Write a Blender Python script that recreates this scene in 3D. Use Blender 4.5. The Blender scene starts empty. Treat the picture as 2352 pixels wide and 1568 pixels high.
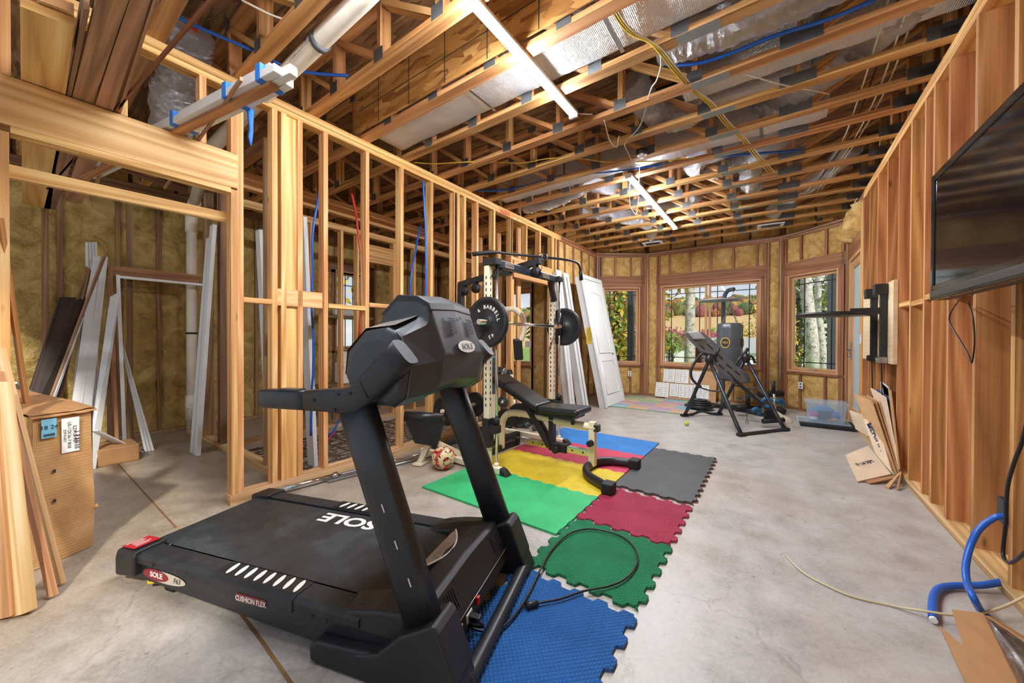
import bpy, bmesh, math, random
from mathutils import Vector as V, Matrix as M, Euler
random.seed(11)
SC = bpy.context.scene
COL = SC.collection
PI = math.pi
R = math.radians
H = 1.22                      # height of the camera above the slab

# ---------------------------------------------------------------- camera
FPX = 842.3
def _cam_axes(yaw=35.7, pitch=-.395, roll=.196):
    y, p, r = R(yaw), R(pitch), R(roll)
    F = V((-math.sin(y), math.cos(y), 0)); Rt = V((math.cos(y), math.sin(y), 0)); U = V((0, 0, 1))
    F2 = F*math.cos(p) + U*math.sin(p); U2 = U*math.cos(p) - F*math.sin(p)
    R3 = Rt*math.cos(r) + U2*math.sin(r); U3 = U2*math.cos(r) - Rt*math.sin(r)
    return R3, U3, F2
CR, CU, CF = _cam_axes()
def make_camera():
    cd = bpy.data.cameras.new('camera'); co = bpy.data.objects.new('camera', cd); COL.objects.link(co)
    m = M((CR, CU, -CF)).transposed().to_4x4(); m.translation = V((0, 0, H)); co.matrix_world = m
    cd.sensor_fit = 'HORIZONTAL'; cd.sensor_width = 36; cd.lens = 36*FPX/2352
    cd.clip_start = .02; cd.clip_end = 800
    SC.camera = co
make_camera()
# measured points of the photograph taken back to real planes of the room
def _ray(x, y): return CF + CR*((x-1176)/FPX) + CU*((784-y)/FPX)
def GP(x, y, z=0.): d = _ray(x, y); return V((0, 0, H)) + d*((z-H)/d.z)
def XP(x, y, X): d = _ray(x, y); return V((0, 0, H)) + d*(X/d.x)
def YP(x, y, Y): d = _ray(x, y); return V((0, 0, H)) + d*(Y/d.y)
def DP(x, y, t): return V((0, 0, H)) + _ray(x, y)*t
def PP(x, y, P, N):
    d = _ray(x, y); o = V((0, 0, H)); N = V(N)
    return o + d*((V(P)-o).dot(N)/d.dot(N))

# ---------------------------------------------------------------- mesh builder
class MB:
    def __init__(s): s.v = []; s.f = []; s.uv = []; s.sm = []
    def add(s, pts): i = len(s.v); s.v += [V(p) for p in pts]; return i
    def face(s, idx, uv=None, sm=False):
        s.f.append(tuple(idx)); s.uv.append(uv or [(0, 0)]*len(idx)); s.sm.append(sm)
    def frame_box(s, c, ax, ay, az, lx, ly, lz):
        """box with half axes; grain (U) runs along the longest side"""
        ax, ay, az = V(ax).normalized(), V(ay).normalized(), V(az).normalized(); c = V(c)
        L = [lx, ly, lz]; A = [ax, ay, az]
        gi = L.index(max(L)); ru, rv = random.random()*40, random.random()*40
        b = s.add([c + ax*(lx/2*i) + ay*(ly/2*j) + az*(lz/2*k) for k in (-1, 1) for j in (-1, 1) for i in (-1, 1)])
        loc = [(lx/2*i, ly/2*j, lz/2*k) for k in (-1, 1) for j in (-1, 1) for i in (-1, 1)]
        for n, q in (((2), (0, 2, 3, 1)), (2, (4, 5, 7, 6)), (1, (0, 1, 5, 4)), (1, (2, 6, 7, 3)), (0, (0, 4, 6, 2)), (0, (1, 3, 7, 5))):
            o = [a for a in (0, 1, 2) if a != n]
            if gi in o: u = gi; w = [a for a in o if a != gi][0]
            else: u, w = o
            off = n*.37 + (.11 if q[0] else 0)
            s.face([b+i for i in q], [(loc[i][u]+ru, loc[i][w]+rv+off) for i in q])
    def box(s, x0, x1, y0, y1, z0, z1):
        s.frame_box(((x0+x1)/2, (y0+y1)/2, (z0+z1)/2), (1, 0, 0), (0, 1, 0), (0, 0, 1), abs(x1-x0), abs(y1-y0), abs(z1-z0)); return s
    def bar(s, p0, p1, w, h, up=(0, 0, 1)):
        """bar from p0 to p1; h measured along up (made square to the bar), w across"""
        p0, p1 = V(p0), V(p1); d = p1-p0; L = d.length; d.normalize()
        up = V(up); side = d.cross(up)
        if side.length < 1e-4: side = d.cross(V((1, 0, 0)))
        side.normalize(); u = side.cross(d)
        s.frame_box((p0+p1)/2, d, side, u, L, w, h); return s
    def tube(s, path, r, n=8, cap=True, closed=False, flat=None):
        P = [V(p) for p in path]; m = len(P)
        rr = r if isinstance(r, (list, tuple)) else [r]*m
        T = []
        for i in range(m):
            a = P[(i-1) % m] if (closed or i > 0) else P[i]; b = P[(i+1) % m] if (closed or i < m-1) else P[i]
            t = b-a; T.append(t.normalized() if t.length > 1e-9 else V((0, 0, 1)))
        N = T[0].orthogonal().normalized()
        if flat is not None:
            N = V(flat[0]); N = (N - T[0]*N.dot(T[0])).normalized()
        rings = []; L = 0
        for i in range(m):
            if i: 
                L += (P[i]-P[i-1]).length
                N = (N - T[i]*N.dot(T[i]))
                N = N.normalized() if N.length > 1e-6 else T[i].orthogonal().normalized()
            B = T[i].cross(N); k = flat[1] if flat else 1.
            rings.append((s.add([P[i] + (N*math.cos(2*PI*j/n) + B*(k*math.sin(2*PI*j/n)))*rr[i] for j in range(n)]), L))
        for i in range(m if closed else m-1):
            (a, la), (b, lb) = rings[i], rings[(i+1) % m]
            for j in range(n):
                k = (j+1) % n
                s.face((a+j, a+k, b+k, b+j), [(la, j/n), (la, (j+1)/n), (lb, (j+1)/n), (lb, j/n)], True)
        if cap and not closed:
            s.face([rings[0][0]+j for j in reversed(range(n))]); s.face([rings[-1][0]+j for j in range(n)])
        return s
    def lathe(s, prof, c=(0, 0, 0), axis=(0, 0, 1), n=24, sm=True, cap=True):
        c = V(c); ax = V(axis).normalized(); e1 = ax.orthogonal().normalized(); e2 = ax.cross(e1); rings = []
        for r, z in prof:
            rings.append(s.add([c + ax*z + (e1*math.cos(2*PI*j/n) + e2*math.sin(2*PI*j/n))*r for j in range(n)]))
        for i in range(len(prof)-1):
            a, b = rings[i], rings[i+1]
            for j in range(n):
                k = (j+1) % n
                s.face((a+j, a+k, b+k, b+j), [(j/n, i), ((j+1)/n, i), ((j+1)/n, i+1), (j/n, i+1)], sm)
        if cap:
            if prof[0][0] > 1e-5: s.face([rings[0]+j for j in reversed(range(n))])
            if prof[-1][0] > 1e-5: s.face([rings[-1]+j for j in range(n)])
        return s
    def cyl(s, p0, p1, r, n=16, r2=None):
        p0, p1 = V(p0), V(p1); d = p1-p0
        s.lathe([(r, 0), (r if r2 is None else r2, d.length)], p0, d, n); return s
    def loft(s, secs, cap=True, sm=False, closed=True):
        ids = [s.add(q) for q in secs]; n = len(secs[0]); 
        for i in range(len(secs)-1):
            a, b = ids[i], ids[i+1]
            for j in range(n if closed else n-1):
                k = (j+1) % n
                s.face((a+j, a+k, b+k, b+j), [(i, j/n), (i, (j+1)/n), (i+1, (j+1)/n), (i+1, j/n)], sm)
        if cap:
            s.face([ids[0]+j for j in reversed(range(n))]); s.face([ids[-1]+j for j in range(n)])
        return s
    def prism(s, poly, depth):
        """closed polygon of 3-D points pushed along the vector depth"""
        d = V(depth); s.loft([[V(p) for p in poly], [V(p)+d for p in poly]]); return s
    def grid(s, fn, nu, nv, sm=True, uvs=1.):
        b = s.add([fn(i/nu, j/nv) for j in range(nv+1) for i in range(nu+1)])
        for j in range(nv):
            for i in range(nu):
                q = (b+j*(nu+1)+i, b+j*(nu+1)+i+1, b+(j+1)*(nu+1)+i+1, b+(j+1)*(nu+1)+i)
                s.face(q, [(i/nu*uvs, j/nv*uvs), ((i+1)/nu*uvs, j/nv*uvs), ((i+1)/nu*uvs, (j+1)/nv*uvs), (i/nu*uvs, (j+1)/nv*uvs)], sm)
        return s
    def ball(s, c, rx, ry=None, rz=None, nu=16, nv=10):
        ry = ry or rx; rz = rz or rx; c = V(c)
        def f(u, v):
            a, t = 2*PI*u, PI*v
            return c + V((rx*math.sin(t)*math.cos(a), ry*math.sin(t)*math.sin(a), -rz*math.cos(t)))
        s.grid(f, nu, nv); return s

def root_of(o):
    while o.parent: o = o.parent
    return o
def build(mb, name, mat, parent=None, bevel=0, local=False, seg=2, auto=True, solid=0):
    me = bpy.data.meshes.new(name)
    vs = mb.v; off = V((0, 0, 0))
    if parent is not None and not local:
        inv = root_of(parent).matrix_basis.inverted(); vs = [inv @ v for v in vs]
    elif parent is None and not local and vs:
        xs = [v.x for v in vs]; ys = [v.y for v in vs]; zs = [v.z for v in vs]
        off = V(((min(xs)+max(xs))/2, (min(ys)+max(ys))/2, min(zs))); vs = [v-off for v in vs]
    me.from_pydata([tuple(v) for v in vs], [], mb.f)
    uvl = me.uv_layers.new(name='UVMap'); k = 0
    flat = [c for u in mb.uv for p in u for c in p]
    uvl.data.foreach_set('uv', flat)
    me.polygons.foreach_set('use_smooth', mb.sm)
    o = bpy.data.objects.new(name, me); COL.objects.link(o); o.location = off
    ms = mat if isinstance(mat, (list, tuple)) else [mat]
    for m in ms: me.materials.append(m)
    if parent is not None: o.parent = parent
    if bevel:
        b = o.modifiers.new('bevel', 'BEVEL'); b.width = bevel; b.segments = seg; b.limit_method = 'ANGLE'; b.angle_limit = R(35)
    if solid:
        b = o.modifiers.new('solid', 'SOLIDIFY'); b.thickness = solid; b.offset = 0
    bmx = bmesh.new(); bmx.from_mesh(me); bmesh.ops.recalc_face_normals(bmx, faces=bmx.faces[:]); bmx.to_mesh(me); bmx.free()
    return o
def tag(o, label=None, cat=None, group=None, kind=None):
    if label: o['label'] = label
    if cat: o['category'] = cat
    if group: o['group'] = group
    if kind: o['kind'] = kind
    return o
def thing(name, label, cat, loc=(0, 0, 0), rz=0., group=None, kind=None):
    o = bpy.data.objects.new(name, None); COL.objects.link(o); o.empty_display_size = .1
    o.matrix_basis = M.Translation(V(loc)) @ M.Rotation(rz, 4, 'Z')
    return tag(o, label, cat, group, kind)
def copy_tree(o, parent=None):
    c = o.copy(); COL.objects.link(c)
    if parent is not None: c.parent = parent
    for ch in list(o.children): copy_tree(ch, c)
    return c
def crom(pts, k=6):
    """smooth curve through points"""
    P = [V(p) for p in pts]; out = []
    for i in range(len(P)-1):
        a = P[max(i-1, 0)]; b = P[i]; c = P[i+1]; d = P[min(i+2, len(P)-1)]
        for j in range(k):
            t = j/k
            out.append(.5*((2*b) + (c-a)*t + (2*a-5*b+4*c-d)*t*t + (3*b-a-3*c+d)*t**3))
    out.append(P[-1]); return out
def cable(name, label, pts, r, mat, cat='cable', k=6, group=None, n=6, parent=None):
    b = MB(); b.tube(crom(pts, k), r, n)
    o = build(b, name, mat, parent)
    if parent is None: tag(o, label, cat, group)
    return o
def text(s, name, size, o, xd, yd, mat, parent, depth=.001, align='CENTER', bold=0., local=False, shear=0., sx=1.):
    cu = bpy.data.curves.new(name, 'FONT'); cu.body = s; cu.size = size; cu.extrude = depth; cu.align_x = align; cu.align_y = 'CENTER'
    cu.offset = bold; cu.shear = shear; cu.resolution_u = 3
    t = bpy.data.objects.new('t', cu); COL.objects.link(t)
    bpy.context.view_layer.update()
    me = bpy.data.meshes.new_from_object(t.evaluated_get(bpy.context.evaluated_depsgraph_get()))
    bpy.data.objects.remove(t)
    xd = V(xd).normalized(); yd = V(yd); yd = (yd - xd*yd.dot(xd)).normalized(); zd = xd.cross(yd)
    m = M((xd*sx, yd, zd)).transposed().to_4x4(); m.translation = V(o)
    if parent is not None and not local: m = root_of(parent).matrix_basis.inverted() @ m
    me.transform(m); me.materials.clear(); me.materials.append(mat)
    ob = bpy.data.objects.new(name, me); COL.objects.link(ob)
    if parent is not None: ob.parent = parent
    return ob
def noise3(p, sc=1., seed=0.):
    from mathutils import noise
    return noise.noise(V(p)*sc + V((seed, seed*1.7, seed*.3)))
# ---------------------------------------------------------------- materials
def srgb(h):
    if isinstance(h, str): c = [int(h[i:i+2], 16)/255 for i in (0, 2, 4)]
    else: c = [x/255 for x in h]
    return tuple(((x/12.92) if x <= .04045 else ((x+.055)/1.055)**2.4) for x in c) + (1.,)
class NT:
    def __init__(s, name):
        s.m = bpy.data.materials.new(name); s.m.use_nodes = True; s.t = s.m.node_tree; s.b = s.t.nodes['Principled BSDF']
    def n(s, ty, **kw):
        x = s.t.nodes.new(ty)
        for k, v in kw.items():
            if k in x.inputs: x.inputs[k].default_value = v
            else: setattr(x, k, v)
        return x
    def l(s, a, b): s.t.links.new(a, b)
    def set(s, **kw):
        for k, v in kw.items(): s.b.inputs[k.replace('_', ' ')].default_value = v
        return s
    def ramp(s, fac, stops):
        r = s.n('ShaderNodeValToRGB'); e = r.color_ramp.elements
        while len(e) < len(stops): e.new(.5)
        for i, (p, c) in enumerate(stops): e[i].position = p; e[i].color = c if len(c) == 4 else tuple(c)+(1,)
        s.l(fac, r.inputs[0]); return r.outputs[0]
    def map(s, src, scale=(1, 1, 1), rot=(0, 0, 0)):
        tc = s.n('ShaderNodeTexCoord'); mp = s.n('ShaderNodeMapping'); mp.inputs['Scale'].default_value = scale; mp.inputs['Rotation'].default_value = rot
        s.l(tc.outputs[src], mp.inputs[0]); return mp.outputs[0]
    def noise(s, co, scale=1., detail=4., rough=.55, dist=0.):
        x = s.n('ShaderNodeTexNoise'); x.inputs['Scale'].default_value = scale; x.inputs['Detail'].default_value = detail; x.inputs['Roughness'].default_value = rough; x.inputs['Distortion'].default_value = dist
        s.l(co, x.inputs['Vector']); return x.outputs['Fac']
    def math(s, op, a, b=None):
        x = s.n('ShaderNodeMath', operation=op)
        for i, q in enumerate((a, b)):
            if q is None: continue
            if isinstance(q, (int, float)): x.inputs[i].default_value = q
            else: s.l(q, x.inputs[i])
        return x.outputs[0]
    def mix(s, fac, a, b, mode='MIX'):
        x = s.n('ShaderNodeMix', data_type='RGBA', blend_type=mode)
        for i, q in ((0, fac), (6, a), (7, b)):
            if isinstance(q, (int, float)): x.inputs[i].default_value = q
            elif isinstance(q, tuple): x.inputs[i].default_value = q
            else: s.l(q, x.inputs[i])
        return x.outputs[2]
    def bump(s, h, st=.3, d=.01):
        x = s.n('ShaderNodeBump'); x.inputs['Strength'].default_value = st; x.inputs['Distance'].default_value = d
        s.l(h, x.inputs['Height']); s.l(x.outputs[0], s.b.inputs['Normal']); return s
    def col(s, c): s.l(c, s.b.inputs['Base Color']); return s
MATS = {}
def plain(name, c, rough=.5, metal=0., spec=.5, var=0., bump=0., bscale=200., coat=0.):
    if name in MATS: return MATS[name]
    t = NT(name); c = srgb(c); t.set(Roughness=rough, Metallic=metal); t.b.inputs['Specular IOR Level'].default_value = spec
    t.b.inputs['Coat Weight'].default_value = coat
    co = t.map('Object')
    f = t.noise(co, 9., 5.)
    lo = tuple(x*(1-var) for x in c[:3])+(1,); hi = tuple(min(1, x*(1+var)) for x in c[:3])+(1,)
    t.col(t.ramp(f, [(.3, lo), (.7, hi)]))
    if bump: t.bump(t.noise(co, bscale, 2.), bump, .002)
    MATS[name] = t.m; return t.m
def emis(name, c, st):
    t = NT(name); t.set(Base_Color=srgb(c)); t.b.inputs['Emission Color'].default_value = srgb(c); t.b.inputs['Emission Strength'].default_value = st
    MATS[name] = t.m; return t.m
def wood(name, light, mid, dark, rough=.62, knots=.1, contrast=1., var=.25):
    t = NT(name); uv = t.map('UV'); oi = t.n('ShaderNodeObjectInfo').outputs['Random']
    sh = t.n('ShaderNodeVectorMath', operation='ADD'); t.l(uv, sh.inputs[0])
    cb = t.n('ShaderNodeCombineXYZ'); t.l(t.math('MULTIPLY', oi, 37.), cb.inputs[0]); t.l(t.math('MULTIPLY', oi, 53.), cb.inputs[1]); t.l(cb.outputs[0], sh.inputs[1])
    def sc(x, y):
        mp = t.n('ShaderNodeMapping'); mp.inputs['Scale'].default_value = (x, y, 1); t.l(sh.outputs[0], mp.inputs[0]); return mp.outputs[0]
    rings = t.noise(sc(.30, 6.5), 1., 1.2, .35, .2)
    rings = t.math('PINGPONG', t.math('MULTIPLY', rings, 13.), 1.)
    fine = t.noise(sc(1.5, 95.), 1., 5., .6)
    broad = t.noise(sc(.7, 3.), 1., 3., .5)
    vo = t.n('ShaderNodeTexVoronoi'); vo.inputs['Scale'].default_value = 1.; t.l(sc(1.9, 6.5), vo.inputs['Vector'])
    kn = t.ramp(vo.outputs['Distance'], [(knots*.35, (1, 1, 1)), (knots, (0, 0, 0))])
    g = t.math('ADD', t.math('MULTIPLY', rings, .42*contrast), t.math('MULTIPLY', fine, .5))
    c = t.ramp(g, [(.22, srgb(light)), (.48, srgb(mid)), (.85, srgb(dark))])
    c = t.mix(t.math('MULTIPLY', t.ramp(broad, [(.45, (0, 0, 0)), (.75, (1, 1, 1))]), .45), c, srgb(dark))
    c = t.mix(t.math('MULTIPLY', kn, .8), c, tuple(x*.28 for x in srgb(dark)[:3])+(1,))
    hs = t.n('ShaderNodeHueSaturation'); t.l(c, hs.inputs['Color'])
    t.l(t.math('ADD', t.math('MULTIPLY', oi, 2*var), 1-var), hs.inputs['Value'])
    t.l(t.math('ADD', t.math('MULTIPLY', t.math('FRACT', t.math('MULTIPLY', oi, 17.)), .02), .49), hs.inputs['Hue'])
    t.col(hs.outputs[0]); t.set(Roughness=rough)
    t.bump(g, .25, .002)
    MATS[name] = t.m; return t.m
W_STUD = wood('pine_stud', 'F3CB8B', 'DFA765', 'AC733A', knots=.09, var=.12)
W_WARM = wood('cedar_toned_stud', 'D9A66C', 'BE874E', '8A582E', knots=.1, contrast=1.0, var=.16)
W_TRUSS = wood('truss_pine', 'E6B578', 'C89256', '8E6034', knots=.07, var=.16)
W_BAY = wood('aged_pine', 'B5805A', '9C6A46', '6C4228', knots=.06, var=.12)
W_BEAM = wood('beam_pine', 'F5D296', 'E3B474', 'C08A4E', knots=.05, var=.05)
W_OLD = wood('weathered_lumber', 'B08860', '94704E', '67492F', knots=.07, var=.15)
W_SASH = wood('window_pine', 'DDB184', 'C79A6C', 'A97C50', knots=.0, contrast=.6, var=.06)
W_DARK = wood('dark_stained_panel', '4A3830', '3A2B25', '261B17', knots=.0, var=.05)
W_PLY = wood('birch_plywood', 'F0DAB4', 'E6CA9E', 'D2B084', knots=.0, contrast=.5, var=.05)
W_TREAT = wood('sill_lumber', 'E7C496', 'CBA06C', '957048', knots=.05, var=.1)
def osb(name, cols):
    t = NT(name); co = t.map('Object')
    acc = None
    for i, (rot, s) in enumerate((((.3, .2, .7), (9, 60, 34)), ((.8, .4, 2.2), (11, 66, 40)))):
        mp = t.n('ShaderNodeMapping'); mp.inputs['Rotation'].default_value = rot; mp.inputs['Scale'].default_value = s; t.l(co, mp.inputs[0])
        vo = t.n('ShaderNodeTexVoronoi'); vo.inputs['Scale'].default_value = .55; t.l(mp.outputs[0], vo.inputs['Vector'])
        sp = t.n('ShaderNodeSeparateColor'); t.l(vo.outputs['Color'], sp.inputs[0]); f = sp.outputs[0]
        acc = f if acc is None else t.math('MAXIMUM', t.math('MULTIPLY', acc, .8), f)
    c = t.ramp(acc, [(.2, srgb(cols[0])), (.55, srgb(cols[1])), (.95, srgb(cols[2]))])
    n = t.noise(co, 5., 4.); c = t.mix(t.math('MULTIPLY', n, .5), c, srgb(cols[0]))
    t.col(c); t.set(Roughness=.7); t.bump(acc, .3, .003); MATS[name] = t.m; return t.m
OSB = osb('osb_sheathing', ('8A5A2A', 'C08A44', 'E8B66C'))
OSB_D = osb('osb_subfloor', ('5C402A', '84603E', 'AC8458'))
def concrete():
    t = NT('concrete_slab'); co = t.map('Object')
    a = t.noise(co, .7, 5., .6, .5); b = t.noise(co, 5., 8., .72); s = t.noise(co, 60., 3., .7)
    gx = t.n('ShaderNodeSeparateXYZ'); t.l(co, gx.inputs[0])
    left = t.ramp(t.math('ADD', t.math('MULTIPLY', gx.outputs[0], -.30), t.math('ADD', t.math('MULTIPLY', a, .5), .64)), [(.35, (0, 0, 0)), (1., (1, 1, 1))])
    c1 = t.ramp(b, [(.3, srgb('8A8680')), (.52, srgb('A9A6A2')), (.75, srgb('BFBDBA'))])
    c2 = t.ramp(b, [(.28, srgb('6C5C48')), (.5, srgb('958470')), (.75, srgb('B5A58E'))])
    c = t.mix(left, c1, c2)
    st = t.ramp(a, [(.5, (0, 0, 0)), (.72, (1, 1, 1))]); c = t.mix(t.math('MULTIPLY', st, .35), c, srgb('A98C68'))
    fl = t.ramp(t.noise(co, 33., 2., .5), [(.70, (0, 0, 0)), (.75, (1, 1, 1))]); c = t.mix(t.math('MULTIPLY', fl, .55), c, srgb('5A4632'))
    d = t.ramp(s, [(.3, (0, 0, 0)), (.7, (1, 1, 1))]); c = t.mix(t.math('MULTIPLY', d, .16), c, srgb('F2ECDF'))
    vo = t.n('ShaderNodeTexVoronoi', feature='DISTANCE_TO_EDGE'); vo.inputs['Scale'].default_value = .9
    mx = t.n('ShaderNodeMixRGB') if False else None
    nz = t.n('ShaderNodeTexNoise'); nz.inputs['Scale'].default_value = 3.; nz.inputs['Detail'].default_value = 5.; t.l(co, nz.inputs['Vector'])
    ad = t.n('ShaderNodeVectorMath', operation='MULTIPLY_ADD'); t.l(nz.outputs['Color'], ad.inputs[0]); ad.inputs[1].default_value = (.5, .5, 0); t.l(co, ad.inputs[2]); t.l(ad.outputs[0], vo.inputs['Vector'])
    cr = t.ramp(vo.outputs['Distance'], [(.0, (1, 1, 1)), (.006, (0, 0, 0))]); c = t.mix(t.math('MULTIPLY', t.math('MULTIPLY', cr, a), .6), c, srgb('6A5B4A'))
    t.col(c); t.l(t.ramp(b, [(.3, (.28,)*3), (.7, (.5,)*3)]), t.b.inputs['Roughness']); t.bump(s, .12, .002); MATS['concrete'] = t.m; return t.m
CONC = concrete()
def insul(name, cols, sc=1.):
    t = NT(name); co = t.map('Object')
    a = t.noise(co, 5.*sc, 6., .65, 1.2); b = t.noise(co, 40.*sc, 4., .7, 1.)
    c = t.ramp(a, [(.28, srgb(cols[0])), (.48, srgb(cols[1])), (.62, srgb(cols[2])), (.8, srgb(cols[3]))])
    c = t.mix(t.math('MULTIPLY', t.ramp(b, [(.35, (0, 0, 0)), (.7, (1, 1, 1))]), .3), c, srgb(cols[3]))
    t.col(c); t.set(Roughness=.95); t.b.inputs['Specular IOR Level'].default_value = .1
    t.bump(t.math('ADD', a, t.math('MULTIPLY', b, .5)), 1., .04); MATS[name] = t.m; return t.m
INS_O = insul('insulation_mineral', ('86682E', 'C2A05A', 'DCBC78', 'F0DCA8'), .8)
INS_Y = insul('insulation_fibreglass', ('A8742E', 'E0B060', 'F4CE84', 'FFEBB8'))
INS_W = insul('insulation_pale', ('A88E5A', 'D9C79A', 'E8DCBB', 'F4EDD8'))
def foil(name, kind):
    t = NT(name); t.set(Metallic=1., Roughness=.24)
    co = t.map('UV' if kind == 'bubble' else 'Object')
    if kind == 'bubble':
        mp = t.n('ShaderNodeMapping'); mp.inputs['Scale'].default_value = (95, 95, 95); t.l(co, mp.inputs[0])
        vo = t.n('ShaderNodeTexVoronoi'); vo.inputs['Randomness'].default_value = .0; vo.inputs['Scale'].default_value = 1.; t.l(mp.outputs[0], vo.inputs['Vector'])
        h = t.math('SUBTRACT', 1., vo.outputs['Distance'])
        w = t.noise(co, 6., 3.); h2 = t.math('ADD', t.math('MULTIPLY', h, 1.), t.math('MULTIPLY', w, 5.))
        t.bump(h2, 1., .010); t.set(Base_Color=srgb('F4F5F7'), Roughness=.34, Metallic=.8)
    else:
        a = t.noise(co, 18., 6., .65, 2.5); b = t.noise(co, 70., 4., .65, 1.5)
        t.bump(t.math('ADD', a, t.math('MULTIPLY', b, .35)), 1., .10); t.set(Base_Color=srgb('F6F7F9'), Roughness=.24, Metallic=.85)
    MATS[name] = t.m; return t.m
FOIL_B = foil('bubble_foil', 'bubble'); FOIL = foil('crinkled_foil', 'crinkle')
BLACK = plain('black_plastic', '1C1D20', .42, var=.25, bump=.25, bscale=900.)
BLACKM = plain('black_powdercoat', '222428', .38, var=.15)
RUBBER = plain('black_rubber', '17181A', .6, var=.2)
VINYL = plain('black_vinyl', '1A1C1F', .34, var=.2, bump=.25, bscale=350.)
CREAM = plain('cream_powdercoat', 'EADFC0', .38, var=.04)
CHROME = plain('chrome', 'D8DADC', .14, 1.)
STEEL = plain('brushed_steel', 'A9ABAE', .32, 1., var=.1)
GALV = plain('galvanised_plate', '7F8488', .42, .8, var=.18, bump=.7, bscale=80.)
WHITE = plain('white_paint', 'ECEDEA', .45, var=.02)
WHITE2 = plain('white_trim', 'DCDDDC', .5, var=.04)
PVC = plain('pvc_pipe', 'EEE6D4', .32, var=.05)
BLUEP = plain('blue_pipe', '1F5FC0', .35, var=.05)
BLUETAPE = plain('blue_tape', '2C79D6', .6, var=.08)
REDP = plain('red_pipe', 'C42A22', .35)
YELC = plain('yellow_cable', 'D8B843', .45)
WHC = plain('white_cable', 'DAD5C4', .45)
BLKC = plain('black_cable', '15171B', .4)
CARD = plain('cardboard', 'C49A6C', .8, var=.1)
CARD_D = plain('cardboard_dark', 'A87C50', .8, var=.12)
CARD_L = plain('cardboard_light', 'DCC6A8', .8, var=.06)
GREY = plain('grey_paint', '55585E', .5)
PAPER = plain('white_paper', 'F0EFEA', .7, var=.02)
INK = plain('dark_ink', '2A2A2E', .7)
RED = plain('red_label', 'B01F2A', .45)
SILVER = plain('silver_plastic', 'B9B2A8', .3, .6, var=.05)
WHITEL = plain('white_lettering', 'E6E4DE', .5)
LED = emis("led_lens", "F3F7FF", 165.)
def glass(name, c='FFFFFF', rough=0., alpha=.12):
    t = NT(name); nt = t.t; out = nt.nodes['Material Output']
    tr = t.n('ShaderNodeBsdfTransparent'); tr.inputs[0].default_value = srgb(c)
    gl = t.n('ShaderNodeBsdfGlossy'); gl.inputs['Roughness'].default_value = rough
    fr = t.n('ShaderNodeFresnel'); fr.inputs[0].default_value = 1.3
    mx = t.n('ShaderNodeMixShader'); t.l(t.math('MULTIPLY', fr.outputs[0], .6), mx.inputs[0]); t.l(tr.outputs[0], mx.inputs[1]); t.l(gl.outputs[0], mx.inputs[2]); t.l(mx.outputs[0], out.inputs[0])
    MATS[name] = t.m; return t.m
GLASS = glass('window_glass'); 
# ---------------------------------------------------------------- setting: slab, stud walls, insulated walls
XL, XR = -3.21, .90            # inner faces of the left partition and the right stud wall
ZP = 3.02                      # underside of the top plates
ZC = 3.115                     # top of the plates, underside of the trusses
def structure(name, loc=(0, 0, 0)): return thing(name, None, None, loc, kind='structure')

fl = MB()
fl.box(-3.30, 1.4, -2.2, 9.0, -.15, 0)
fl.box(-7.0, -3.30, -1.6, 1.50, -.15, 0)
fl.box(-7.0, -4.92, 1.50, 6.3, -.15, 0)
floor = build(fl, 'floor', CONC); tag(floor, 'concrete slab floor', None, kind='structure')
# saw-cut joint running across the slab
def floor_line(pts, w, name='floor_joint'):
    b = MB(); P = [GP(x, y, .0008) for x, y in pts]
    for a, c in zip(P, P[1:]):
        d = (c-a).normalized(); s = V((-d.y, d.x, 0))*w/2
        i = b.add([a-s, a+s, c+s, c-s]); b.face((i, i+1, i+2, i+3))
    return build(b, name, plain('joint_dirt', '7A5A38', .9, var=.2), floor)
floor_line([(262, 1055), (330, 1130), (405, 1212)], .012)
floor_line([(536, 1385), (600, 1470), (668, 1568), (760, 1700)], .014)
# unpoured bay behind the left partition: gravel under wire mesh
gm = NT('gravel'); co = gm.map('Object'); vo = gm.n('ShaderNodeTexVoronoi'); vo.inputs['Scale'].default_value = 24.; gm.l(co, vo.inputs['Vector'])
cc = gm.ramp(vo.outputs['Color'], [(.1, srgb('4A3A2C')), (.5, srgb('8C7660')), (.9, srgb('C4B4A0'))]); gm.col(cc); gm.set(Roughness=.9); gm.bump(vo.outputs['Distance'], 1., .03)
b = MB(); b.grid(lambda u, v: V((-4.95+1.7*u, 1.45+4.6*v, -.10+.02*noise3((u*20, v*50, 0), 1.))), 60, 120)
gr = build(b, 'gravel', gm.m); tag(gr, 'loose gravel bed left unpoured behind the left stud wall', 'gravel', kind='stuff')
b = MB()
for k in range(9): b.tube([(-4.9+.19*k, 1.5, -.065), (-4.9+.19*k, 6.0, -.065)], .006, 5)
for k in range(24): b.tube([(-4.92, 1.55+.19*k, -.06), (-3.28, 1.55+.19*k, -.06)], .006, 5)
tag(build(b, 'wire_mesh', plain('rusty_wire', '5A4534', .7)), 'rusty wire mesh grid laid on the gravel bed', 'wire mesh')

# ---- left partition
wl = structure('wall_left', (XL-.045, 2.9, 0))
def stud(par, name, x0, x1, y0, y1, z0, z1, m): b = MB(); b.box(x0, x1, y0, y1, z0, z1); return build(b, name, m, par)
XB = XL-.089
stud(wl, 'bottom_plate', XB, XL, .965, 3.95, 0, .038, W_TREAT); stud(wl, 'bottom_plate', XB, XL, .965, 3.95, .038, .076, W_TREAT)
stud(wl, 'top_plate', XB, XL, -.9, 6.0, ZP, ZP+.038, W_STUD); stud(wl, 'top_plate', XB, XL, -.9, 6.0, ZP+.042, ZC, W_STUD)
def ly(px, y=450): return XP(px, y, XL).y
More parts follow.
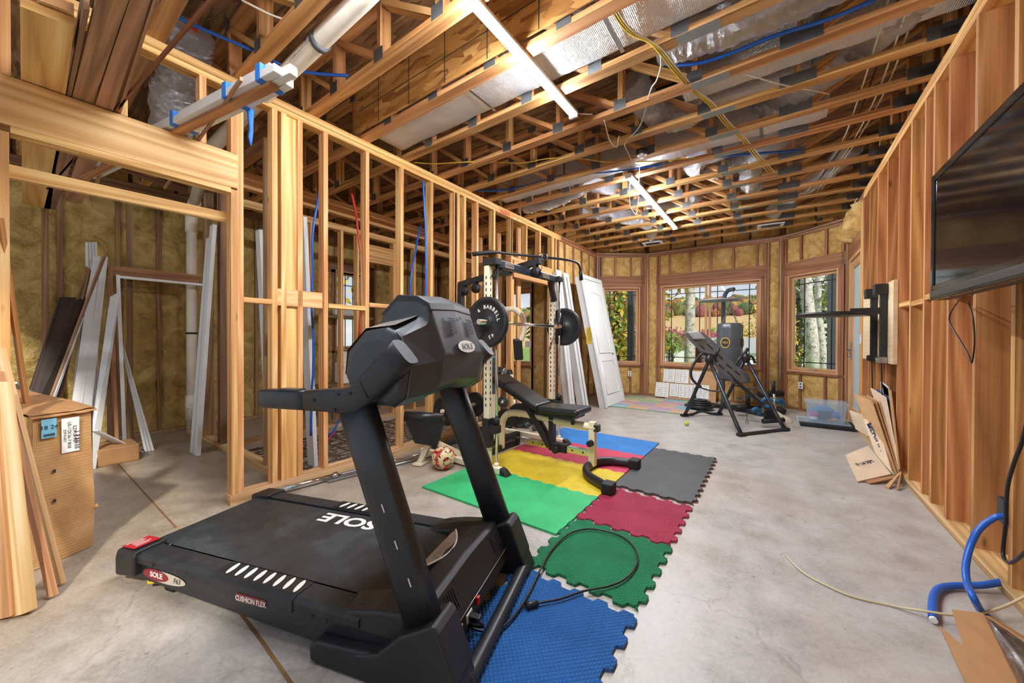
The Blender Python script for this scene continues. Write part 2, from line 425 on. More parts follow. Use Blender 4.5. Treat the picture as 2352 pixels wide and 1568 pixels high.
# king post at the opening
y0 = ly(531.5, 900)
stud(wl, 'jack_stud', XB, XL, y0, y0+.038, .076, 2.30, W_STUD)
stud(wl, 'king_stud', XB, XL, y0+.0385, y0+.0765, .076, ZP, W_STUD)
stud(wl, 'cripple_stud', XB, XL, y0, y0+.038, 2.565, ZP, W_STUD)
b = MB(); b.box(XB, XL+.004, -.02, y0+.038, 2.312, 2.562); hd = build(b, 'door_header', W_BEAM, wl, .003)
stud(wl, 'header_plate', XB, XL, .03, y0, 2.274, 2.312, W_STUD)
b = MB(); b.bar((XB-.02, -.05, 2.10), (XB-.02, y0+.05, 2.112), .038, .07); build(b, 'nailer', W_STUD, wl)
for yy in (.0, .42, .80): stud(wl, 'cripple_stud', XB, XL, yy-.005, yy+.033, 2.565, ZP, W_STUD)
stud(wl, 'cripple_stud', XB, XL+.002, -.05, -.008, 2.565, ZP, W_STUD)
stud(wl, 'jack_stud', XB, XL, -.012, .026, .0, 2.274, W_STUD); stud(wl, 'king_stud', XB, XL, -.052, -.0125, .0, ZP, W_STUD)
# common studs read off the photograph
LS = [625.2, 743.5, 840, 920.4, 989.4, 1044, 1095]
for px in LS: stud(wl, 'stud', XB, XL, ly(px), ly(px)+.038, .076, ZP, W_STUD)
ya = ly(646); yb = ly(684.3)
stud(wl, 'stud', XB, XL, ya, ya+.038, .076, ZP, W_STUD); stud(wl, 'stud', XB, XL, yb, yb+.038, .076, ZP, W_STUD)
stud(wl, 'flat_stud', XB+.03, XB+.068, ya+.038, yb, .076, ZP, W_STUD)
yr = 3.87                                                        # doorway in the partition beside the rack
for yy in (3.26, 3.305, 3.42): stud(wl, 'stud', XB, XL, yy, yy+.038, .076, ZP, W_STUD)
yk = ly(1178)
stud(wl, 'king_stud', XB, XL, yk-.038, yk, .076, ZP, W_STUD); stud(wl, 'jack_stud', XB, XL, yk+.001, yk+.039, .076, 2.12, W_STUD)
for q in (4.02, 4.43, 4.84, 5.25): stud(wl, 'cripple_stud', XB, XL, q, q+.038, 2.46, ZP, W_STUD)
for yy in (5.66, 5.70, 5.80): stud(wl, 'king_stud', XB, XL, yy, yy+.038, .0, ZP, W_STUD)
b = MB(); b.box(XB, XL, yk, 5.66, 2.42, 2.458); build(b, 'header_plate', W_STUD, wl)
b = MB(); b.box(XB, XL, yk+.04, 5.66, 2.16, 2.42); build(b, 'door_header', W_STUD, wl)
# blocking
def block(p0, p1, z0, z1, x0=XB, x1=XL): b = MB(); b.box(x0, x1, ly(p0, 690), ly(p1, 690), z0, z1); build(b, 'blocking', W_STUD, wl)
block(560, 625.2, 1.487, 1.525); block(755, 840, 1.49, 1.528); block(849, 920.4, 1.53, 1.568); block(927, 989.4, 1.50, 1.538); block(995, 1044, 1.53, 1.568)
b = MB(); b.box(XL-.036, XL, ly(636, 690), ly(741, 690), 1.48, 1.615); build(b, 'blocking', W_BEAM, wl, .002)
# pencilled marks on the top plate
text('WIFE', 'pencil_mark', .11, XP(1160, 490, XL+.003), (0, 1, 0), (0, 0, 1), plain('red_crayon', 'D8482E', .7), wl, .0005)

# ---- right stud wall
wr = structure('wall_right', (XR+.07, 3.6, 0))
XRB = XR+.14
stud(wr, 'bottom_plate', XR, XRB, .2, 6.42, 0, .038, W_TREAT); stud(wr, 'bottom_plate', XR-.004, XRB, .2, 6.42, .038, .07, W_TREAT)
stud(wr, 'top_plate', XR, XRB, .2, 6.42, ZP, ZP+.045, W_STUD); stud(wr, 'top_plate', XR, XRB, .2, 6.42, ZP+.048, ZC, W_STUD)
for yy in (.72, 1.13, 1.54, 1.95, 2.33, 2.735, 3.15, 3.545, 3.83, 4.02, 4.36, 4.73, 5.15, 5.58, 6.0, 6.36):
    stud(wr, 'stud', XR, XRB, yy, yy+.038, .07, ZP, W_WARM)
b = MB(); b.box(XRB+.001, XRB+.013, -2.2, 6.45, 0, ZC); build(b, 'sheathing', W_WARM, wr)  # unseen stretch past the plates, behind the camera, added to block the sun
for ya_, yb_, z in ((3.188, 3.545, 1.50), (3.868, 4.02, 1.52), (4.06, 4.36, 1.50), (4.40, 4.73, 1.515)):
    b = MB(); b.box(XR+.002, XRB-.02, ya_, yb_, z, z+.038); build(b, 'blocking', W_STUD, wr)
stamp = plain('stud_stamp', '3A2A1A', .8)
def stamp_text(s, size, o): text(s, 'stamp', size, o, (1, 0, 0), (0, 0, 1), stamp, wr, .0003)

# ---- insulated exterior walls
def batt(par, P, t, n, u0, u1, z0, z1, m, seed, dep=.03, bulge=.035):
    """soft batt pressed between two studs; t along the wall, n into the room"""
    nu = max(3, int((u1-u0)/.035)); nv = max(4, int((z1-z0)/.045)); b = MB()
    def f(u, v):
        e = min(1, 7*min(u, 1-u))*min(1, 9*min(v, 1-v)); U = u0+(u1-u0)*u; Z = z0+(z1-z0)*v
        k = .8*noise3((U, Z, seed), 4.) + .5*noise3((U, Z, seed+9), 12.)
        return P + t*(U + .006*noise3((U, Z, seed+3), 9.)) + V((0, 0, Z)) + n*(-dep + bulge*e*(.7+k*1.1))
    b.grid(f, nu, nv); return build(b, 'insulation_batt', m, par)
def ext_wall(name, P, Q, nin, studs, hole=None, m=W_BAY, im=INS_Y, seed=0, split=None, head=(2.405, 2.60), zt=ZP, top=True, gaps=(), sheath=True):
    P, Q = V(P), V(Q); t = (Q-P).normalized(); L = (Q-P).length; n = V(nin).normalized(); T = .14
    w = structure(name, (P+Q)/2)
    def pc(nm, u0, u1, z0, z1, d0=0, d1=T, mm=None):
        b = MB(); b.frame_box(P + t*((u0+u1)/2) - n*((d0+d1)/2) + V((0, 0, (z0+z1)/2)), t, n, (0, 0, 1), u1-u0, d1-d0, z1-z0); return build(b, nm, mm or m, w)
    pc('bottom_plate', 0, L, 0, .038)
    if top: pc('top_plate', 0, L, zt, zt+.045); pc('top_plate', 0, L, zt+.048, ZC)
    st = sorted(studs)
    spans = [(.04, zt)]
    for u in st:
        if hole and hole[0]-.02 < u < hole[1]-.02:
            pc('cripple_stud', u, u+.038, .038, hole[2]-.04); pc('cripple_stud', u, u+.038, head[1], zt)
        else: pc('stud', u, u+.038, .038, zt)
    if hole:
        u0, u1, z0, z1 = hole
        pc('header', u0-.1, u1+.1, head[0], head[1]); pc('header_plate', u0-.06, u1+.06, z1, head[0])
        pc('sill_plate', u0-.1, u1+.1, z0-.04, z0)
        pc('jack_stud', u0-.042, u0-.004, .038, head[0]); pc('jack_stud', u1+.004, u1+.042, .038, head[0])
    for i, (a, c) in enumerate(zip(st, st[1:])):
        u0, u1 = a+.038, c
        if u1-u0 < .05: continue
        inside = hole and hole[0]-.06 < (u0+u1)/2 < hole[1]+.06
        segs = [(.04, hole[2]-.04), (head[1], zt)] if inside else ([(.04, zt)] if not split else [(.04, split[i % len(split)]), (split[i % len(split)], zt)])
        for j, (z0, z1) in enumerate(segs):
            batt(w, P, t, n, u0, u1, z0, z1, im[(i+j) % len(im)] if isinstance(im, (list, tuple)) else im, seed+i*3+j)
    if sheath:
        if hole:
            u0, u1, z0, z1 = hole
            for a, c, e, g in ((-.05, u0, 0, ZC), (u1, L+.05, 0, ZC), (u0, u1, 0, z0), (u0, u1, z1, ZC)): pc('sheathing', a, c, e, g, T, T+.012, OSB_D)
        else: pc('sheathing', -.05, L+.05, 0, ZC, T, T+.012, OSB_D)
    return w, P, t, n
PA, PB, PC_, PD = V((-3.21, 7.64, 0)), V((-2.29, 8.24, 0)), V((.08, 8.27, 0)), V((.90, 7.60, 0))
def inn(P, Q): t = (Q-P).normalized(); n = V((t.y, -t.x, 0)); return n if n.dot(V((-1.2, 4, 0))-P) > 0 else -n
wallA = ext_wall('wall_bay_left', PA, PB, inn(PA, PB), [.0, .045, .10, .40, .74, .975, 1.02, 1.06], (.145, .95, .67, 2.36), seed=1)
wallB = ext_wall('wall_back', PB, PC_, inn(PB, PC_), [.0, .19, .235, .44, .83, 1.21, 1.60, 1.98, 2.11, 2.155, 2.33], (.29, 2.065, .67, 2.36), seed=21)
wallC = ext_wall('wall_bay_right', PC_, PD, inn(PC_, PD), [.0, .05, .32, .72, .965, 1.02], (.115, .93, .67, 2.36), seed=41)
# left end of the room, plain insulated wall
ext_wall('wall_left_back', (-3.21, 5.90, 0), (-3.21, 7.64, 0), (1, 0, 0), [.0, .25, .62, 1.0, 1.35, 1.66], None, seed=61, im=INS_Y)
# door side of the bay
YD0, YD1 = 6.66, 7.52
wd = structure('wall_right_back', (XR, 7.0, 0))
for a, c in ((6.44, 6.478), (6.50, 6.538), (6.545, 6.583), (7.535, 7.573)): stud(wd, 'stud', XR, XRB, a, c, 0, ZP, W_BAY if a > 7 else W_STUD)
stud(wd, 'header', XR, XRB, 6.58, 7.54, 2.44, 2.66, W_BAY); stud(wd, 'top_plate', XR, XRB, 6.42, 7.6, ZP, ZP+.045, W_BAY); stud(wd, 'top_plate', XR, XRB, 6.42, 7.6, ZP+.048, ZC, W_BAY)
for k, (a, c) in enumerate(((6.59, 6.82), (6.85, 7.2), (7.24, 7.53))): batt(wd, V((XR, 0, 0)), V((0, 1, 0)), V((-1, 0, 0)), a, c, 2.66, ZP+.05, INS_Y, 80+k, 0, .12)
b = MB(); b.box(XRB+.001, XRB+.013, 6.4, 7.7, 2.44, ZC); b.box(XRB+.001, XRB+.013, 6.4, 6.6, 0, ZC); build(b, 'sheathing', OSB_D, wd)

# ---- windows
BLKG = plain('black_grille', '1B1A1A', .5)
def window(name, W, hole, panes, bars, hz, dfr=.02):
    w, P, t, n = W; u0, u1, z0, z1 = hole
    root = structure(name, P + t*((u0+u1)/2) + V((0, 0, z0)))
    def pc(b, a, c, e, g, d0, d1): b.frame_box(P + t*((a+c)/2) - n*((d0+d1)/2) + V((0, 0, (e+g)/2)), t, n, (0, 0, 1), c-a, d1-d0, g-e)
    b = MB()
    for a, c, e, g in ((u0, u0+.028, z0, z1), (u1-.028, u1, z0, z1), (u0+.028, u1-.028, z0, z0+.028), (u0+.028, u1-.028, z1-.028, z1)): pc(b, a, c, e, g, -.004, .15)
    build(b, 'window_frame', W_SASH, root, .003)
    b = MB(); pc(b, u0-.02, u1+.02, z0-.035, z0-.001, -.02, .06); build(b, 'window_sill', W_BAY, root)
    for a, c in panes:
        b = MB(); s = .042
        for q in ((a, a+s, z0+.03, z1-.03), (c-s, c, z0+.03, z1-.03), (a+s, c-s, z0+.03, z0+.075), (a+s, c-s, z1-.072, z1-.03)): pc(b, *q, .055, .10)
        sa = build(b, 'sash', W_SASH, root, .003)
        b = MB(); pc(b, a+s, c-s, z0+.07, z1-.07, .076, .080); build(b, 'pane', GLASS, sa)
        b = MB()
        for u in bars:
            if a < u < c: pc(b, u-.008, u+.008, z0+.075, z1-.072, .066, .073)
        for z in hz: pc(b, a+s, c-s, z-.008, z+.008, .0665, .0725)
        build(b, 'grille', BLKG, sa)
    b = MB(); um = sum(panes[0])/2; pc(b, um-.06, um+.06, z0+.03, z0+.05, .01, .055); build(b, 'crank_cover', SILVER, root, .004)
    return root
window('window_1', wallA, (.145, .95, .67, 2.36), [(.175, .92)], (.31, .79), (2.20, .84))
window('window_2', wallB, (.29, 2.065, .67, 2.36), [(.32, 1.165), (1.19, 2.035)], (.49, 1.03, 1.347, 1.882), (2.18, .845))
window('window_3', wallC, (.115, .93, .67, 2.36), [(.145, .90)], (.36, .79), (2.19, .835))
# ---- door to the deck
dr = structure('door_1', (XR+.06, 7.09, 0))
b = MB(); b.box(XR, XRB, 6.585, 6.625, 0, 2.44); b.box(XR, XRB, 7.495, 7.535, 0, 2.44); b.box(XR, XRB, 6.625, 7.495, 2.40, 2.44); build(b, 'door_frame', W_SASH, dr, .003)
b = MB(); b.box(XR+.03, XR+.075, 6.63, 6.75, .02, 2.395); b.box(XR+.03, XR+.075, 7.37, 7.49, .02, 2.395); b.box(XR+.03, XR+.075, 6.75, 7.37, 2.28, 2.395); b.box(XR+.03, XR+.075, 6.75, 7.37, .02, .22); lf = build(b, 'door_leaf', W_SASH, dr, .004)
FILM = plain('blue_film', 'B9DCEB', .35, var=.05, bump=.6, bscale=9.)
b = MB(); b.box(XR+.048, XR+.054, 6.75, 7.37, .22, 2.28); build(b, 'pane', FILM, lf)
b = MB(); b.box(XR+.015, XR+.03, 7.41, 7.45, .93, 1.20); b.tube([(XR+.02, 7.43, 1.07), (XR-.035, 7.43, 1.07), (XR-.035, 7.31, 1.065)], .009, 8); b.cyl((XR+.02, 7.43, .985), (XR-.01, 7.43, .985), .016); build(b, 'door_handle', STEEL, lf)
for z in (.35, 1.2, 2.15):
    b = MB(); b.box(XR+.02, XR+.032, 6.60, 6.66, z-.05, z+.05); build(b, 'hinge', BLACKM, dr)
b = MB(); b.box(XR-.012, XR, 6.44, 6.50, 1.17, 1.29); build(b, 'light_switch', WHITE, wd, .003)

# ---- the wing behind the left partition
mins = [INS_O]
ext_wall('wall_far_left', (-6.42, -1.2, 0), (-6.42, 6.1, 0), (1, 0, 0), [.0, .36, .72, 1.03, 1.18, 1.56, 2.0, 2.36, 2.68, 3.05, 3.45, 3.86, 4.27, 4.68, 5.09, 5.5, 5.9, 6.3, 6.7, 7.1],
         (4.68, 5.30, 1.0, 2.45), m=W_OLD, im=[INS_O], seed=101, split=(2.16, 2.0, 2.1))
window('window_4', (None, V((-6.42, -1.2, 0)), V((0, 1, 0)), V((1, 0, 0))), (4.70, 5.28, 1.0, 2.45), [(4.72, 5.26)], (4.92, 5.07), (2.2,))
ext_wall('wall_far_back', (-6.5, 6.05, 0), (-3.30, 6.05, 0), (0, -1, 0), [.0, .4, .8, 1.2, 1.6, 1.9, 2.3, 2.62, 2.9, 3.14], (2.05, 2.62, .7, 2.2), seed=201, m=W_OLD, im=INS_Y)
window('window_5', (None, V((-6.5, 6.05, 0)), V((1, 0, 0)), V((0, -1, 0))), (2.05, 2.62, .7, 2.2), [(2.08, 2.59)], (), ())
wc = structure('wall_cross_left', (-4.7, 1.42, 0))
b = MB(); b.box(-6.0, XB-.001, 1.37, 1.46, 0, .038); build(b, 'bottom_plate', W_TREAT, wc); b = MB(); b.box(-6.0, XB-.001, 1.37, 1.46, .038, .076); build(b, 'bottom_plate', W_TREAT, wc)
b = MB(); b.box(-6.0, XB-.001, 1.37, 1.46, ZP, ZC); build(b, 'top_plate', W_OLD, wc)
for x in (-3.40, -3.72, -4.85, -4.92, -5.4): stud(wc, 'stud', x-.019, x+.019, 1.37, 1.46, .076, ZP, W_OLD)
wm = structure('wall_cross_middle', (-4.88, 3.8, 0))
stud(wm, 'bottom_plate', -4.92-.09, -4.92, 1.5, 6.0, 0, .04, W_TREAT); stud(wm, 'top_plate', -4.92-.09, -4.92, 1.5, 6.0, 2.72, 2.80, W_STUD); stud(wm, 'top_plate', -4.92-.09, -4.92, 1.5, 6.0, 2.93, ZC, W_STUD)
for y in (1.9, 2.35, 2.76, 3.0, 3.62, 4.03, 4.44, 5.0, 5.55): stud(wm, 'stud', -4.92-.09, -4.92, y, y+.038, .04, 2.72, W_STUD)
stud(wm, 'header', -4.99, -4.915, 3.04, 3.62, 2.36, 2.62, W_WARM)
ww = structure('wall_cross_back', (-4.0, 4.9, 0))
for x in (-3.42, -3.83, -4.24, -4.65): stud(ww, 'stud', x, x+.038, 4.86, 4.95, 0, ZP, W_STUD)
stud(ww, 'header', -4.65, -3.42, 4.85, 4.93, 2.30, 2.54, W_WARM); stud(ww, 'top_plate', -4.9, -3.31, 4.86, 4.95, ZP, ZC, W_STUD)
# furring studs standing in front of the far left batts
wf = structure('wall_far_furring', (-6.2, .6, 0))
for px in (104, 298, 446): 
    p = XP(px, 600, -6.25); stud(wf, 'stud', -6.285, -6.247, p.y-.025, p.y+.025, .0, 2.85 if px > 150 else 2.6, W_OLD)
b = MB(); b.bar(XP(150, 330, -6.0), XP(495, 460, -6.0), .04, .12); build(b, 'ledger', W_OLD, wf)
# ---------------------------------------------------------------- overhead: trusses, subfloor, ducts, cables, lights
ZT = 3.575
b = MB(); b.box(-7.0, 1.4, -1.4, 8.9, ZT, ZT+.02); ceil = build(b, 'ceiling', OSB_D); tag(ceil, kind='structure')
TW = .089
PANEL = [-6.3, -5.7, -5.1, -4.5, -3.9, -3.35, -2.80, -2.22, -1.64, -1.06, -.50, .12, .88]
def truss_parts(root, x0, x1, full):
    pts = [p for p in PANEL if x0+.05 < p < x1]
    def mem(name, p0, p1, w, h, up=(0, 0, 1)): b = MB(); b.bar(p0, p1, w, h, up); return build(b, name, W_TRUSS, root, local=True)
    mem('bottom_chord', (x0, 0, .019), (x1, 0, .019), TW, .038); mem('top_chord', (x0, 0, .441), (x1, 0, .441), TW, .038)
    for i, p in enumerate(pts):
        mem('web_post', (p, 0, .038), (p, 0, .422), TW-.004, .038, (1, 0, 0))
        for z in (.0, .40):
            w = .22 if (p > .1 and z == 0) else .10
            b = MB(); b.box(p-w/2, p+w/2, -TW/2-.0025, -TW/2-.0003, z+.004, z+.09); build(b, 'nail_plate', GALV, root, local=True)
    for i, (p, q) in enumerate(zip(pts, pts[1:])):
        if p in (-.50,): continue                                  # open chase for the ducts
        a, c = (p, q)
        if p < -.6: mem('web_brace', (a+.03, 0, .40), (c-.03, 0, .055), TW-.008, .038)
        else: mem('web_brace', (a+.03, 0, .055), (c-.03, 0, .40), TW-.008, .038)
    b = MB(); b.box(-.52, -.28, -TW/2+.004, TW/2-.004, -.0022, -.0002); build(b, 'splice_plate', plain('splice_plate_steel', '9AA0A2', .42, .6, var=.1, bump=.6, bscale=120.), root, local=True)
    for s in (x1-.10,):
        b = MB(); b.box(s-.10, s-.02, -TW/2-.0025, -TW/2-.0003, .002, .06); build(b, 'nail_plate', GALV, root, local=True)
TY = [.20, .62, 1.085, 1.60, 2.09, 2.56, 3.08, 3.54, 3.965, 4.37, 4.88, 5.34, 5.86, 6.31, 6.78, 7.25, 7.73]
TLAB = ['behind the overhead lumber', 'above the white taped trim bundle', 'beside the white drain pipe', 'just before the oriented strand draft stop', 'carrying the draft stop panel',
        'just past the first wide foil duct', 'second past the wide foil duct', 'third past the wide foil duct', 'just before the white foil duct run', 'just past the white foil duct run',
        'over the middle of the far light strip', 'over the far half of the light strip', 'over the end of the far light strip', 'just past the far light strip', 'third from the bay window wall', 'second from the bay window wall', 'nearest the bay window wall']
proto = {}
def truss(y, k):
    yc = y-TW/2
    kind = 'a' if y < 5.9 else ('b' if y < 7.4 else 'c')
    x0, x1 = {'a': (-6.4, 1.03), 'b': (-3.30, 1.03), 'c': (-2.9, .72)}[kind]
    lab = 'pine floor truss %s' % TLAB[k]
    if kind not in proto:
        r = thing('floor_truss', lab, 'truss', (0, yc, ZC), 0, 'floor trusses overhead'); truss_parts(r, x0, x1, kind == 'a'); proto[kind] = r
    else:
        r = copy_tree(proto[kind]); r.location = (0, yc, ZC); r['label'] = lab
for k, y in enumerate(TY): truss(y, k)
# draft stop of strand board hung on the fifth truss
b = MB(); b.box(-3.28, .9, 1.975, 1.986, ZC+.045, ZC+.45)
ds = build(b, 'draft_stop_panel', OSB); tag(ds, 'golden strand board draft stop fixed along a truss above the light strip', 'strand board')
b = MB()
for x in (-2.9, -2.48, -2.06, -1.64, -1.22, -.8): b.box(x-.004, x+.004, 1.9735, 1.9748, ZC+.05, ZC+.45)
b.box(-3.2, .8, 1.9735, 1.9748, ZC+.24, ZC+.247); build(b, 'chalk_line', plain('chalk', '2C3A34', .9), ds)
# ---- rectangular foil ducts
def duct(name, label, x0, x1, y0, y1, z0, z1, m=FOIL_B, seam=()):
    b = MB(); r = .03; sec = []
    n = max(4, int((x1-x0)/.06))
    for i in range(n+1):
        x = x0+(x1-x0)*i/n; q = []
        w = .006*noise3((x, y0, z0), 7.)
        for (y, z) in ((y0, z1), (y0, z0+r), (y0+r*.3, z0+r*.3), (y0+r, z0), (y1-r, z0), (y1-r*.3, z0+r*.3), (y1, z0+r), (y1, z1)): q.append((x, y, z+w+(.008*noise3((x, y, z), 9.))))
        sec.append(q)
    ids = [b.add(q) for q in sec]; nn = 8
    L = [0, z1-z0, z1-z0+.03, z1-z0+.05, z1-z0+.05+(y1-y0), z1-z0+.07+(y1-y0), z1-z0+.1+(y1-y0), 2*(z1-z0)+.1+(y1-y0)]
    for i in range(n):
        for j in range(nn-1):
            xa, xb = x0+(x1-x0)*i/n, x0+(x1-x0)*(i+1)/n
            b.face((ids[i]+j, ids[i+1]+j, ids[i+1]+j+1, ids[i]+j+1), [(xa, L[j]), (xb, L[j]), (xb, L[j+1]), (xa, L[j+1])], True)
    b.face([ids[0]+j for j in range(nn)]); b.face([ids[-1]+j for j in reversed(range(nn))])
    o = build(b, name, m); tag(o, label, 'duct', 'foil wrapped air ducts')
    for s in seam:
        b = MB(); b.box(s-.012, s+.012, y0-.003, y1+.003, z0-.012, z0-.009); b.box(s-.012, s+.012, y0-.006, y0-.003, z0-.012, z1); build(b, 'hanger_strap', STEEL, o)
    return o
duct('foil_duct', 'wide bubble foil air duct running beside the draft stop', -3.16, .88, 2.115, 2.455, ZC+.055, ZC+.36, seam=(-1.95, -.85))
duct('foil_duct', 'narrow bubble foil duct above the right end of the light strip', -.62, .98, 3.10, 3.34, ZC+.07, ZC+.40)
duct('foil_duct', 'dark bubble foil duct high between trusses by the black lamp holder', -.95, .55, 3.60, 3.84, ZC+.17, ZC+.44)
duct('foil_duct', 'long whitish foil duct crossing behind the blue pipe to the far lamp', -3.14, .35, 4.0, 4.25, ZC+.05, ZC+.32, seam=(-2.1, -.12))
# ---- flexible foil ducts
def flex(label, pts, r, amp=.012, name='flex_duct', hang=None):
    P = crom(pts, 14); out = []; L = 0
    for i, p in enumerate(P): out.append(p)
    # resample finely
    Q = [P[0]]; step = .022
    for a, c in zip(P, P[1:]):
        d = (c-a).length; k = max(1, int(d/step))
        for j in range(1, k+1): Q.append(a.lerp(c, j/k))
    rr = [r + amp*(1 if i % 2 else -.6)*(.6+.8*abs(noise3(q, 6.))) + .02*noise3(q, 3.5) for i, q in enumerate(Q)]
    b = MB(); b.tube(Q, rr, 18)
    for i, v in enumerate(b.v): b.v[i] = v + V((noise3(v, 9., 1), noise3(v, 9., 5), noise3(v, 9., 9)))*.018
    o = build(b, name, FOIL); tag(o, label, 'flexible duct', 'crinkled flexible foil ducts'); return o
z = ZC
flex('big crinkled foil duct hose curving down beside the right stud wall', [(.95, 2.72, z+.24), (.80, 3.02, z+.22), (.56, 3.40, z+.21), (.28, 3.74, z+.22), (.0, 4.0, z+.24), (-.2, 4.2, z+.27)], .155)
flex('wide crumpled foil duct hose in the bay above the blue pipe', [(-.68, 2.77, z+.26), (-.4, 2.78, z+.21), (.1, 2.78, z+.21), (.6, 2.78, z+.21), (.95, 2.77, z+.24)], .165, .006)
flex('crinkled foil duct hose beside the yellow cables', [(-.62, 3.42, z+.22), (-.3, 3.44, z+.26), (.1, 3.40, z+.28)], .10)
flex('crinkled foil elbow hanging near the black lamp holder', [(-1.0, 3.16, z+.33), (-.95, 3.36, z+.20), (-.80, 3.60, z+.15), (-.62, 3.74, z+.24), (-.5, 3.75, z+.36)], .115)
flex('crinkled foil hose looping in the middle of the ceiling', [(.30, 4.42, z+.27), (-.1, 4.50, z+.22), (-.45, 4.57, z+.20), (-.72, 4.68, z+.2), (-.78, 4.88, z+.19), (-.6, 5.04, z+.19), (-.35, 5.06, z+.22)], .125)
flex('crinkled foil hose just beyond the ceiling loop', [(.15, 4.72, z+.25), (-.12, 4.84, z+.2), (-.3, 5.04, z+.2), (-.25, 5.3, z+.2), (-.28, 5.6, z+.19), (-.3, 5.9, z+.2), (-.25, 6.15, z+.26)], .105)
flex('slim foil hose sagging over the left partition top plate', [(-3.1, 4.62, z+.1), (-2.7, 4.66, z+.09), (-2.3, 4.62, z+.13), (-2.0, 4.6, z+.2), (-1.85, 4.7, z+.3)], .085)
flex('crinkled foil hose left of the far light strip', [(-2.05, 4.2, z+.30), (-2.0, 4.5, z+.2), (-1.85, 4.75, z+.18), (-1.7, 5.0, z+.22), (-1.6, 5.2, z+.3)], .12)
flex('foil hose dropping to the left ceiling register', [(-2.6, 5.5, z+.2), (-2.35, 5.75, z+.17), (-2.1, 6.1, z+.17), (-1.9, 6.5, z+.17), (-1.85, 6.9, z+.15), (-1.95, 7.3, z+.1)], .11)
flex('foil hose behind the end of the far light strip', [(-1.75, 5.6, z+.3), (-1.5, 5.9, z+.2), (-1.15, 6.1, z+.2), (-.95, 6.0, z+.27)], .1)
flex('foil hose near the right end of the bay ceiling', [(.7, 5.6, z+.3), (.5, 6.0, z+.2), (.25, 6.5, z+.18), (.05, 6.9, z+.16), (-.05, 7.15, z+.13)], .1)
flex('dark crinkled foil hose above the left opening', [(-4.6, .95, z+.0), (-4.2, .86, z-.08), (-3.85, .80, z-.06), (-3.5, .78, z+.08), (-3.3, .76, z+.25)], .14)
# ceiling registers in the bay
for (x, y, lab) in ((-1.95, 7.40, 'white ceiling register hanging at the left of the bay'), (-.08, 7.35, 'white ceiling register hanging at the right of the bay')):
    t = thing('ceiling_register', lab, 'vent', (x, y, z-.02), .1, 'ceiling registers')
    b = MB(); b.box(-.18, .18, -.12, .12, -.012, -.004); build(b, 'face_plate', WHITE, t, .002, local=True)
    b = MB(); b.box(-.13, .13, -.08, .08, -.004, .05); build(b, 'boot', STEEL, t, local=True)
    b = MB()
    for k in range(6): b.frame_box((0, -.07+.028*k, -.014), (1, 0, 0), (0, 1, .5), (0, -.5, 1), .26, .018, .002)
    build(b, 'louvre', GREY, t, local=True)
# ---- light strips
def strip(label, y0, y1):
    t = thing('light_strip', label, 'ceiling light', (-1.38, (y0+y1)/2, z-.03), 0, 'linear light strips'); L = (y1-y0)/2
    b = MB(); b.box(-.034, .034, -L, L, .006, .03); build(b, 'housing', WHITE, t, .003, local=True)
    b = MB(); b.tube([(0, -L+.012, -.002), (0, L-.012, -.002)], .028, 12, flat=((1, 0, 0), .62)); build(b, 'lens', LED, t, local=True)
    for s in (-1, 1):
        b = MB(); b.box(-.036, .036, s*L-.012, s*L+.012, -.022, .03); build(b, 'end_cap', WHITE, t, .002, local=True)
strip('long glowing light strip fixed across the nearest trusses', .33, 2.79)
strip('glowing light strip further back toward the bay windows', 4.19, 6.60)
# lamp holder box and hanging string
t = thing('lamp_holder', 'black junction box with bare lamp socket under a truss', 'lamp holder', tuple(GP(1474, 352, z-.02)))
b = MB(); b.lathe([(.0, .03), (.055, .03), (.055, -.01), (.0, -.01)], n=20); build(b, 'junction_box', BLACK, t, local=True)
b = MB(); b.lathe([(.03, -.01), (.026, -.03), (.02, -.045), (.0, -.05)], n=14); build(b, 'socket', WHITE, t, local=True)
# ---- cables and pipes overhead
def pxl(pts, y0=None): return [YP(a, c, y) for a, c, y in pts]
def zxl(pts, zz): return [GP(a, c, zz) for a, c in pts]
b = MB(); pts = [GP(830, 0, z+.03) + V((.8, 0, .04)), GP(830, 0, z+.03), GP(640, 187, z-.0), V((-4.2, 1.13, 2.965)), V((-5.9, 1.40, 2.88))]
b.tube(pts, .055, 16); pv = build(b, 'drain_pipe', PVC); tag(pv, 'cream plastic drain pipe sloping overhead and down the far left wall', 'pipe')
b = MB(); b.tube([(-5.8, 1.39, 2.885), (-6.1, 1.43, 2.86), (-6.2, 1.45, 2.76), (-6.2, 1.45, 2.6)], .064, 16); build(b, 'elbow', PVC, pv)
b = MB(); b.tube([(-6.2, 1.45, 2.7), (-6.2, 1.45, 0.0)], .055, 16); build(b, 'riser', PVC, pv)
b = MB(); b.lathe([(.066, -.2), (.066, -.02), (.07, 0), (.066, .02), (.066, .12)], (-6.2, 1.45, .35), n=18); b.cyl((-6.2, 1.45, .36), (-6.11, 1.42, .36), .05); b.box(-6.108, -6.1, 1.405, 1.435, .345, .375); build(b, 'cleanout', PVC, pv)
b = MB(); b.lathe([(.062, -.012), (.062, .012)], (-6.2, 1.45, 1.28), n=16); build(b, 'pipe_strap', BLACK, pv)
b = MB(); b.lathe([(.062, -.02), (.062, .02)], GP(735, 95, z+.01), (1, 0, 0), n=16); build(b, 'pipe_strap', GREY, pv)
text('4" CELLULAR CORE', 'pipe_print', .035, GP(705, 128, z-.03)+V((0, -.045, .01)), (1, 0, .02), (0, .4, 1), INK, pv, .0004)
BL = BLUEP
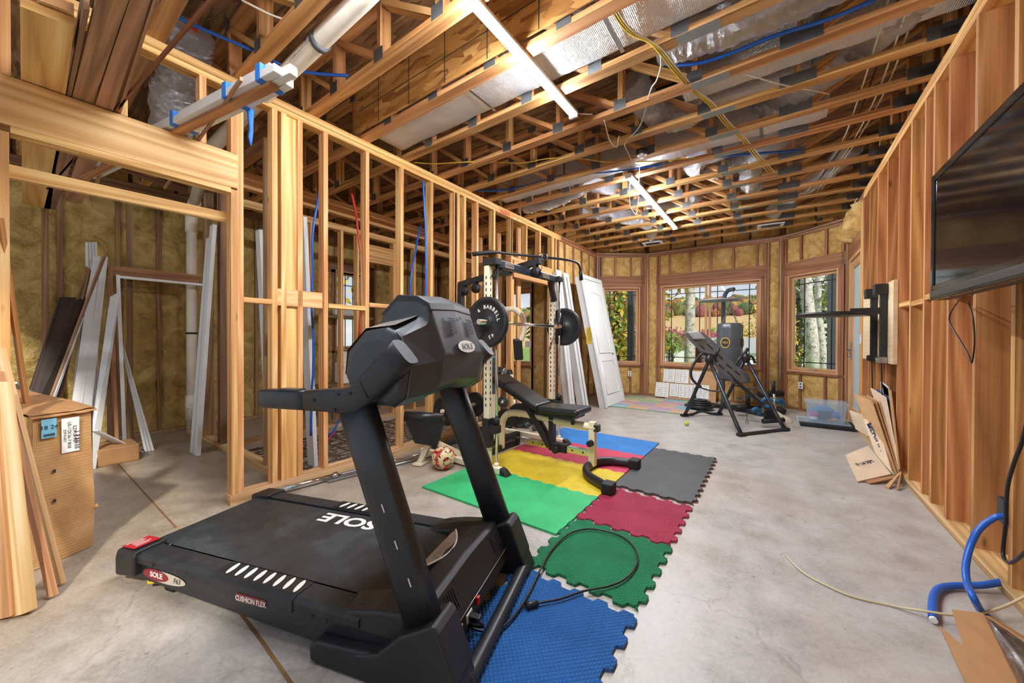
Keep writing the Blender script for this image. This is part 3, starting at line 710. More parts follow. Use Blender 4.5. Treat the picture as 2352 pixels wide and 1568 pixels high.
cable('water_pipe', 'blue water pipe crossing above the white drain pipe top left', [GP(350, 10, z+.2), GP(440, 55, z+.16), GP(520, 90, z+.13), GP(600, 125, z+.1), GP(660, 155, z+.1), GP(720, 168, z+.1), GP(800, 174, z+.1)], .0115, BL, 'pipe')
cable('water_pipe', 'pair of blue pipes dropping beside the white drain pipe', [GP(705, 90, z+.03), GP(690, 130, z+.01), GP(660, 160, z+.01), GP(640, 172, z+.03), GP(610, 190, z+.08)], .014, BL, 'pipe')
cable('water_pipe', 'blue water pipe over the first foil duct hose on the right', [YP(1530, 150, 3.0), YP(1600, 146, 2.98), YP(1680, 122, 2.96), YP(1780, 82, 2.94), YP(1900, 45, 2.93), YP(2010, 0, 2.92)], .013, BL, 'pipe')
cable('water_pipe', 'blue water pipe between trusses reaching the left partition', [GP(1095, 437, z+.05), GP(1150, 437, z+.05), GP(1210, 426, z+.05), GP(1260, 412, z+.05), GP(1300, 402, z+.05), GP(1380, 396, z+.05), GP(1450, 388, z+.05), GP(1560, 372, z+.05), GP(1700, 355, z+.05), GP(1850, 345, z+.05)], .012, BL, 'pipe')
for px0, lab in ((722, 'blue pipe running straight down beside the second stud'),): pass
cable('water_pipe', 'blue pipe hanging down behind the near studs', [(-3.48, ly(722)+.25, 2.95), XP(720, 520, -3.45), XP(718, 620, -3.45), XP(716, 700, -3.44), XP(720, 790, -3.42), XP(719, 860, -3.44), XP(716, 900, -3.46), XP(714, 1000, -3.5)], .011, BL, 'pipe')
cable('water_pipe', 'bright blue pipe clipped down the face of a left stud', [XP(972, 416, XL+.02), XP(975, 480, XL+.02), XP(978, 540, XL+.02), XP(978, 680, XL+.02), XP(972, 705, XL+.0), XP(968, 740, XL-.1), XP(975, 800, -3.35), XP(980, 900, -3.35), XP(978, 945, -3.36)], .012, BL, 'pipe')
cable('water_pipe', 'dark blue pipe slanting behind the left studs', [XP(965, 520, -3.6), XP(952, 590, -3.58), XP(944, 640, -3.56), XP(941, 760, -3.55), XP(942, 860, -3.55)], .012, BL, 'pipe')
cable('water_pipe', 'red pipe slanting down behind the left studs', [XP(808, 445, -3.8), XP(816, 480, -3.78), XP(822, 530, -3.75), XP(832, 640, -3.7), XP(820, 820, -3.66), XP(810, 890, -3.62)], .012, REDP, 'pipe')
for k, px in enumerate((437, 450)): cable('water_pipe', ('red pipe left of its pair beyond the long top plate', 'red pipe right of its pair beyond the long top plate')[k], [GP(px, 45, z+.25), GP(px-2, 90, z+.2), GP(px-1, 135, z+.15)], .012, REDP, 'pipe', group='red pipes top left')
cable('electric_cable', 'yellow cable strung across the trusses from the left top plate', [GP(950, 373, z+.02), GP(1000, 376, z+.03), GP(1070, 372, z+.02), GP(1130, 372, z+.02), GP(1200, 374, z+.02), GP(1260, 364, z+.02), GP(1330, 364, z+.02), GP(1400, 372, z+.02), GP(1500, 370, z+.02), GP(1600, 362, z+.02)], .006, YELC)
for k in range(3):
    o = 7*k
    cable('electric_cable', ('outer yellow cable draped over the first foil duct', 'middle yellow cable draped over the first foil duct', 'inner white cable draped over the first foil duct')[k], [GP(1402+o, 18, z+.03), GP(1425+o, 55, z+.035), GP(1452+o, 80, z+.035), GP(1490+o*.6, 97, z+.01), GP(1512+o, 118, z-.01), GP(1540+o, 155, z+.02), GP(1562+o, 180, z+.02), GP(1590+o, 210, z+.02), GP(1628+o, 240, z+.02), GP(1665+o, 285, z+.02), GP(1700+o, 318, z+.02), GP(1725+o, 350, z+.03), GP(1765+o, 395, z+.03)], .0065, WHC if k == 2 else YELC, group='cables draped through the trusses')
cable('electric_cable', 'white cable looping below the trusses near the light strip end', [GP(1315, 258, z-.02), GP(1340, 262, z-.0), GP(1360, 262, z+.02)], .004, WHC)
cable('electric_cable', 'white cable hanging in a loop under the fourth truss', [GP(1388, 275, z-.0), GP(1395, 305, z-.02), GP(1402, 325, z-.06), GP(1416, 338, z-.08), GP(1420, 320, z-.03), GP(1422, 312, z+.0)], .005, WHC)
cable('electric_cable', 'white cable dropping from the yellow bundle', [GP(1516, 122, z+.0), GP(1518, 150, z+.0), GP(1508, 185, z+.0), GP(1495, 205, z+.0), GP(1480, 260, z+.02), GP(1466, 295, z+.02), GP(1436, 328, z+.0), GP(1440, 345, z+.0), GP(1456, 375, z-.02), GP(1470, 380, z-.02)], .005, WHC)
cable('pull_string', 'thin pull string hanging by the far light strip', [GP(1447, 408, z-.02), GP(1446, 440, z-.1), GP(1447, 470, z-.2), GP(1452, 482, z-.25), GP(1460, 492, z-.28), GP(1464, 480, z-.22), GP(1467, 440, z-.1), GP(1468, 408, z), GP(1470, 370, z)], .003, WHC, 'string')
for k in range(4):
    o = V((.05*k-.12, 0, .03*(k % 2)))
    cable('electric_cable', 'white cable %s running along the right wall top' % ('nearest the studs', 'second from the studs', 'third from the studs', 'furthest from the studs')[3-k], [V((.62, 2.3, z+.10))+o, V((.64, 3.2, z+.06))+o, V((.66, 4.0, z+.05))+o*1.1, V((.63, 4.8, z+.06))+o*.9, V((.55, 5.6, z+.07))+o, V((.45, 6.4, z+.08))+o*1.2], .006, WHC if k != 1 else BLKC, group='cables along the right wall')
cable('electric_cable', 'white cable sagging across two trusses right of centre', [GP(1680, 158, z+.02), GP(1740, 178, z-.0), GP(1800, 195, z+.0), GP(1860, 206, z+.02), GP(1905, 216, z+.05)], .005, WHC)
cable('electric_cable', 'white cable at the top crossing the near trusses', [GP(555, 0, z+.1), GP(590, 18, z+.08), GP(625, 35, z+.08), GP(668, 50, z+.05)], .006, WHC)
cable('electric_cable', 'short white cable against the strand board', [YP(961, 0, 1.9), YP(955, 30, 1.92), YP(940, 75, 1.94)], .005, WHC)
cable('electric_cable', 'thin pale cables pinned along the bay top plates', [PP(1372, 583, (-3.2, 7.6, 0), (1, 0, 0)), V((-2.27, 8.2, 3.075)), V((.06, 8.24, 3.07)), V((.86, 7.58, 3.08)), V((.86, 6.6, 3.09))], .006, WHC, k=1)
for n_, p in enumerate((V((-3.17, 7.62, 0)), V((-2.27, 8.21, 0)), V((.07, 8.23, 0)))):
    cable('electric_cable', 'pale cable stapled down the %s bay corner' % ('left', 'middle', 'right')[n_], [p+V((0, 0, 3.06)), p+V((0, 0, 2.)), p+V((0, 0, 1.0)), p+V((0, 0, .5))], .005, WHC, k=1, group='cables down the bay corners')
# ---------------------------------------------------------------- treadmill (local frame: x forward, y to its far side)
TM = thing('treadmill', 'black folding treadmill with a long belt standing in the foreground', 'treadmill', (-.975, 1.28, 0), math.atan2(.29, .957))
YC = -.03
def L_(mb, name, m, par=None, bevel=0, seg=2): return build(mb, name, m, par or TM, bevel, True, seg)
DZ = .005
# feet with rising covers
for s, nm in ((-1, 'near'), (1, 'far')):
    yo, yi = YC+s*.425, YC+s*.30
    pr = [(-.57, .0), (-.60, .012), (-.605, .06), (-.57, .088), (-.40, .10), (-.30, .115), (-.205, .195), (-.075, .262), (-.055, .25), (.03, .06), (.05, .012), (.05, 0)]
    b = MB(); b.loft([[(x, yo, z) for x, z in pr], [(x, yi, z) for x, z in pr]]); ft = L_(b, 'foot_cover', BLACK, None, .012, 3)
    b = MB(); pr2 = [(-.40, .085), (-.285, .123), (-.2, .205), (-.07, .275), (-.045, .255), (.02, .09), (-.1, .07)]
    b.loft([[(x, yo+s*.006, z) for x, z in pr2], [(x, yi-s*.004, z) for x, z in pr2]]); L_(b, 'cover_shell', BLACK, ft, .01, 3)
    # upright
    yu = YC+s*.365
    b = MB(); secs = []
    for t in (0, .33, .66, 1):
        cx, cz = -.13 - .30*t, .20 + .76*t; w = .066+.004*t
        secs.append([(cx + w*math.copysign(abs(math.cos(a))**.55, math.cos(a)), yu + .036*math.copysign(abs(math.sin(a))**.7, math.sin(a)), cz + .45*w*math.copysign(abs(math.cos(a))**.55, math.cos(a))) for a in [2*PI*k/20 for k in range(20)]])
    b.loft(secs, sm=True); up = L_(b, 'upright', BLACKM)
    for zz, xx in ((.62, -.31), (.50, -.255), (.38, -.20)):
        b = MB(); b.frame_box((xx+.025, yu+s*.0365, zz), (-.4, 0, .92), (0, 1, 0), (.92, 0, .4), .03, .002, .004); L_(b, 'scuff_mark', PAPER, up)
b = MB(); P = [(-.02, YC-.36, .075), (.005, YC-.33, .045), (.012, YC-.27, .036), (.012, YC+.27, .036), (.005, YC+.33, .045), (-.02, YC+.36, .075)]
b.tube(crom(P, 5), .034, 12, flat=((1, 0, 0), .9)); L_(b, 'crossbar', BLACKM)
# deck, belt, side rails
b = MB(); b.loft([[(x, y, z) for x, z in ((-1.79, .045), (-1.80, .115), (-.36, .155), (-.15, .15), (-.15, .06), (-.6, .03))] for y in (YC-.375, YC+.375)]); fr = L_(b, 'deck_frame', BLACKM, None, .006)
b = MB(); bm_secs = []
for x, z in ((-1.80, .115), (-1.835, .13), (-1.842, .146), (-1.83, .160), (-1.80, .166), (-.36, .190)): bm_secs.append([(x, YC-.275, z), (x, YC+.275, z)])
for i in range(len(bm_secs)-1):
    q = b.add(bm_secs[i]+bm_secs[i+1]); b.face((q, q+1, q+3, q+2), [(i, 0), (i, 1), (i+1, 1), (i+1, 0)], True)
t = NT('running_belt'); co = t.map('Object'); n1 = t.noise(co, 3., 6., .7); n2 = t.noise(co, 60., 3., .6)
cc = t.ramp(n1, [(.35, srgb('1D2023')), (.55, srgb('2C3134')), (.62, srgb('3A4042')), (.8, srgb('2A2E30'))]); cc = t.mix(t.math('MULTIPLY', t.ramp(n2, [(.62, (0, 0, 0)), (.72, (1, 1, 1))]), .35), cc, srgb('6A6A66')); t.col(cc); t.set(Roughness=.5); t.bump(t.noise(co, 500., 2.), .2, .001)
BELT = t.m
bl = L_(b, 'running_belt', BELT)
text('SOLE', 'belt_lettering', .125, (-.985, YC+.195, .1815), (-1, 0, -.0167), (0, -1, 0), WHITEL, TM, .0005, bold=.004, local=True, sx=1.35).parent = bl
t = NT('dusty_rail'); co = t.map('Object'); n1 = t.noise(co, 20., 8., .75)
t.col(t.ramp(n1, [(.4, srgb('1E2023')), (.62, srgb('2B2D2F')), (.78, srgb('6E6B66'))])); t.set(Roughness=.55); t.bump(t.noise(co, 700., 2.), .3, .001); RAIL = t.m
for s in (-1, 1):
    y0, y1 = YC+s*.288, YC+s*.392; sd = 'side_rail'
    b = MB(); pr = lambda x, z: [(x, y0, z-.035), (x, y0, z), (x, y1-s*.02, z), (x, y1, z-.012), (x, y1, z-.045)]
    b.loft([pr(-1.74, .174), pr(-.40, .196)]); sr = L_(b, sd, RAIL, None, .004)
    x0p, x1p = (-1.20, -.72)
    zt = lambda x: .174 + (x+1.74)*.0164
    b = MB(); b.loft([[(x, y0+s*.004, zt(x)+.001), (x, y0+s*.004, zt(x)+.006), (x, y1-s*.018, zt(x)+.006), (x, y1+s*.004, zt(x)-.008), (x, y1+s*.004, zt(x)-.055)] for x in (x0p, x1p)]); pad = L_(b, 'rail_pad', BLACK, sr, .003)
    for k in range(8 if s < 0 else 7):
        xc = x0p+.055+.056*k; b = MB(); yc2 = (y0+y1)/2-s*.008; z = zt(xc)+.0068
        i = b.add([(xc + .012*math.cos(a) + .026*math.sin(a)*(-s)*-.3, yc2 + .036*math.sin(a), z) for a in [2*PI*j/16 for j in range(16)]]); b.face(range(i, i+16)); L_(b, 'grip_mark', WHITEL, pad)
    b = MB(); b.loft([[(x, YC+s*.27, z0), (x, YC+s*.27, z1), (x, YC+s*.395, z1-.004), (x, YC+s*.405, z1-.03), (x, YC+s*.405, z0)] for x, z0, z1 in ((-1.87, .085, .165), (-1.86, .05, .182), (-1.72, .07, .19))]); ec = L_(b, 'end_cap', BLACK, None, .01, 3)
    b = MB()
    for x in (-1.60, -.55, -.62): b.cyl((x, y1+s*.001, .145), (x, y1+s*.006, .145), .007)
    L_(b, 'screw', INK, sr)
    if s < 0:
        b = MB(); b.frame_box((-1.80, YC-.335, .1885), (1, 0, .06), (0, 1, 0), (-.06, 0, 1), .10, .105, .0015); lb = L_(b, 'warning_label', RED, ec)
        b = MB()
        for k in range(5): b.frame_box((-1.835+.016*k, YC-.345+.01*(k % 2), .1895+.0009*k), (1, 0, .06), (0, 1, 0), (-.06, 0, 1), .004, .065-.01*(k % 3), .0006)
        L_(b, 'label_lines', WHITEL, lb)
yf = YC-.3765
def oval(mb, c, ax, ay, rx, ry, n=28, d=.001):
    c, ax, ay = V(c), V(ax).normalized(), V(ay).normalized(); nn = ax.cross(ay)*d
    i = mb.add([c+nn+ax*(rx*math.cos(2*PI*k/n))+ay*(ry*math.sin(2*PI*k/n)) for k in range(n)]); mb.face(range(i, i+n))
b = MB(); oval(b, (-1.545, yf, .088), (1, 0, .03), (0, 0, 1), .155, .027); dc = L_(b, 'name_badge', plain('badge_beige', 'CFC2AE', .4), fr)
b = MB(); oval(b, (-1.605, yf-.0006, .088), (1, 0, .03), (0, 0, 1), .095, .0265); L_(b, 'badge_red', plain('badge_red', '8E2029', .4), dc)
text('SOLE', 'badge_text', .034, (-1.60, yf-.002, .088), (1, 0, .03), (0, 0, 1), WHITEL, TM, .0004, bold=.001, local=True, sx=1.2).parent = dc
text('F63', 'badge_text', .034, (-1.45, yf-.002, .091), (1, 0, .03), (0, 0, 1), INK, TM, .0004, local=True, shear=.25).parent = dc
yg = YC-.3975
b = MB(); b.frame_box((-.945, yg, .135), (1, 0, .04), (0, 1, 0), (0, 0, 1), .17, .001, .032); dc = L_(b, 'flex_badge', plain('flex_red', '8E2029', .4), None, .0)
text('CUSHION FLEX', 'badge_text', .03, (-.945, yg-.0015, .132), (1, 0, .04), (0, 0, 1), WHITEL, TM, .0004, bold=.0008, local=True, sx=.85).parent = dc
for s in (-1, 1):
    b = MB(); b.prism([(-1.62, YC+s*.33-.02, .05), (-1.50, YC+s*.33-.02, .05), (-1.53, YC+s*.33-.02, .0), (-1.59, YC+s*.33-.02, .0)], (0, .04, 0)); L_(b, 'rear_foot', RUBBER, None, .006)
b = MB(); b.tube([(-1.70, yf+.02, .045), (-1.66, yf-.0, .038), (-1.61, yf+.02, .045)], .006, 6); L_(b, 'release_lever', plain('yellow_plastic', 'E3B92C', .4))
# motor hood
def hood(y):
    e = min(1, abs(y-YC)/.345); back = -.33 - .14*e**3
    return [(-.06, y, .085), (-.075, y, .14), (-.135, y, .262-.012*e), (-.155, y, .274-.014*e), (-.24, y, .268-.022*e), (back+.02, y, .225-.01*e), (back, y, .195), (back+.02, y, .12)]
b = MB(); b.loft([hood(YC-.345+.69*k/16) for k in range(17)], sm=False); hd = L_(b, 'motor_hood', BLACK, None, .008, 3)
for s in (-1, 1):
    b = MB()
    sec = lambda x, h, w: [(x, YC+s*.24, .15), (x, YC+s*.24, .178+h*.6), (x, YC+s*.28, .182+h), (x, YC+s*(.28+w), .176+h*.8), (x, YC+s*(.28+w)+s*.006, .14)]
    b.loft([sec(-.52, .0, .10), sec(-.44, .035, .102), (sec(-.34, .062, .102)), sec(-.22, .082, .10), sec(-.15, .082, .08)]); L_(b, 'hood_wing', BLACK, hd, .01, 3)
# silver crescent name plate on the hood
b = MB(); N_ = 14
top = lambda x, y: .2265 + (x+.31)*.62 if x < -.24 else .27
ins = []; outs = []
for k in range(N_+1):
    y = YC-.165+.33*k/N_; a = (y-YC)/.165
    ins.append((-.318+.0*a, y, .240+.004)); outs.append((-.295+.065*(1-a*a), y, .2615))
i = b.add(ins+outs)
for k in range(N_): b.face((i+k, i+k+1, i+N_+1+k+1, i+N_+1+k))
pl = L_(b, 'hood_plate', SILVER, hd)
b = MB(); b.tube([(x+.002, y, z+.004) for x, y, z in outs], .004, 6); L_(b, 'plate_edge', PAPER, hd)
text('SOLE', 'plate_text', .035, (-.283, YC, .2575), (0, -1, 0), (1, 0, .33), plain('plate_mark', '9A8E84', .4), TM, .0004, local=True, sx=1.6).parent = pl
def hood_face(y, h):                                   # point on the sloping front face
    return V((-.075-.06*(h-.14)/.122+.0015, y, h))
fx, fu = V((0, 1, 0)), V((-.06, 0, .122)).normalized()
for yc2, wd in ((YC-.24, .0), (YC+.25, .0)):
    b = MB()
    for k in range(8): b.frame_box(hood_face(yc2-.05+.0145*k, .205), fx, fx.cross(fu), fu, .007, .002, .075)
    L_(b, 'vent_slots', INK, hd)
b = MB(); b.tube([(-.072, YC-.33, .143), (-.072, YC+.33, .143)], .0022, 5); L_(b, 'hood_seam', SILVER, hd)
b = MB(); b.frame_box((-.064, YC-.075, .125), fx, (1, 0, 0), (0, 0, 1), .02, .012, .032); L_(b, 'power_switch', plain('red_switch', 'D0252C', .3), hd, .002)
b = MB(); b.frame_box((-.066, YC-.155, .115), fx, (1, 0, 0), (0, 0, 1), .05, .006, .035); L_(b, 'power_inlet', WHITE2, hd, .002)
b = MB(); b.frame_box((-.064, YC-.245, .112), fx, (1, 0, 0), (0, 0, 1), .055, .002, .04); lb = L_(b, 'serial_label', PAPER, hd)
b = MB(); b.frame_box((-.0625, YC-.255, .118), fx, (1, 0, 0), (0, 0, 1), .02, .001, .024); L_(b, 'label_red', RED, lb)
# handles
def rbox_path(mb, pts, hw, hh, n=16, p=.5):
    """rounded rectangular section swept through pts in the xz plane at constant y; hh per point"""
    P = [V(q) for q in pts]; secs = []
    for i, c in enumerate(P):
        d = (P[min(i+1, len(P)-1)]-P[max(i-1, 0)]).normalized(); u = V((0, 1, 0)).cross(d); u = -u if u.z < 0 else u
        h = hh[i] if isinstance(hh, (list, tuple)) else hh; w = hw[i] if isinstance(hw, (list, tuple)) else hw
        secs.append([c + V((0, 1, 0))*(w*math.copysign(abs(math.cos(a))**p, math.cos(a))) + u*(h*math.copysign(abs(math.sin(a))**p, math.sin(a))) for a in [2*PI*k/n for k in range(n)]])
    mb.loft(secs, sm=True)
for s in (-1, 1):
    yh = YC+s*.37
    b = MB(); rbox_path(b, [(-.915, yh, .972), (-.905, yh, .972), (-.87, yh, .973), (-.70, yh, .976), (-.655, yh, .978)], [.018, .028, .032, .032, .032], [.026, .036, .039, .039, .040]); hg = L_(b, 'hand_grip', VINYL)
    b = MB(); b.box(-.80, -.70, yh-.024, yh+.024, 1.008, 1.019); L_(b, 'pulse_plate', plain('dark_steel', '44464A', .3, .8), hg, .005)
    b = MB(); rbox_path(b, [(-.655, yh, .978), (-.56, yh, .984), (-.47, yh, .985), (-.42, yh, .995), (-.37, yh, 1.035), (-.28, yh, 1.115), (-.215, yh, 1.175)], .036, [.0405, .044, .049, .052, .052, .055, .056]); ar = L_(b, 'handrail_arm', BLACK)
    b = MB()
    for x, z in ((-.60, .985), (-.50, .955), (-.43, 1.02), (-.485, 1.015)): b.cyl((x, yh+s*.034, z), (x, yh+s*.0385, z), .007, 10)
    L_(b, 'bolt_hole', INK, ar)
    b = MB(); b.tube([(-.345, yh-.0372, 1.005), (-.39, yh-.0372, 1.07)], .0015, 4); L_(b, 'seam', INK, ar)
# console
CS = {  # y offset -> 11 section points (x, z)
 .36: [(-.40, .985), (-.31, .985), (-.265, 1.02), (-.25, 1.11), (-.285, 1.185), (-.30, 1.20), (-.33, 1.215), (-.41, 1.205), (-.47, 1.14), (-.485, 1.08), (-.45, 1.0)],
 .335: [(-.40, .965), (-.29, .965), (-.235, 1.0), (-.215, 1.12), (-.26, 1.225), (-.28, 1.245), (-.32, 1.262), (-.42, 1.250), (-.50, 1.17), (-.51, 1.08), (-.46, .985)],
 .21: [(-.40, .97), (-.26, .97), (-.20, 1.01), (-.175, 1.13), (-.225, 1.275), (-.25, 1.295), (-.30, 1.305), (-.42, 1.280), (-.51, 1.18), (-.52, 1.09), (-.47, .99)],
 .185: [(-.40, .985), (-.25, .985), (-.185, 1.03), (-.158, 1.15), (-.225, 1.335), (-.24, 1.362), (-.29, 1.388), (-.38, 1.395), (-.46, 1.32), (-.51, 1.15), (-.47, 1.0)],
 .0: [(-.40, 1.0), (-.25, 1.0), (-.19, 1.04), (-.150, 1.15), (-.215, 1.345), (-.235, 1.375), (-.29, 1.402), (-.38, 1.408), (-.46, 1.33), (-.51, 1.16), (-.47, 1.01)]}
ys = [-.36, -.335, -.21, -.185, 0, .185, .21, .335, .36]
b = MB(); b.loft([[(x, YC+y, z) for x, z in CS[abs(y)]] for y in ys]); cn = L_(b, 'console', plain('console_grey', '34383E', .4, var=.12, bump=.25, bscale=700.), None, .012, 3)
for s in (-1, 1):
    b = MB(); prs = []
    for y, q in ((s*.33, CS[.335]), (s*.205, CS[.21])): prs.append([(q[k][0]+dx, YC+y, q[k][1]+dz) for k, dx, dz in ((6, .03, .009), (7, 0, .009), (8, -.009, .006), (9, -.009, 0))])
    i = b.add(prs[0]+prs[1])
    for k in range(3): b.face((i+k, i+k+1, i+4+k+1, i+4+k), None, True)
    L_(b, 'silver_trim', SILVER, cn)
    b = MB(); q = CS[.335]; b.tube([(q[k][0]+.004, YC+s*.336, q[k][1]) for k in (1, 2, 3, 4, 5)], .0028, 6); L_(b, 'edge_bead', GREY, cn)
b = MB(); q = CS[.185]; g = CS[.0]
b.loft([[(x+dx, YC+y, z+dz) for (x, z), dx, dz in zip(CS[0. if y == 0 else .185][4:9], (.004, .006, .004, 0, -.004), (.0, .006, .008, .008, .004))] + [(-.40, YC+y, 1.26)] for y in (-.19, -.185, 0, .185, .19)]); L_(b, 'fan_cowl', BLACK, cn, .006)
p3, p4 = V((-.152, YC, 1.15)), V((-.217, YC, 1.345)); du = (p4-p3).normalized(); nn = V((0, 1, 0)).cross(du); nn = nn if nn.x > 0 else -nn
b = MB(); oc = p3+du*.035+nn*.009; oval(b, oc, (0, 1, 0), du, .082, .028); lg = L_(b, 'logo_badge', WHITE2, cn)
text('SOLE', 'logo_text', .036, oc+nn*.0025, (0, 1, 0), du, GREY, TM, .0004, local=True, sx=1.35, shear=.25).parent = lg
for yy in (-.085, .085):
    b = MB()
    for r in range(9):
        for k in range(3):
            b.frame_box(p3+du*(.095+.0085*r)+nn*.0085+V((0, yy-.022+.021*k+.010*(r % 2)+.002*r, 0)), (0, 1, 0), du, nn, .016, .0042, .002)
    L_(b, 'speaker_grille', INK, cn)
b = MB()
for yy, h in ((-.14, .155), (.02, .17), (.165, .15), (.165, -.12), (-.29, .0)):
    c = p3+du*h+nn*(.007 if h > .1 else -.002)+V((0, yy, 0))
    if abs(yy) < .2 and h > .1: b.cyl(c, c+nn*.002, .007, 10)
L_(b, 'screw_hole', INK, cn)
b = MB()
for k in range(3): b.frame_box((-.205+.004, YC-.14+.022*k, 1.035), (0, 1, .6), (.6, 0, .8), (1, 0, 0), .004, .03, .004)
L_(b, 'drain_slot', INK, cn)
# power cord coiled on the mats (moves on its own)
PZ = .030
cp = [V(TM.matrix_basis @ V((-.05, YC-.155, .115))), V(TM.matrix_basis @ V((-.005, YC-.15, .085)))]
pts = cp + [GP(1075, 1435, .05), GP(1100, 1447, PZ), GP(1140, 1447, PZ), GP(1175, 1420, PZ), GP(1210, 1370, PZ), GP(1240, 1310, PZ), GP(1270, 1258, PZ), GP(1310, 1224, PZ), GP(1360, 1214, PZ), GP(1420, 1228, PZ), GP(1455, 1255, PZ), GP(1464, 1290, PZ), GP(1440, 1325, PZ), GP(1400, 1345, PZ), GP(1340, 1357, PZ), GP(1290, 1374, PZ), GP(1250, 1382, PZ), GP(1225, 1387, PZ)]
b = MB(); b.tube(crom(pts, 6), .0052, 8); pc = build(b, 'power_cord', BLKC); tag(pc, 'black power cord looped on the green foam mat and plugged into the treadmill', 'cord')
e0, e1 = GP(1235, 1385, PZ), GP(1208, 1391, PZ)
b = MB(); b.cyl(e0, e1, .013, 10, .017); d = (e1-e0).normalized(); s_ = V((-d.y, d.x, 0))
for k in (-1, 0, 1): b.bar(e1+s_*.006*k, e1+s_*.006*k+d*.02, .002, .006)
build(b, 'plug', BLKC, pc, local=False)
b = MB(); b.frame_box(TM.matrix_basis @ V((-.04, YC-.155, .115)), (.957, .29, 0), (-.29, .957, 0), (0, 0, 1), .045, .03, .022); build(b, 'connector', BLKC, pc, .004)
# ---------------------------------------------------------------- foam floor tiles
def mat_mat(name, c, kind):
    t = NT(name); co = t.map('Object'); n = t.noise(co, 4., 6., .65)
    c0 = srgb(c); lo = tuple(x*.72 for x in c0[:3])+(1,); hi = tuple(min(1, x*1.15+.02) for x in c0[:3])+(1,)
    cc = t.ramp(n, [(.3, lo), (.6, c0), (.8, hi)])
    if kind == 'stud':
        sx = t.n('ShaderNodeSeparateXYZ'); mp = t.n('ShaderNodeMapping'); mp.inputs['Scale'].default_value = (62, 62, 62); mp.inputs['Rotation'].default_value = (0, 0, R(45)); t.l(co, mp.inputs[0]); t.l(mp.outputs[0], sx.inputs[0])
        h = t.math('MINIMUM', t.math('PINGPONG', sx.outputs[0], .5), t.math('PINGPONG', sx.outputs[1], .5)); t.bump(h, 1., .02)
        cc = t.mix(t.math('MULTIPLY', t.ramp(h, [(.05, (1, 1, 1)), (.18, (0, 0, 0))]), .25), cc, tuple(x*.55 for x in c0[:3])+(1,)); t.set(Roughness=.42)
    else:
        d = t.noise(co, 26., 4., .6, 1.); cc = t.mix(t.math('MULTIPLY', t.ramp(d, [(.66, (0, 0, 0)), (.72, (1, 1, 1))]), .4), cc, tuple(x*.5 for x in c0[:3])+(1,)); t.set(Roughness=.55); t.bump(t.noise(co, 300., 2.), .2, .002)
    t.col(cc); return t.m
PITCH = .061
def edge(a, c, teeth, dep=.0145):
    """outline from a to c (axis aligned); teeth follow the floor grid so that neighbours mesh"""
    a, c = V(a), V(c); L = (c-a).length; d = (c-a)/L; n = V((abs(d.y), abs(d.x), 0))   # fixed sense so both neighbours share the curve
    if not teeth: return [a]
    k = max(2, round(L/PITCH)); pts = [a]; rev = (d.x+d.y) < 0
    for i in range(k):
        j = (k-1-i) if rev else i
        s = 1 if j % 2 else -1
        if j in (0, k-1) and False: s = 0
        for f in (.12, .88): 
            g = f + (.10 if f < .5 else -.10)*(0)
            pts.append(a + d*L*(i+g)/k + n*(dep*s))
    return pts
def tile(label, x0, x1, y0, y1, m, teeth=(1, 1, 1, 1), th=.014, group='foam floor tiles', dep=.0145, name='foam_tile', z0=.0012):
    """teeth flags: -y, +x, +y, -x"""
    q = [(x0, y0, 0), (x1, y0, 0), (x1, y1, 0), (x0, y1, 0)]
    pts = []
    for i in range(4): pts += edge(q[i], q[(i+1) % 4], teeth[i], dep)
    b = MB(); n = len(pts); ins = dep*1.3
    cl = lambda v, lo, hi: min(max(v, lo), hi)
    inner = [V((cl(p.x, x0+ins, x1-ins), cl(p.y, y0+ins, y1-ins), 0)) for p in pts]
    i0 = b.add([p+V((0, 0, z0)) for p in pts]); i1 = b.add([p+V((0, 0, z0+th)) for p in pts])
    j1 = b.add([p+V((0, 0, z0+th)) for p in inner]); c1 = b.add([V((x0+ins, y0+ins, z0+th)), V((x1-ins, y0+ins, z0+th)), V((x1-ins, y1-ins, z0+th)), V((x0+ins, y1-ins, z0+th))])
    b.face((c1, c1+1, c1+2, c1+3))
    for k in range(n):
        q = (k+1) % n
        b.face((i0+k, i0+q, i1+q, i1+k))
        if (inner[k]-inner[q]).length < 1e-6: b.face((i1+k, i1+q, j1+q))
        else: b.face((i1+k, i1+q, j1+q, j1+k))
    return tag(build(b, name, m), label, 'floor mat', group)
MG = mat_mat('mat_green', '33B26C', 's'); MY = mat_mat('mat_yellow', 'D8BC2C', 's'); MR = mat_mat('mat_crimson', 'C93A5A', 's'); MBL = mat_mat('mat_blue', '2378C4', 's')
SG = mat_mat('studded_green', '1E8A5C', 'stud'); SP = mat_mat('studded_pink', 'C4415E', 'stud'); SB = mat_mat('studded_blue', '2A6CB4', 'stud'); MK = mat_mat('mat_charcoal', '4A4C4C', 's')
gx = (-2.335, -1.715, -1.095); gy = (2.00, 2.655, 3.265, 3.875, 4.475)
nm = ('green', 'yellow', 'crimson', 'blue')
for j, m in enumerate((MG, MY, MR, MBL)):
    for i in (0, 1):
        lab = 'smooth %s foam tile %s' % (nm[j], ('under the rack side of the gym floor', 'on the open floor side of the gym floor')[i])
        tile(lab, gx[i], gx[i+1], gy[j], gy[j+1], m, (j > 0, i == 0, j < 3, i == 1), .014, 'smooth foam tiles under the rack', .009)
tile('studded blue foam tile under the front of the treadmill', -1.085, -.49, .985, 1.60, SB, group='studded foam tiles in a row')
tile('studded green foam tile carrying the looped power cord', -1.085, -.49, 1.655, 2.265, SG, group='studded foam tiles in a row')
tile('studded pink foam tile between the green tile and the charcoal mat', -1.085, -.49, 2.285, 2.895, SP, group='studded foam tiles in a row')
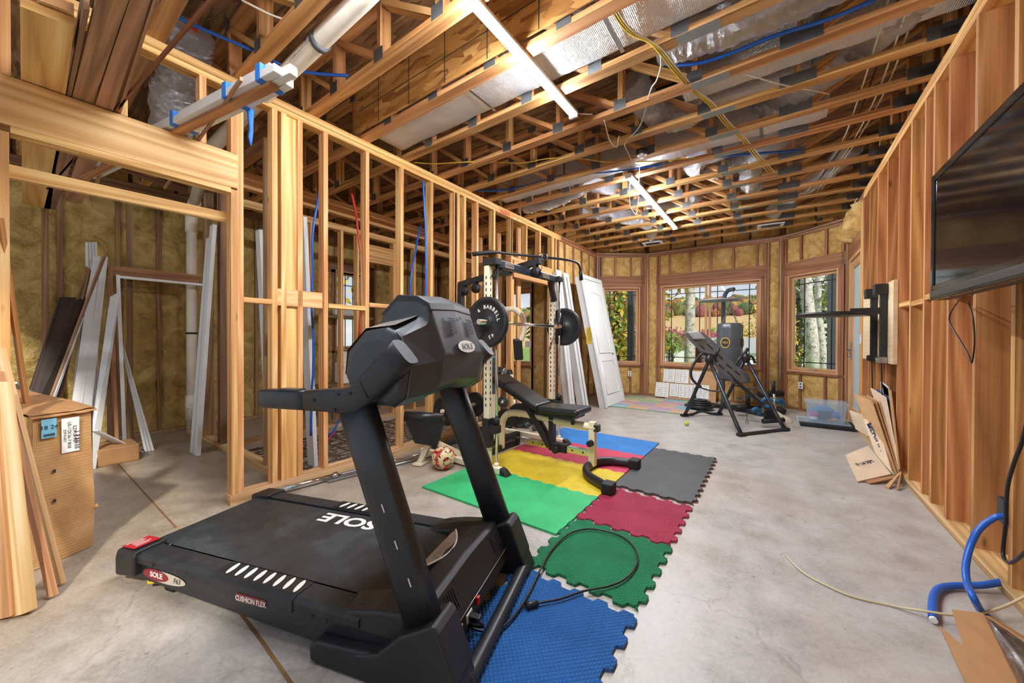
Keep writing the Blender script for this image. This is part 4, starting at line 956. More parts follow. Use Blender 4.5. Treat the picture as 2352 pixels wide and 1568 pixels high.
tile('large charcoal foam mat at the end of the studded tile row', -1.08, -.485, 2.965, 4.235, MK, (1, 1, 1, 0), .016, None, .011)
MKB = plain('mat_brown_base', '6A3A2C', .8)
tile('thin brown underlay showing round the charcoal mat teeth', -1.075, -.475, 2.952, 4.24, MKB, (1, 1, 1, 0), .004, None, .013, 'mat_underlay', .0004)
# old pastel play mat under the bay window: 24 interlocked squares lie as single tiles
PC = [mat_mat('pastel_'+k, c, 's') for k, c in (('blue', '93B2BC'), ('peach', 'C9A588'), ('mauve', 'B39AB0'), ('green', '9DBE92'), ('rose', 'C79C98'), ('sand', 'CDBE8E'))]
PN = ('blue', 'peach', 'mauve', 'green', 'rose', 'sand')
px0, py0, S = -2.52, 6.47, .36
lay = [[0, 1, 2, 1], [4, 2, 1, 0], [5, 3, 4, 2], [3, 5, 0, 3], [1, 0, 3, 5]]
col_n = ('beside the leaning doors', 'second from the leaning doors', 'third from the leaning doors', 'nearest the weight plates')
row_n = ('row nearest the room', 'second row', 'third row', 'fourth row', 'back row')
for j, row in enumerate(lay[:4]):
    for i, k in enumerate(row):
        tile('faded %s play mat square, %s, %s' % (PN[k], col_n[i], row_n[j]), px0+S*i, px0+S*(i+1), py0+S*j, py0+S*(j+1), PC[k], (0, 0, 0, 0), .012, 'pastel play mat squares')
EDG = mat_mat('pastel_edge', '7FA878', 's')
b = MB(); b.box(px0-.02, px0+4*S+.02, py0-.025, py0-.001, .001, .0125); tag(build(b, 'mat_border', EDG), 'green border strip along the front of the pastel play mat', 'mat border')
# ---------------------------------------------------------------- power rack, weights, bench
CHR = CHROME
XU, XRd, YN, YF = -2.13, -2.045, 2.59, 3.77
RK = thing('power_rack', 'cream and black power rack with chrome guide rods on the coloured tiles', 'gym rack', (-2.5, 3.18, 0))
ZB = .017
for y, nm in ((YN, 'near'), (YF, 'far')):
    b = MB(); b.box(-3.02, -1.97, y-.03, y+.03, ZB, ZB+.055); bs = build(b, 'base_rail', CREAM, RK, .006)
    b = MB(); b.loft([[(-1.97, y-.034, ZB), (-1.97, y+.034, ZB), (-1.97, y+.034, ZB+.062), (-1.97, y-.034, ZB+.062)], [(-1.885, y-.042, ZB), (-1.885, y+.042, ZB), (-1.925, y+.03, ZB+.05), (-1.925, y-.03, ZB+.05)]]); build(b, 'end_cap', RUBBER, bs, .006)
    b = MB(); b.box(-2.16, -2.10, y-.03, y+.03, ZB+.055, 1.885); up = build(b, 'upright', CREAM, RK, .008)
    b = MB()
    for k in range(22):
        z = .62 + .055*k; oval_y = y-.0305
        i = b.add([(XU + .0075*math.cos(a), oval_y, z + .017*math.sin(a)) for a in [2*PI*j/12 for j in range(12)]]); b.face(range(i, i+12))
        i = b.add([(-2.0995, y + .0075*math.cos(a), z + .017*math.sin(a)) for a in [2*PI*j/12 for j in range(12)]]); b.face(range(i, i+12))
    build(b, 'pin_holes', INK, up)
    b = MB(); b.box(-2.17, -2.09, y-.04, y+.04, .235 if y < 3 else .40, .50 if y < 3 else .52); build(b, 'sleeve', BLACKM, up, .006)
    b = MB(); b.tube([(XRd, y+.02, ZB+.055), (XRd, y+.02, 1.90)], .0125, 12); build(b, 'guide_rod', CHR, RK)
    b = MB(); b.lathe([(.026, 0), (.024, .02), (.014, .03)], (XRd, y+.02, ZB+.055), n=14); build(b, 'rod_foot', CREAM, bs)
    zc = .40 if y < 3 else .47
    b = MB(); b.box(-2.16, XRd+.03, y-.035, y+.055, zc-.03, zc+.04); br = build(b, 'safety_stop', BLACKM, RK, .006)
    b = MB(); b.lathe([(.03, 0), (.03, .06), (.02, .065)], (XRd, y+.02, zc+.04), n=16); build(b, 'stop_collar', RUBBER, br)
    b = MB(); b.box(-2.17, XRd+.03, y-.035, y+.05, 1.885, 1.945); build(b, 'head_bracket', BLACKM, RK, .006)
b = MB(); b.box(-2.10, -2.05, YN+.05, YF-.03, 1.875, 1.945); cb = build(b, 'front_beam', plain('rack_blue_black', '2A3440', .3), RK, .006)
for yy, s in ((YN+.22, 'IMPEX'), (YF-.28, 'POWER')):
    b = MB(); b.box(-2.0495, -2.0485, yy-.07, yy+.07, 1.888, 1.932); p = build(b, 'maker_plate', SILVER, cb)
    b = MB()
    for k in range(5): b.box(-2.0484, -2.048, yy-.055+.024*k, yy-.042+.024*k, 1.900, 1.920)
    build(b, 'plate_marks', INK, p)
b = MB()
for a_, c_ in (((-2.09, YN+.02, 1.78), (-2.09, YN+.12, 1.88)), ((-2.09, YF-.02, 1.66), (-2.09, YF-.12, 1.88))): b.bar(a_, c_, .05, .045)
build(b, 'gusset', BLACKM, RK)
b = MB(); b.bar((-3.06, 3.18, 1.86), (-1.93, 3.18, 2.01), .05, .065); la = build(b, 'lat_arm', BLACKM, RK, .005)
b = MB(); b.box(-2.125, -2.075, 3.15, 3.21, 1.93, 2.0); b.box(-2.40, -2.30, 3.15, 3.21, 1.90, 1.99); build(b, 'arm_bracket', BLACKM, la)
for x, z in ((-2.98, 1.80), (-2.80, 1.815), (-1.99, 1.915)):
    b = MB(); b.lathe([(.0, -.018), (.055, -.018), (.055, -.012), (.046, -.006), (.046, .006), (.055, .012), (.055, .018), (.0, .018)], (x, 3.18, z-.015), (0, 1, 0), n=20); pu = build(b, 'pulley', RUBBER, la)
    b = MB(); b.box(x-.018, x+.018, 3.152, 3.160, z-.03, z+.07); b.box(x-.018, x+.018, 3.20, 3.208, z-.03, z+.07); b.cyl((x, 3.148, z-.015), (x, 3.212, z-.015), .012, 10); build(b, 'pulley_bracket', BLACKM, pu)
b = MB(); b.tube([(-3.03, 3.18, ZB), (-3.03, 3.18, 1.86)], .022, 12); build(b, 'rear_post', CHR, RK)
b = MB(); b.box(-3.06, -3.00, 3.145, 3.215, 1.55, 1.87); build(b, 'post_cap', BLACKM, RK, .004)
b = MB(); b.box(-2.62, -2.56, YN+.03, YF-.03, ZB, ZB+.06); b.box(-3.02, -2.96, YN+.03, YF-.03, ZB, ZB+.05); build(b, 'cross_member', BLACKM, RK, .005)
b = MB(); b.tube([(-3.0, 3.178, 1.80), (-3.0, 3.178, .50)], .003, 5); b.tube([(-1.94, 3.18, 1.88), (-1.90, 3.18, 1.99)], .003, 5); build(b, 'pull_cable', BLKC, la)
# weight horns
for y in (3.02, ):
    b = MB(); b.cyl((-2.98, 2.82, .42), (-2.98, 3.44, .42), .022, 12); b.box(-3.03, -2.95, 3.14, 3.22, .30, .48); b.cyl((-3.0, 3.70, .73), (-2.70, 3.78, .75), .022, 12); b.box(-3.03, -2.98, 3.68, 3.80, .0+ZB, .80); build(b, 'weight_horn', CREAM, RK)
# lat pull-down bar resting over the arm
LB = crom([(-2.42, 2.70, 2.05), (-2.30, 2.86, 2.085), (-2.16, 3.0, 2.075), (-1.96, 3.22, 2.06), (-1.80, 3.46, 2.055), (-1.74, 3.62, 2.04), (-1.735, 3.69, 1.97), (-1.74, 3.72, 1.88)], 5)
b = MB(); b.tube(LB, .0125, 10); lb = build(b, 'pulldown_bar', BLACKM); tag(lb, 'black bent pulldown bar lying across the top arm of the rack', 'bar')
b = MB(); b.tube([LB[0], LB[0].lerp(LB[5], .98)], [.022]*2, 12); b.tube([V((-1.735, 3.69, 1.96)), V((-1.74, 3.725, 1.87))], .021, 12); build(b, 'rubber_grip', RUBBER, lb)
b = MB()
for q in ((-1.955, 3.20), (-1.93, 3.26)):
    b.tube([V((q[0], q[1], 2.06)) + V((.03*math.cos(a), .0, .035*math.sin(a))) for a in [2*PI*k/14 for k in range(14)]], .005, 6, closed=True)
build(b, 'carabiner', STEEL, lb)
def plate(mb, c, ax, r, t, hole=.026):
    h = t/2
    mb.lathe([(hole, -h), (hole*1.9, -h*1.05), (hole*2.1, -h*.6), (r*.80, -h*.55), (r*.84, -h), (r*.97, -h), (r, -h*.7), (r, h*.7), (r*.97, h), (r*.84, h), (r*.80, h*.55), (hole*2.1, h*.6), (hole*1.9, h*1.05), (hole, h)], c, ax, 40, cap=False)
    mb.lathe([(hole, -h), (hole, h)], c, ax, 40, cap=False)
IRON = plain('cast_iron', '26282A', .42, .2, var=.2, bump=.4, bscale=160.)
IRON_G = plain('grey_iron', '5C5F62', .5, .4, var=.2)
def weight_plate(label, c, ax, r, t, group=None, m=None, words=None, name='weight_plate'):
    b = MB(); plate(b, c, ax, r, t); o = build(b, name, m or IRON); tag(o, label, 'weight plate', group)
    if words:
        n = -V(ax).normalized(); up = V((0, 0, 1)); rt = up.cross(n); rt = rt if rt.dot(CR) > 0 else -rt
        for s, a0, st, rot in words:
            for k, ch in enumerate(s):
                a = R(a0 + st*k); d = up*math.cos(a) + rt*math.sin(a); tg = rt*math.cos(a) - up*math.sin(a)
                text(ch, 'plate_lettering', r*.20, V(c) + d*r*.60 + n*(t/2*.62), tg, d, WHITEL, o, .0015, bold=.001)
        b = MB(); b.frame_box(V(c) + rt*r*.45 + n*(t/2*.6), rt, n, up, r*.62, .004, r*.05); b.frame_box(V(c) - rt*r*.45 + n*(t/2*.6), rt, n, up, r*.62, .004, r*.05); build(b, 'rib', IRON, o)
    return o
# barbell on the rods
ZBR = 1.365
b = MB(); b.cyl((XRd, 2.72, ZBR), (XRd, 3.64, ZBR), .0145, 14); br = build(b, 'barbell', CHR); tag(br, 'chrome barbell riding on the guide rods of the rack', 'barbell')
b = MB(); b.cyl((XRd, 2.36, ZBR), (XRd, 2.66, ZBR), .024, 16); b.cyl((XRd, 3.70, ZBR), (XRd, 4.05, ZBR), .024, 16); build(b, 'sleeve', CHR, br)
for y in (YN+.02, YF+.02):
    b = MB(); b.cyl((XRd-.001, y, ZBR-.10), (XRd-.001, y, ZBR+.16), .021, 14); b.bar((XRd, y, ZBR-.005), (XRd-.07, y+.02*(1 if y < 3 else -1), ZBR+.10), .02, .03); build(b, 'bearing_carriage', BLACKM, br)
weight_plate('large black 45 pound plate on the near end of the barbell', (XRd, 2.475, ZBR), (0, 1, 0), .222, .045, 'large plates on the barbell', words=[('BARBELL', -8, 15, 0), ('45', 148, 16, 0), ('6', -40, 0, 0)])
weight_plate('large black plate on the far end of the barbell', (XRd, 3.90, ZBR), (0, 1, 0), .222, .045, 'large plates on the barbell')
for k, y in enumerate((2.86, 2.91, 3.10, 3.38)):
    weight_plate(('outermost medium plate on the near rear horn', 'second medium plate on the near rear horn', 'third medium plate on the near rear horn', 'medium plate on the far side of the rear horn')[k], (-2.98, y, .42), (0, 1, 0), (.155, .17, .17, .15)[k], .035, 'plates on the rear weight horn')
for k in range(3):
    weight_plate(('chrome edged small plate nearest on the upper horn', 'middle small plate on the upper horn', 'rearmost small plate on the upper horn')[k], (-2.74-.07*k, 3.77-.02*k, .75), (.96, .27, .06), (.085, .10, .115)[k], .03, 'plates on the upper weight horn', m=(IRON, STEEL, IRON)[k])
# butterfly arm
pf = thing('butterfly_arm', 'cream curved arm with black forearm pad hanging behind the barbell', 'gym attachment', (-2.62, 3.62, 1.1))
A0 = [DP(1150, 712, 4.35), DP(1180, 710, 4.3), DP(1197, 722, 4.22), DP(1204, 742, 4.2), DP(1202, 765, 4.2), DP(1196, 782, 4.2)]
b = MB(); b.tube(crom(A0, 5), .032, 10); build(b, 'arm', CREAM, pf)
c = DP(1190, 802, 4.2); b = MB(); b.frame_box(c, CR, CF, (CU-CR*.07), .105, .06, .245); build(b, 'forearm_pad', VINYL, pf, .02, seg=3)
b = MB(); b.bar(DP(1150, 712, 4.35), V((-2.98, 3.62, 1.52)), .05, .05); b.bar(V((-3.0, 3.62, ZB)), V((-3.0, 3.62, 1.55)), .05, .05); build(b, 'support_post', CREAM, pf)
b = MB(); b.frame_box(DP(1135, 860, 4.42), CR, CF, CU, .09, .10, .46); build(b, 'back_pad', plain('blue_grey_vinyl', '3E4E5E', .4), pf, .02)
# ---- adjustable bench
BN = thing('weight_bench', 'adjustable bench with raised black back pad and cream frame in the rack', 'bench', (-1.8, 3.18, 0))
def pad(name, c, ax, ay, az, lx, ly_, lz, par): 
    b = MB(); b.frame_box(c, ax, ay, az, lx, ly_, lz); return build(b, name, VINYL, par, .03, seg=4)
p0, p1 = V((-2.47, 3.18, .80)), V((-1.90, 3.18, .545)); d = (p1-p0).normalized(); up_ = d.cross(V((0, -1, 0))); up_ = up_ if up_.z > 0 else -up_
pad('back_pad', (p0+p1)/2, d, (0, 1, 0), up_, .66, .30, .075, BN)
pad('seat_pad', (-1.66, 3.18, .54), (1, 0, .03), (0, 1, 0), (-.03, 0, 1), .44, .33, .065, BN)
b = MB(); b.box(-1.84, -1.50, 3.05, 3.31, .475, .508); b.box(-1.55, -1.52, 3.10, 3.13, .42, .48); build(b, 'seat_plate', BLACKM, BN, .004)
b = MB(); P = crom([(-2.42, 3.18, .03), (-2.42, 3.18, .22), (-2.39, 3.18, .36), (-2.28, 3.18, .43), (-2.0, 3.18, .435), (-1.70, 3.18, .415), (-1.33, 3.18, .405)], 5); b.tube(P, .036, 8, flat=((0, 1, 0), 1.)); build(b, 'main_beam', CREAM, BN)
b = MB(); b.box(-1.345, -1.30, 3.148, 3.212, .375, .437); build(b, 'beam_cap', BLACKM, BN, .003)
b = MB(); b.box(-1.395, -1.335, 3.15, 3.21, .055, .46); fl_ = build(b, 'front_leg', CREAM, BN, .005)
b = MB(); b.cyl((-1.365, 3.15, .27), (-1.365, 3.10, .27), .028, 14); b.cyl((-1.365, 3.21, .27), (-1.365, 3.24, .27), .01, 8); build(b, 'knob', RUBBER, fl_)
b = MB(); P = crom([(-1.06, 2.78, .055), (-1.14, 2.82, .055), (-1.29, 2.92, .055), (-1.375, 3.06, .055), (-1.385, 3.18, .055), (-1.365, 3.30, .055), (-1.27, 3.40, .055), (-1.16, 3.44, .055), (-1.07, 3.46, .055)], 5); b.tube(P, .042, 10, flat=((0, 0, 1), .8)); build(b, 'curved_foot', BLACKM, BN)
for q in ((-1.055, 2.775), (-1.065, 3.46)):
    b = MB(); b.box(q[0]-.045, q[0]+.045, q[1]-.055, q[1]+.055, .017, .10); build(b, 'foot_cap', RUBBER, BN, .01)
b = MB(); b.box(-2.455, -2.395, 2.92, 3.46, .018, .075); rf = build(b, 'rear_foot', BLACKM, BN, .006)
for y in (2.90, 3.48):
    b = MB(); b.box(-2.465, -2.385, y-.05, y+.05, .017, .085); build(b, 'foot_cap', RUBBER, rf, .008)
b = MB(); b.box(-2.16, -1.37, 3.155, 3.205, .135, .195); tb = build(b, 'adjuster_rail', CHROME, BN, .003)
b = MB()
for k in range(6): b.cyl((-2.0+.11*k, 3.1545, .165), (-2.0+.11*k, 3.1535, .165), .010, 10)
build(b, 'rail_holes', INK, tb)
b = MB(); b.bar((-2.12, 3.14, .60), (-1.80, 3.14, .16), .03, .05); b.bar((-2.12, 3.22, .60), (-1.80, 3.22, .16), .03, .05); b.bar((-1.79, 3.18, .50), (-1.79, 3.18, .13), .07, .05); b.bar((-1.95, 3.12, .50), (-1.80, 3.12, .50), .03, .07); build(b, 'support_strut', BLACKM, BN, .003)
b = MB(); b.cyl((-1.72, 3.16, .15), (-1.72, 3.10, .15), .035, 14); b.box(-1.80, -1.62, 3.14, 3.22, .125, .205); build(b, 'adjuster_slide', RUBBER, BN, .004)
# ---- preacher curl pad standing by the ball
PRE = thing('preacher_pad', 'black slanted curl pad on a cream stand behind the soccer ball', 'gym attachment', (-2.85, 2.45, 0))
c = DP(972, 990, 3.46)
q = [DP(927, 958, 3.42), DP(1020, 962, 3.44), DP(1004, 1026, 3.46), DP(952, 1018, 3.46)]
n_ = CF*.11
b = MB(); b.loft([[p - CF*.01 for p in q], [p + n_ for p in q]]); build(b, 'arm_pad', VINYL, PRE, .015, seg=3)
b = MB(); b.tube([DP(930, 955, 3.45), DP(1018, 960, 3.47)], .048, 14); build(b, 'roll_edge', VINYL, PRE)
g0, g1 = GP(965, 1062, .02), GP(1052, 1040, .02)
b = MB(); b.bar(DP(985, 1020, 3.52), g0, .05, .05); b.bar(DP(1000, 1015, 3.52), GP(1075, 1050, .03), .05, .05); build(b, 'stand_leg', CREAM, PRE, .004)
b = MB(); b.frame_box(g0+V((0, 0, -.005)), (1, .3, 0), (-.3, 1, 0), (0, 0, 1), .10, .12, .02); build(b, 'foot_plate', CREAM, PRE, .003)
# ---- dumbbells and bars behind the rack
def dumbbell(label, c, ang, s, hexa=True, m=None):
    d = V((math.cos(ang), math.sin(ang), 0)); c = V(c)
    t = thing('dumbbell', label, 'dumbbell', c, 0, 'dumbbells on the floor behind the rack')
    b = MB(); b.cyl(c-d*s*.7, c+d*s*.7, s*.16, 10); build(b, 'handle', CHROME, t)
    for k in (-1, 1):
        b = MB(); b.lathe([(s*.42, -s*.32), (s*.5, -s*.24), (s*.5, s*.24), (s*.42, s*.32)], c+d*(k*s), d, 6 if hexa else 24, sm=not hexa); build(b, 'head', m or IRON_G, t)
for k, (px, py, s) in enumerate(((1103, 985, .075), (1120, 1000, .08), (1205, 985, .075), (1228, 992, .09), (1095, 1006, .07))):
    p = GP(px, py, 0); dumbbell('grey hex dumbbell %s' % ('left of the near rack post', 'just left of the rack post on the floor', 'under the raised bench pad', 'largest one under the bench pad', 'closest one to the curl pad stand')[k], (p.x-.12, p.y+.1, s*.45), (.9, .4, .2, -.3, 1.2)[k], s)
p = GP(1172, 975, 0); tw = thing('plate_stand', 'small cream stand holding a little plate behind the bench', 'weight stand', (p.x-.3, p.y+.3, 0)); P0 = V((p.x-.3, p.y+.3, 0))
b = MB(); b.bar(P0, P0+V((.0, 0, .30)), .04, .04); b.box(P0.x-.1, P0.x+.1, P0.y-.03, P0.y+.03, 0, .03); b.cyl(P0+V((0, .0, .27)), P0+V((.05, -.18, .27)), .014, 10); build(b, 'stand', CREAM, tw)
weight_plate('little plate on the small cream stand behind the bench', P0+V((.03, -.12, .27)), (.27, -.96, 0), .085, .03, None, IRON_G)
for k, (x, y, r, a) in enumerate(((-2.85, 4.15, .17, .25), (-2.95, 3.98, .14, .2), (-2.78, 4.42, .15, .3))):
    weight_plate(('black plate leaning behind the raised bench pad', 'small black plate leaning behind the far rack post', 'black plate leaning furthest back behind the bench')[k], (x, y, r), (-.6, .75, .0), r, .03, 'plates leaning behind the rack')
# barbells laid along the partition
b = MB(); a, c = GP(640, 1126, .028), GP(1150, 996, .028); d = (c-a).normalized()
b.cyl(a, a+d*.42, .025, 16); b.cyl(a+d*.44, a+d*1.9, .0145, 12); ob = build(b, 'olympic_bar', CHR); tag(ob, 'long chrome olympic bar lying along the foot of the stud wall', 'barbell')
b = MB(); b.cyl(a+d*.40, a+d*.44, .036, 16); build(b, 'collar', CHR, ob)
b = MB(); b.cyl(GP(752, 1106, .014), GP(1160, 1004, .014), .013, 12); tag(build(b, 'steel_rod', STEEL), 'thinner grey steel rod lying beside the long chrome bar', 'bar')
# soccer ball: panels from an icosahedron
def soccer(c, r):
    bmx = bmesh.new(); bmesh.ops.create_icosphere(bmx, subdivisions=4, radius=r); me = bpy.data.meshes.new('soccer_ball')
    ico = bmesh.new(); bmesh.ops.create_icosphere(ico, subdivisions=1, radius=1.); vs = [v.co.normalized() for v in ico.verts]; fs = [f.calc_center_median().normalized() for f in ico.faces]; ico.free()
    rot = Euler((.5, .35, .9)).to_matrix(); vs = [rot @ v for v in vs]; fs = [rot @ v for v in fs]
    cen = [(v, .0) for v in vs]+[(v, -.012) for v in fs]
    for f in bmx.faces:
        p = f.calc_center_median().normalized(); dd = sorted([(p.dot(v) - (.012 if o == 0 else 0.), i) for i, (v, o) in enumerate(cen)], reverse=True)
        gap = dd[0][0]-dd[1][0]
        f.material_index = 1 if gap < .022 and dd[0][1] < 12 or dd[1][1] < 12 and gap < .022 else (2 if (noise3(p, 2.2, 4.) > .18) else 0); f.smooth = True
    bmx.to_mesh(me); bmx.free()
    for m in (plain('ball_cream', 'E2CE9C', .4), plain('ball_seam', '1C1A1A', .5), plain('ball_red', 'D0443C', .4)): me.materials.append(m)
    o = bpy.data.objects.new('soccer_ball', me); COL.objects.link(o); o.location = c; tag(o, 'cream soccer ball with black seams and red splashes', 'ball')
p = GP(1025, 1076, 0); soccer((p.x-.02, p.y-.02, .108), .108)
# ---------------------------------------------------------------- back of the room: inversion table, bag stand, plates
IV = thing('inversion_table', 'grey tilting inversion table with curved bed and blue ankle clamps', 'inversion table', (-.5, 6.05, 0))
F1, F2, F3, F4 = GP(1572, 956), GP(1650, 953), GP(1703, 1001), GP(1803, 989)
TUB = plain('dark_grey_tube', '2C3036', .3, .3)
mid1, mid2 = (F1+F3)/2, (F2+F4)/2
def at_depth(px, py, ref): return DP(px, py, (ref-V((0, 0, H))).dot(CF))
P1 = at_depth(1629, 826, mid1); P2 = at_depth(1713, 822, mid2)
for a, c, nm in ((F1, F2, 'left'), (F3, F4, 'right')):
    b = MB(); d = (c-a); up = V((0, 0, .022)); pk = V((0, 0, .05)) if nm == 'left' else V((0, 0, .0))
    b.tube(crom([a+up, a+d*.25+up+pk*.2, a+d*.5+up+pk, a+d*.75+up+pk*.2, c+up], 5), .02, 10); fb = build(b, 'floor_bar', TUB, IV)
    for q, t in ((a, P1), (c, P2)):
        b = MB(); b.frame_box(q+V((0, 0, .02)), d, (-d.y, d.x, 0), (0, 0, 1), .12, .07, .04); build(b, 'foot_cap', RUBBER, fb, .012)
        b = MB(); b.tube([q+up, q.lerp(t, .12)+V((0, 0, .0)), t], [.024, .026, .024], 10); build(b, 'leg', TUB, IV)
for a, c, P_ in ((F1, F3, P1), (F2, F4, P2)):
    b = MB(); b.tube([a.lerp(P_, .55), (a.lerp(P_, .55)+c.lerp(P_, .55))/2-V((0, 0, .02)), c.lerp(P_, .55)], .010, 8); build(b, 'spreader', TUB, IV)
    b = MB(); b.ball(P_, .06, .06, .075); build(b, 'pivot_cover', BLACK, IV)
# handle loops
b = MB(); dd = (P1-mid1).length; b.tube(crom([at_depth(1625, 814, mid1), at_depth(1612, 812, mid1), at_depth(1600, 826, mid1), at_depth(1588, 848, mid1), at_depth(1588, 866, mid1), at_depth(1598, 880, mid1), at_depth(1610, 888, mid1)], 5), .018, 10); b.tube(crom([at_depth(1626, 813, mid1), at_depth(1640, 818, mid1), at_depth(1646, 832, mid1)], 5), .018, 10); hl = build(b, 'handle_loop', TUB, IV)
b = MB(); b.tube(crom([at_depth(1690, 838, mid2), at_depth(1700, 822, mid2), at_depth(1714, 816, mid2), at_depth(1728, 820, mid2), at_depth(1734, 834, mid2)], 5), .018, 10); build(b, 'handle_loop', TUB, IV)
for px, ref in ((((1643, 820), (1651, 800)), mid1), (((1706, 818), (1718, 800)), mid2)):
    b = MB(); b.tube([at_depth(*px[0], ref), at_depth(*px[1], ref)], .022, 10); build(b, 'grip', RUBBER, IV)
# curved bed: from the head end down to the seat
cm = (mid1+mid2)/2
bed = [at_depth(1588, 764, cm), at_depth(1606, 783, cm), at_depth(1636, 812, cm), at_depth(1664, 842, cm), at_depth(1688, 862, cm), at_depth(1700, 880, cm)]
wv = (P2-P1).normalized(); wid = [.15, .19, .20, .18, .20, .14]
b = MB(); Pb = crom(bed, 4); m_ = len(Pb)
secs = []
for i, p in enumerate(Pb):
    t = i/(m_-1); k = min(int(t*5), 4); w = wid[k]*(1-(t*5-k)) + wid[k+1]*(t*5-k)
    d = (Pb[min(i+1, m_-1)]-Pb[max(i-1, 0)]).normalized(); nn = wv.cross(d).normalized(); nn = nn if nn.z > 0 else -nn
    secs.append([p + wv*(w*s) + nn*(.045*abs(s)**2+o) for s, o in ((-1, 0), (-.6, 0), (0, 0), (.6, 0), (1, 0), (1, -.02), (.6, -.02), (0, -.02), (-.6, -.02), (-1, -.02))])
b.loft(secs, sm=True); bd = build(b, 'bed', plain('grey_bed', '6A7078', .28, .2), IV)
b = MB()
for i in (6, 9, 12, 15):
    for s in (-.45, .45):
        p = Pb[i]; d = (Pb[i+1]-Pb[i-1]).normalized(); nn = wv.cross(d).normalized(); nn = nn if nn.z > 0 else -nn
        b.frame_box(p+wv*(.16*s)+nn*.016, d, wv, nn, .10, .022, .004)
build(b, 'bed_slots', INK, bd)
b = MB(); p = Pb[2]; d = (Pb[4]-Pb[0]).normalized(); nn = wv.cross(d).normalized(); nn = nn if nn.z > 0 else -nn; b.frame_box(p+nn*.03, d, wv, nn, .16, .22, .04); build(b, 'head_pad', plain('pale_grey_pad', 'A7ABB0', .4), IV, .018)
b = MB(); b.bar(at_depth(1675, 862, cm), at_depth(1775, 950, cm-V((0, .25, 0))), .05, .05); bm_ = build(b, 'main_shaft', TUB, IV, .004)
e = at_depth(1775, 950, cm-V((0, .25, 0)))
BLU = plain('teal_blue_pad', '1E5C86', .45)
for px, py, lab in ((1736, 948, 0), (1790, 928, 1)):
    c = at_depth(px, py, e); b = MB(); b.tube(crom([c+wv*-.06+V((0, 0, .03)), c+V((0, 0, .055)), c+wv*.06+V((0, 0, .03)), c+wv*.07-V((0, 0, .03))], 5), .03, 10); build(b, 'ankle_clamp', BLU, IV)
c = at_depth(1762, 925, e); b = MB(); b.tube([c+V((.06*math.cos(a), .02, .055*math.sin(a))) for a in [PI*1.6*k/12+.4 for k in range(13)]], .026, 10); build(b, 'ankle_clamp', BLU, IV)
b = MB(); b.frame_box(at_depth(1768, 952, e), CR, CF, CU, .16, .04, .12); build(b, 'foot_platform', BLACK, IV, .01)
b = MB(); b.cyl(at_depth(1752, 967, e), at_depth(1800, 964, e), .034, 14); build(b, 'toe_roller', RUBBER, IV)
b = MB(); b.cyl(at_depth(1782, 970, e), at_depth(1777, 900, e), .014, 12); hb = build(b, 'lever', CHROME, IV)
b = MB(); b.cyl(at_depth(1777, 902, e), at_depth(1776, 874, e), .024, 12); build(b, 'lever_grip', RUBBER, hb)
b = MB(); c = at_depth(1716, 938, e); b.bar(c, c-V((0, 0, .17)), .025, .006); b.tube([c-V((0, 0, .17))+V((.018*math.cos(a), 0, -.02+.02*math.sin(a))) for a in [2*PI*k/10 for k in range(10)]], .004, 5, closed=True); build(b, 'tether_strap', BLKC, IV)
# heavy bag and its stand
BS = thing('bag_stand', 'dark steel bag stand with curved post and round speed bag board', 'punch bag stand', (-.75, 7.55, 0))
BP = DP(1661, 800, 6.55); bx, by = BP.x, BP.y
b = MB(); b.tube(crom([(bx, by, .03), (bx, by, 1.0), (bx, by, 1.78), (bx+.015, by-.02, 1.98), (bx+.07, by-.07, 2.08), (bx+.17, by-.16, 2.09)], 5), .035, 12); build(b, 'post', plain('steel_grey_tube', '5A646C', .35, .5), BS)
b = MB()
for q in ((-.55, -.30), (.60, -.45), (-.50, .35), (.55, .30)): b.bar((bx, by, .03), (bx+q[0], by+q[1], .03), .06, .05)
b.bar((bx-.55, by-.30, .03), (bx-.50, by+.35, .03), .05, .05); build(b, 'base', BLACKM, BS, .004)
sb = DP(1650, 690, 6.35); 
b = MB(); b.lathe([(.0, -.012), (.30, -.012), (.305, 0), (.30, .012), (0, .012)], (sb.x, sb.y, sb.z), n=40); build(b, 'speed_bag_board', plain('board_grey', '8A9096', .4), BS)
b = MB(); b.box(sb.x-.02, bx+.05, by-.05, by+.03, sb.z+.01, sb.z+.05); build(b, 'board_arm', TUB, BS)
for q in (-.50, .58):
    b = MB(); b.cyl((bx+q, by+.3, .05), (bx+q, by+.3, .28), .02, 10); build(b, 'plate_peg', BLACKM, BS)
bc = DP(1676, 800, 6.25)
BG = thing('heavy_bag', 'grey punch bag with yellow round badge hanging before the window', 'punch bag', (bc.x, bc.y, .5))
b = MB(); b.lathe([(.0, .52), (.165, .53), (.185, .58), (.19, 1.0), (.188, 1.40), (.18, 1.47), (.15, 1.50), (.05, 1.49), (.0, 1.485)], (bc.x, bc.y, 0), n=32)
for i, v in enumerate(b.v):
    if v.z > 1.2: b.v[i] = v + V((v.x-bc.x, v.y-bc.y, 0))*(.07*math.sin(math.atan2(v.y-bc.y, v.x-bc.x)*8)*(v.z-1.2)/.3)
bag = build(b, 'bag_body', plain('bag_grey', '50555C', .32, .1, var=.15), BG)
vd = (V((0, 0, H))-V((bc.x, bc.y, H))).normalized(); vr = V((0, 0, 1)).cross(vd)
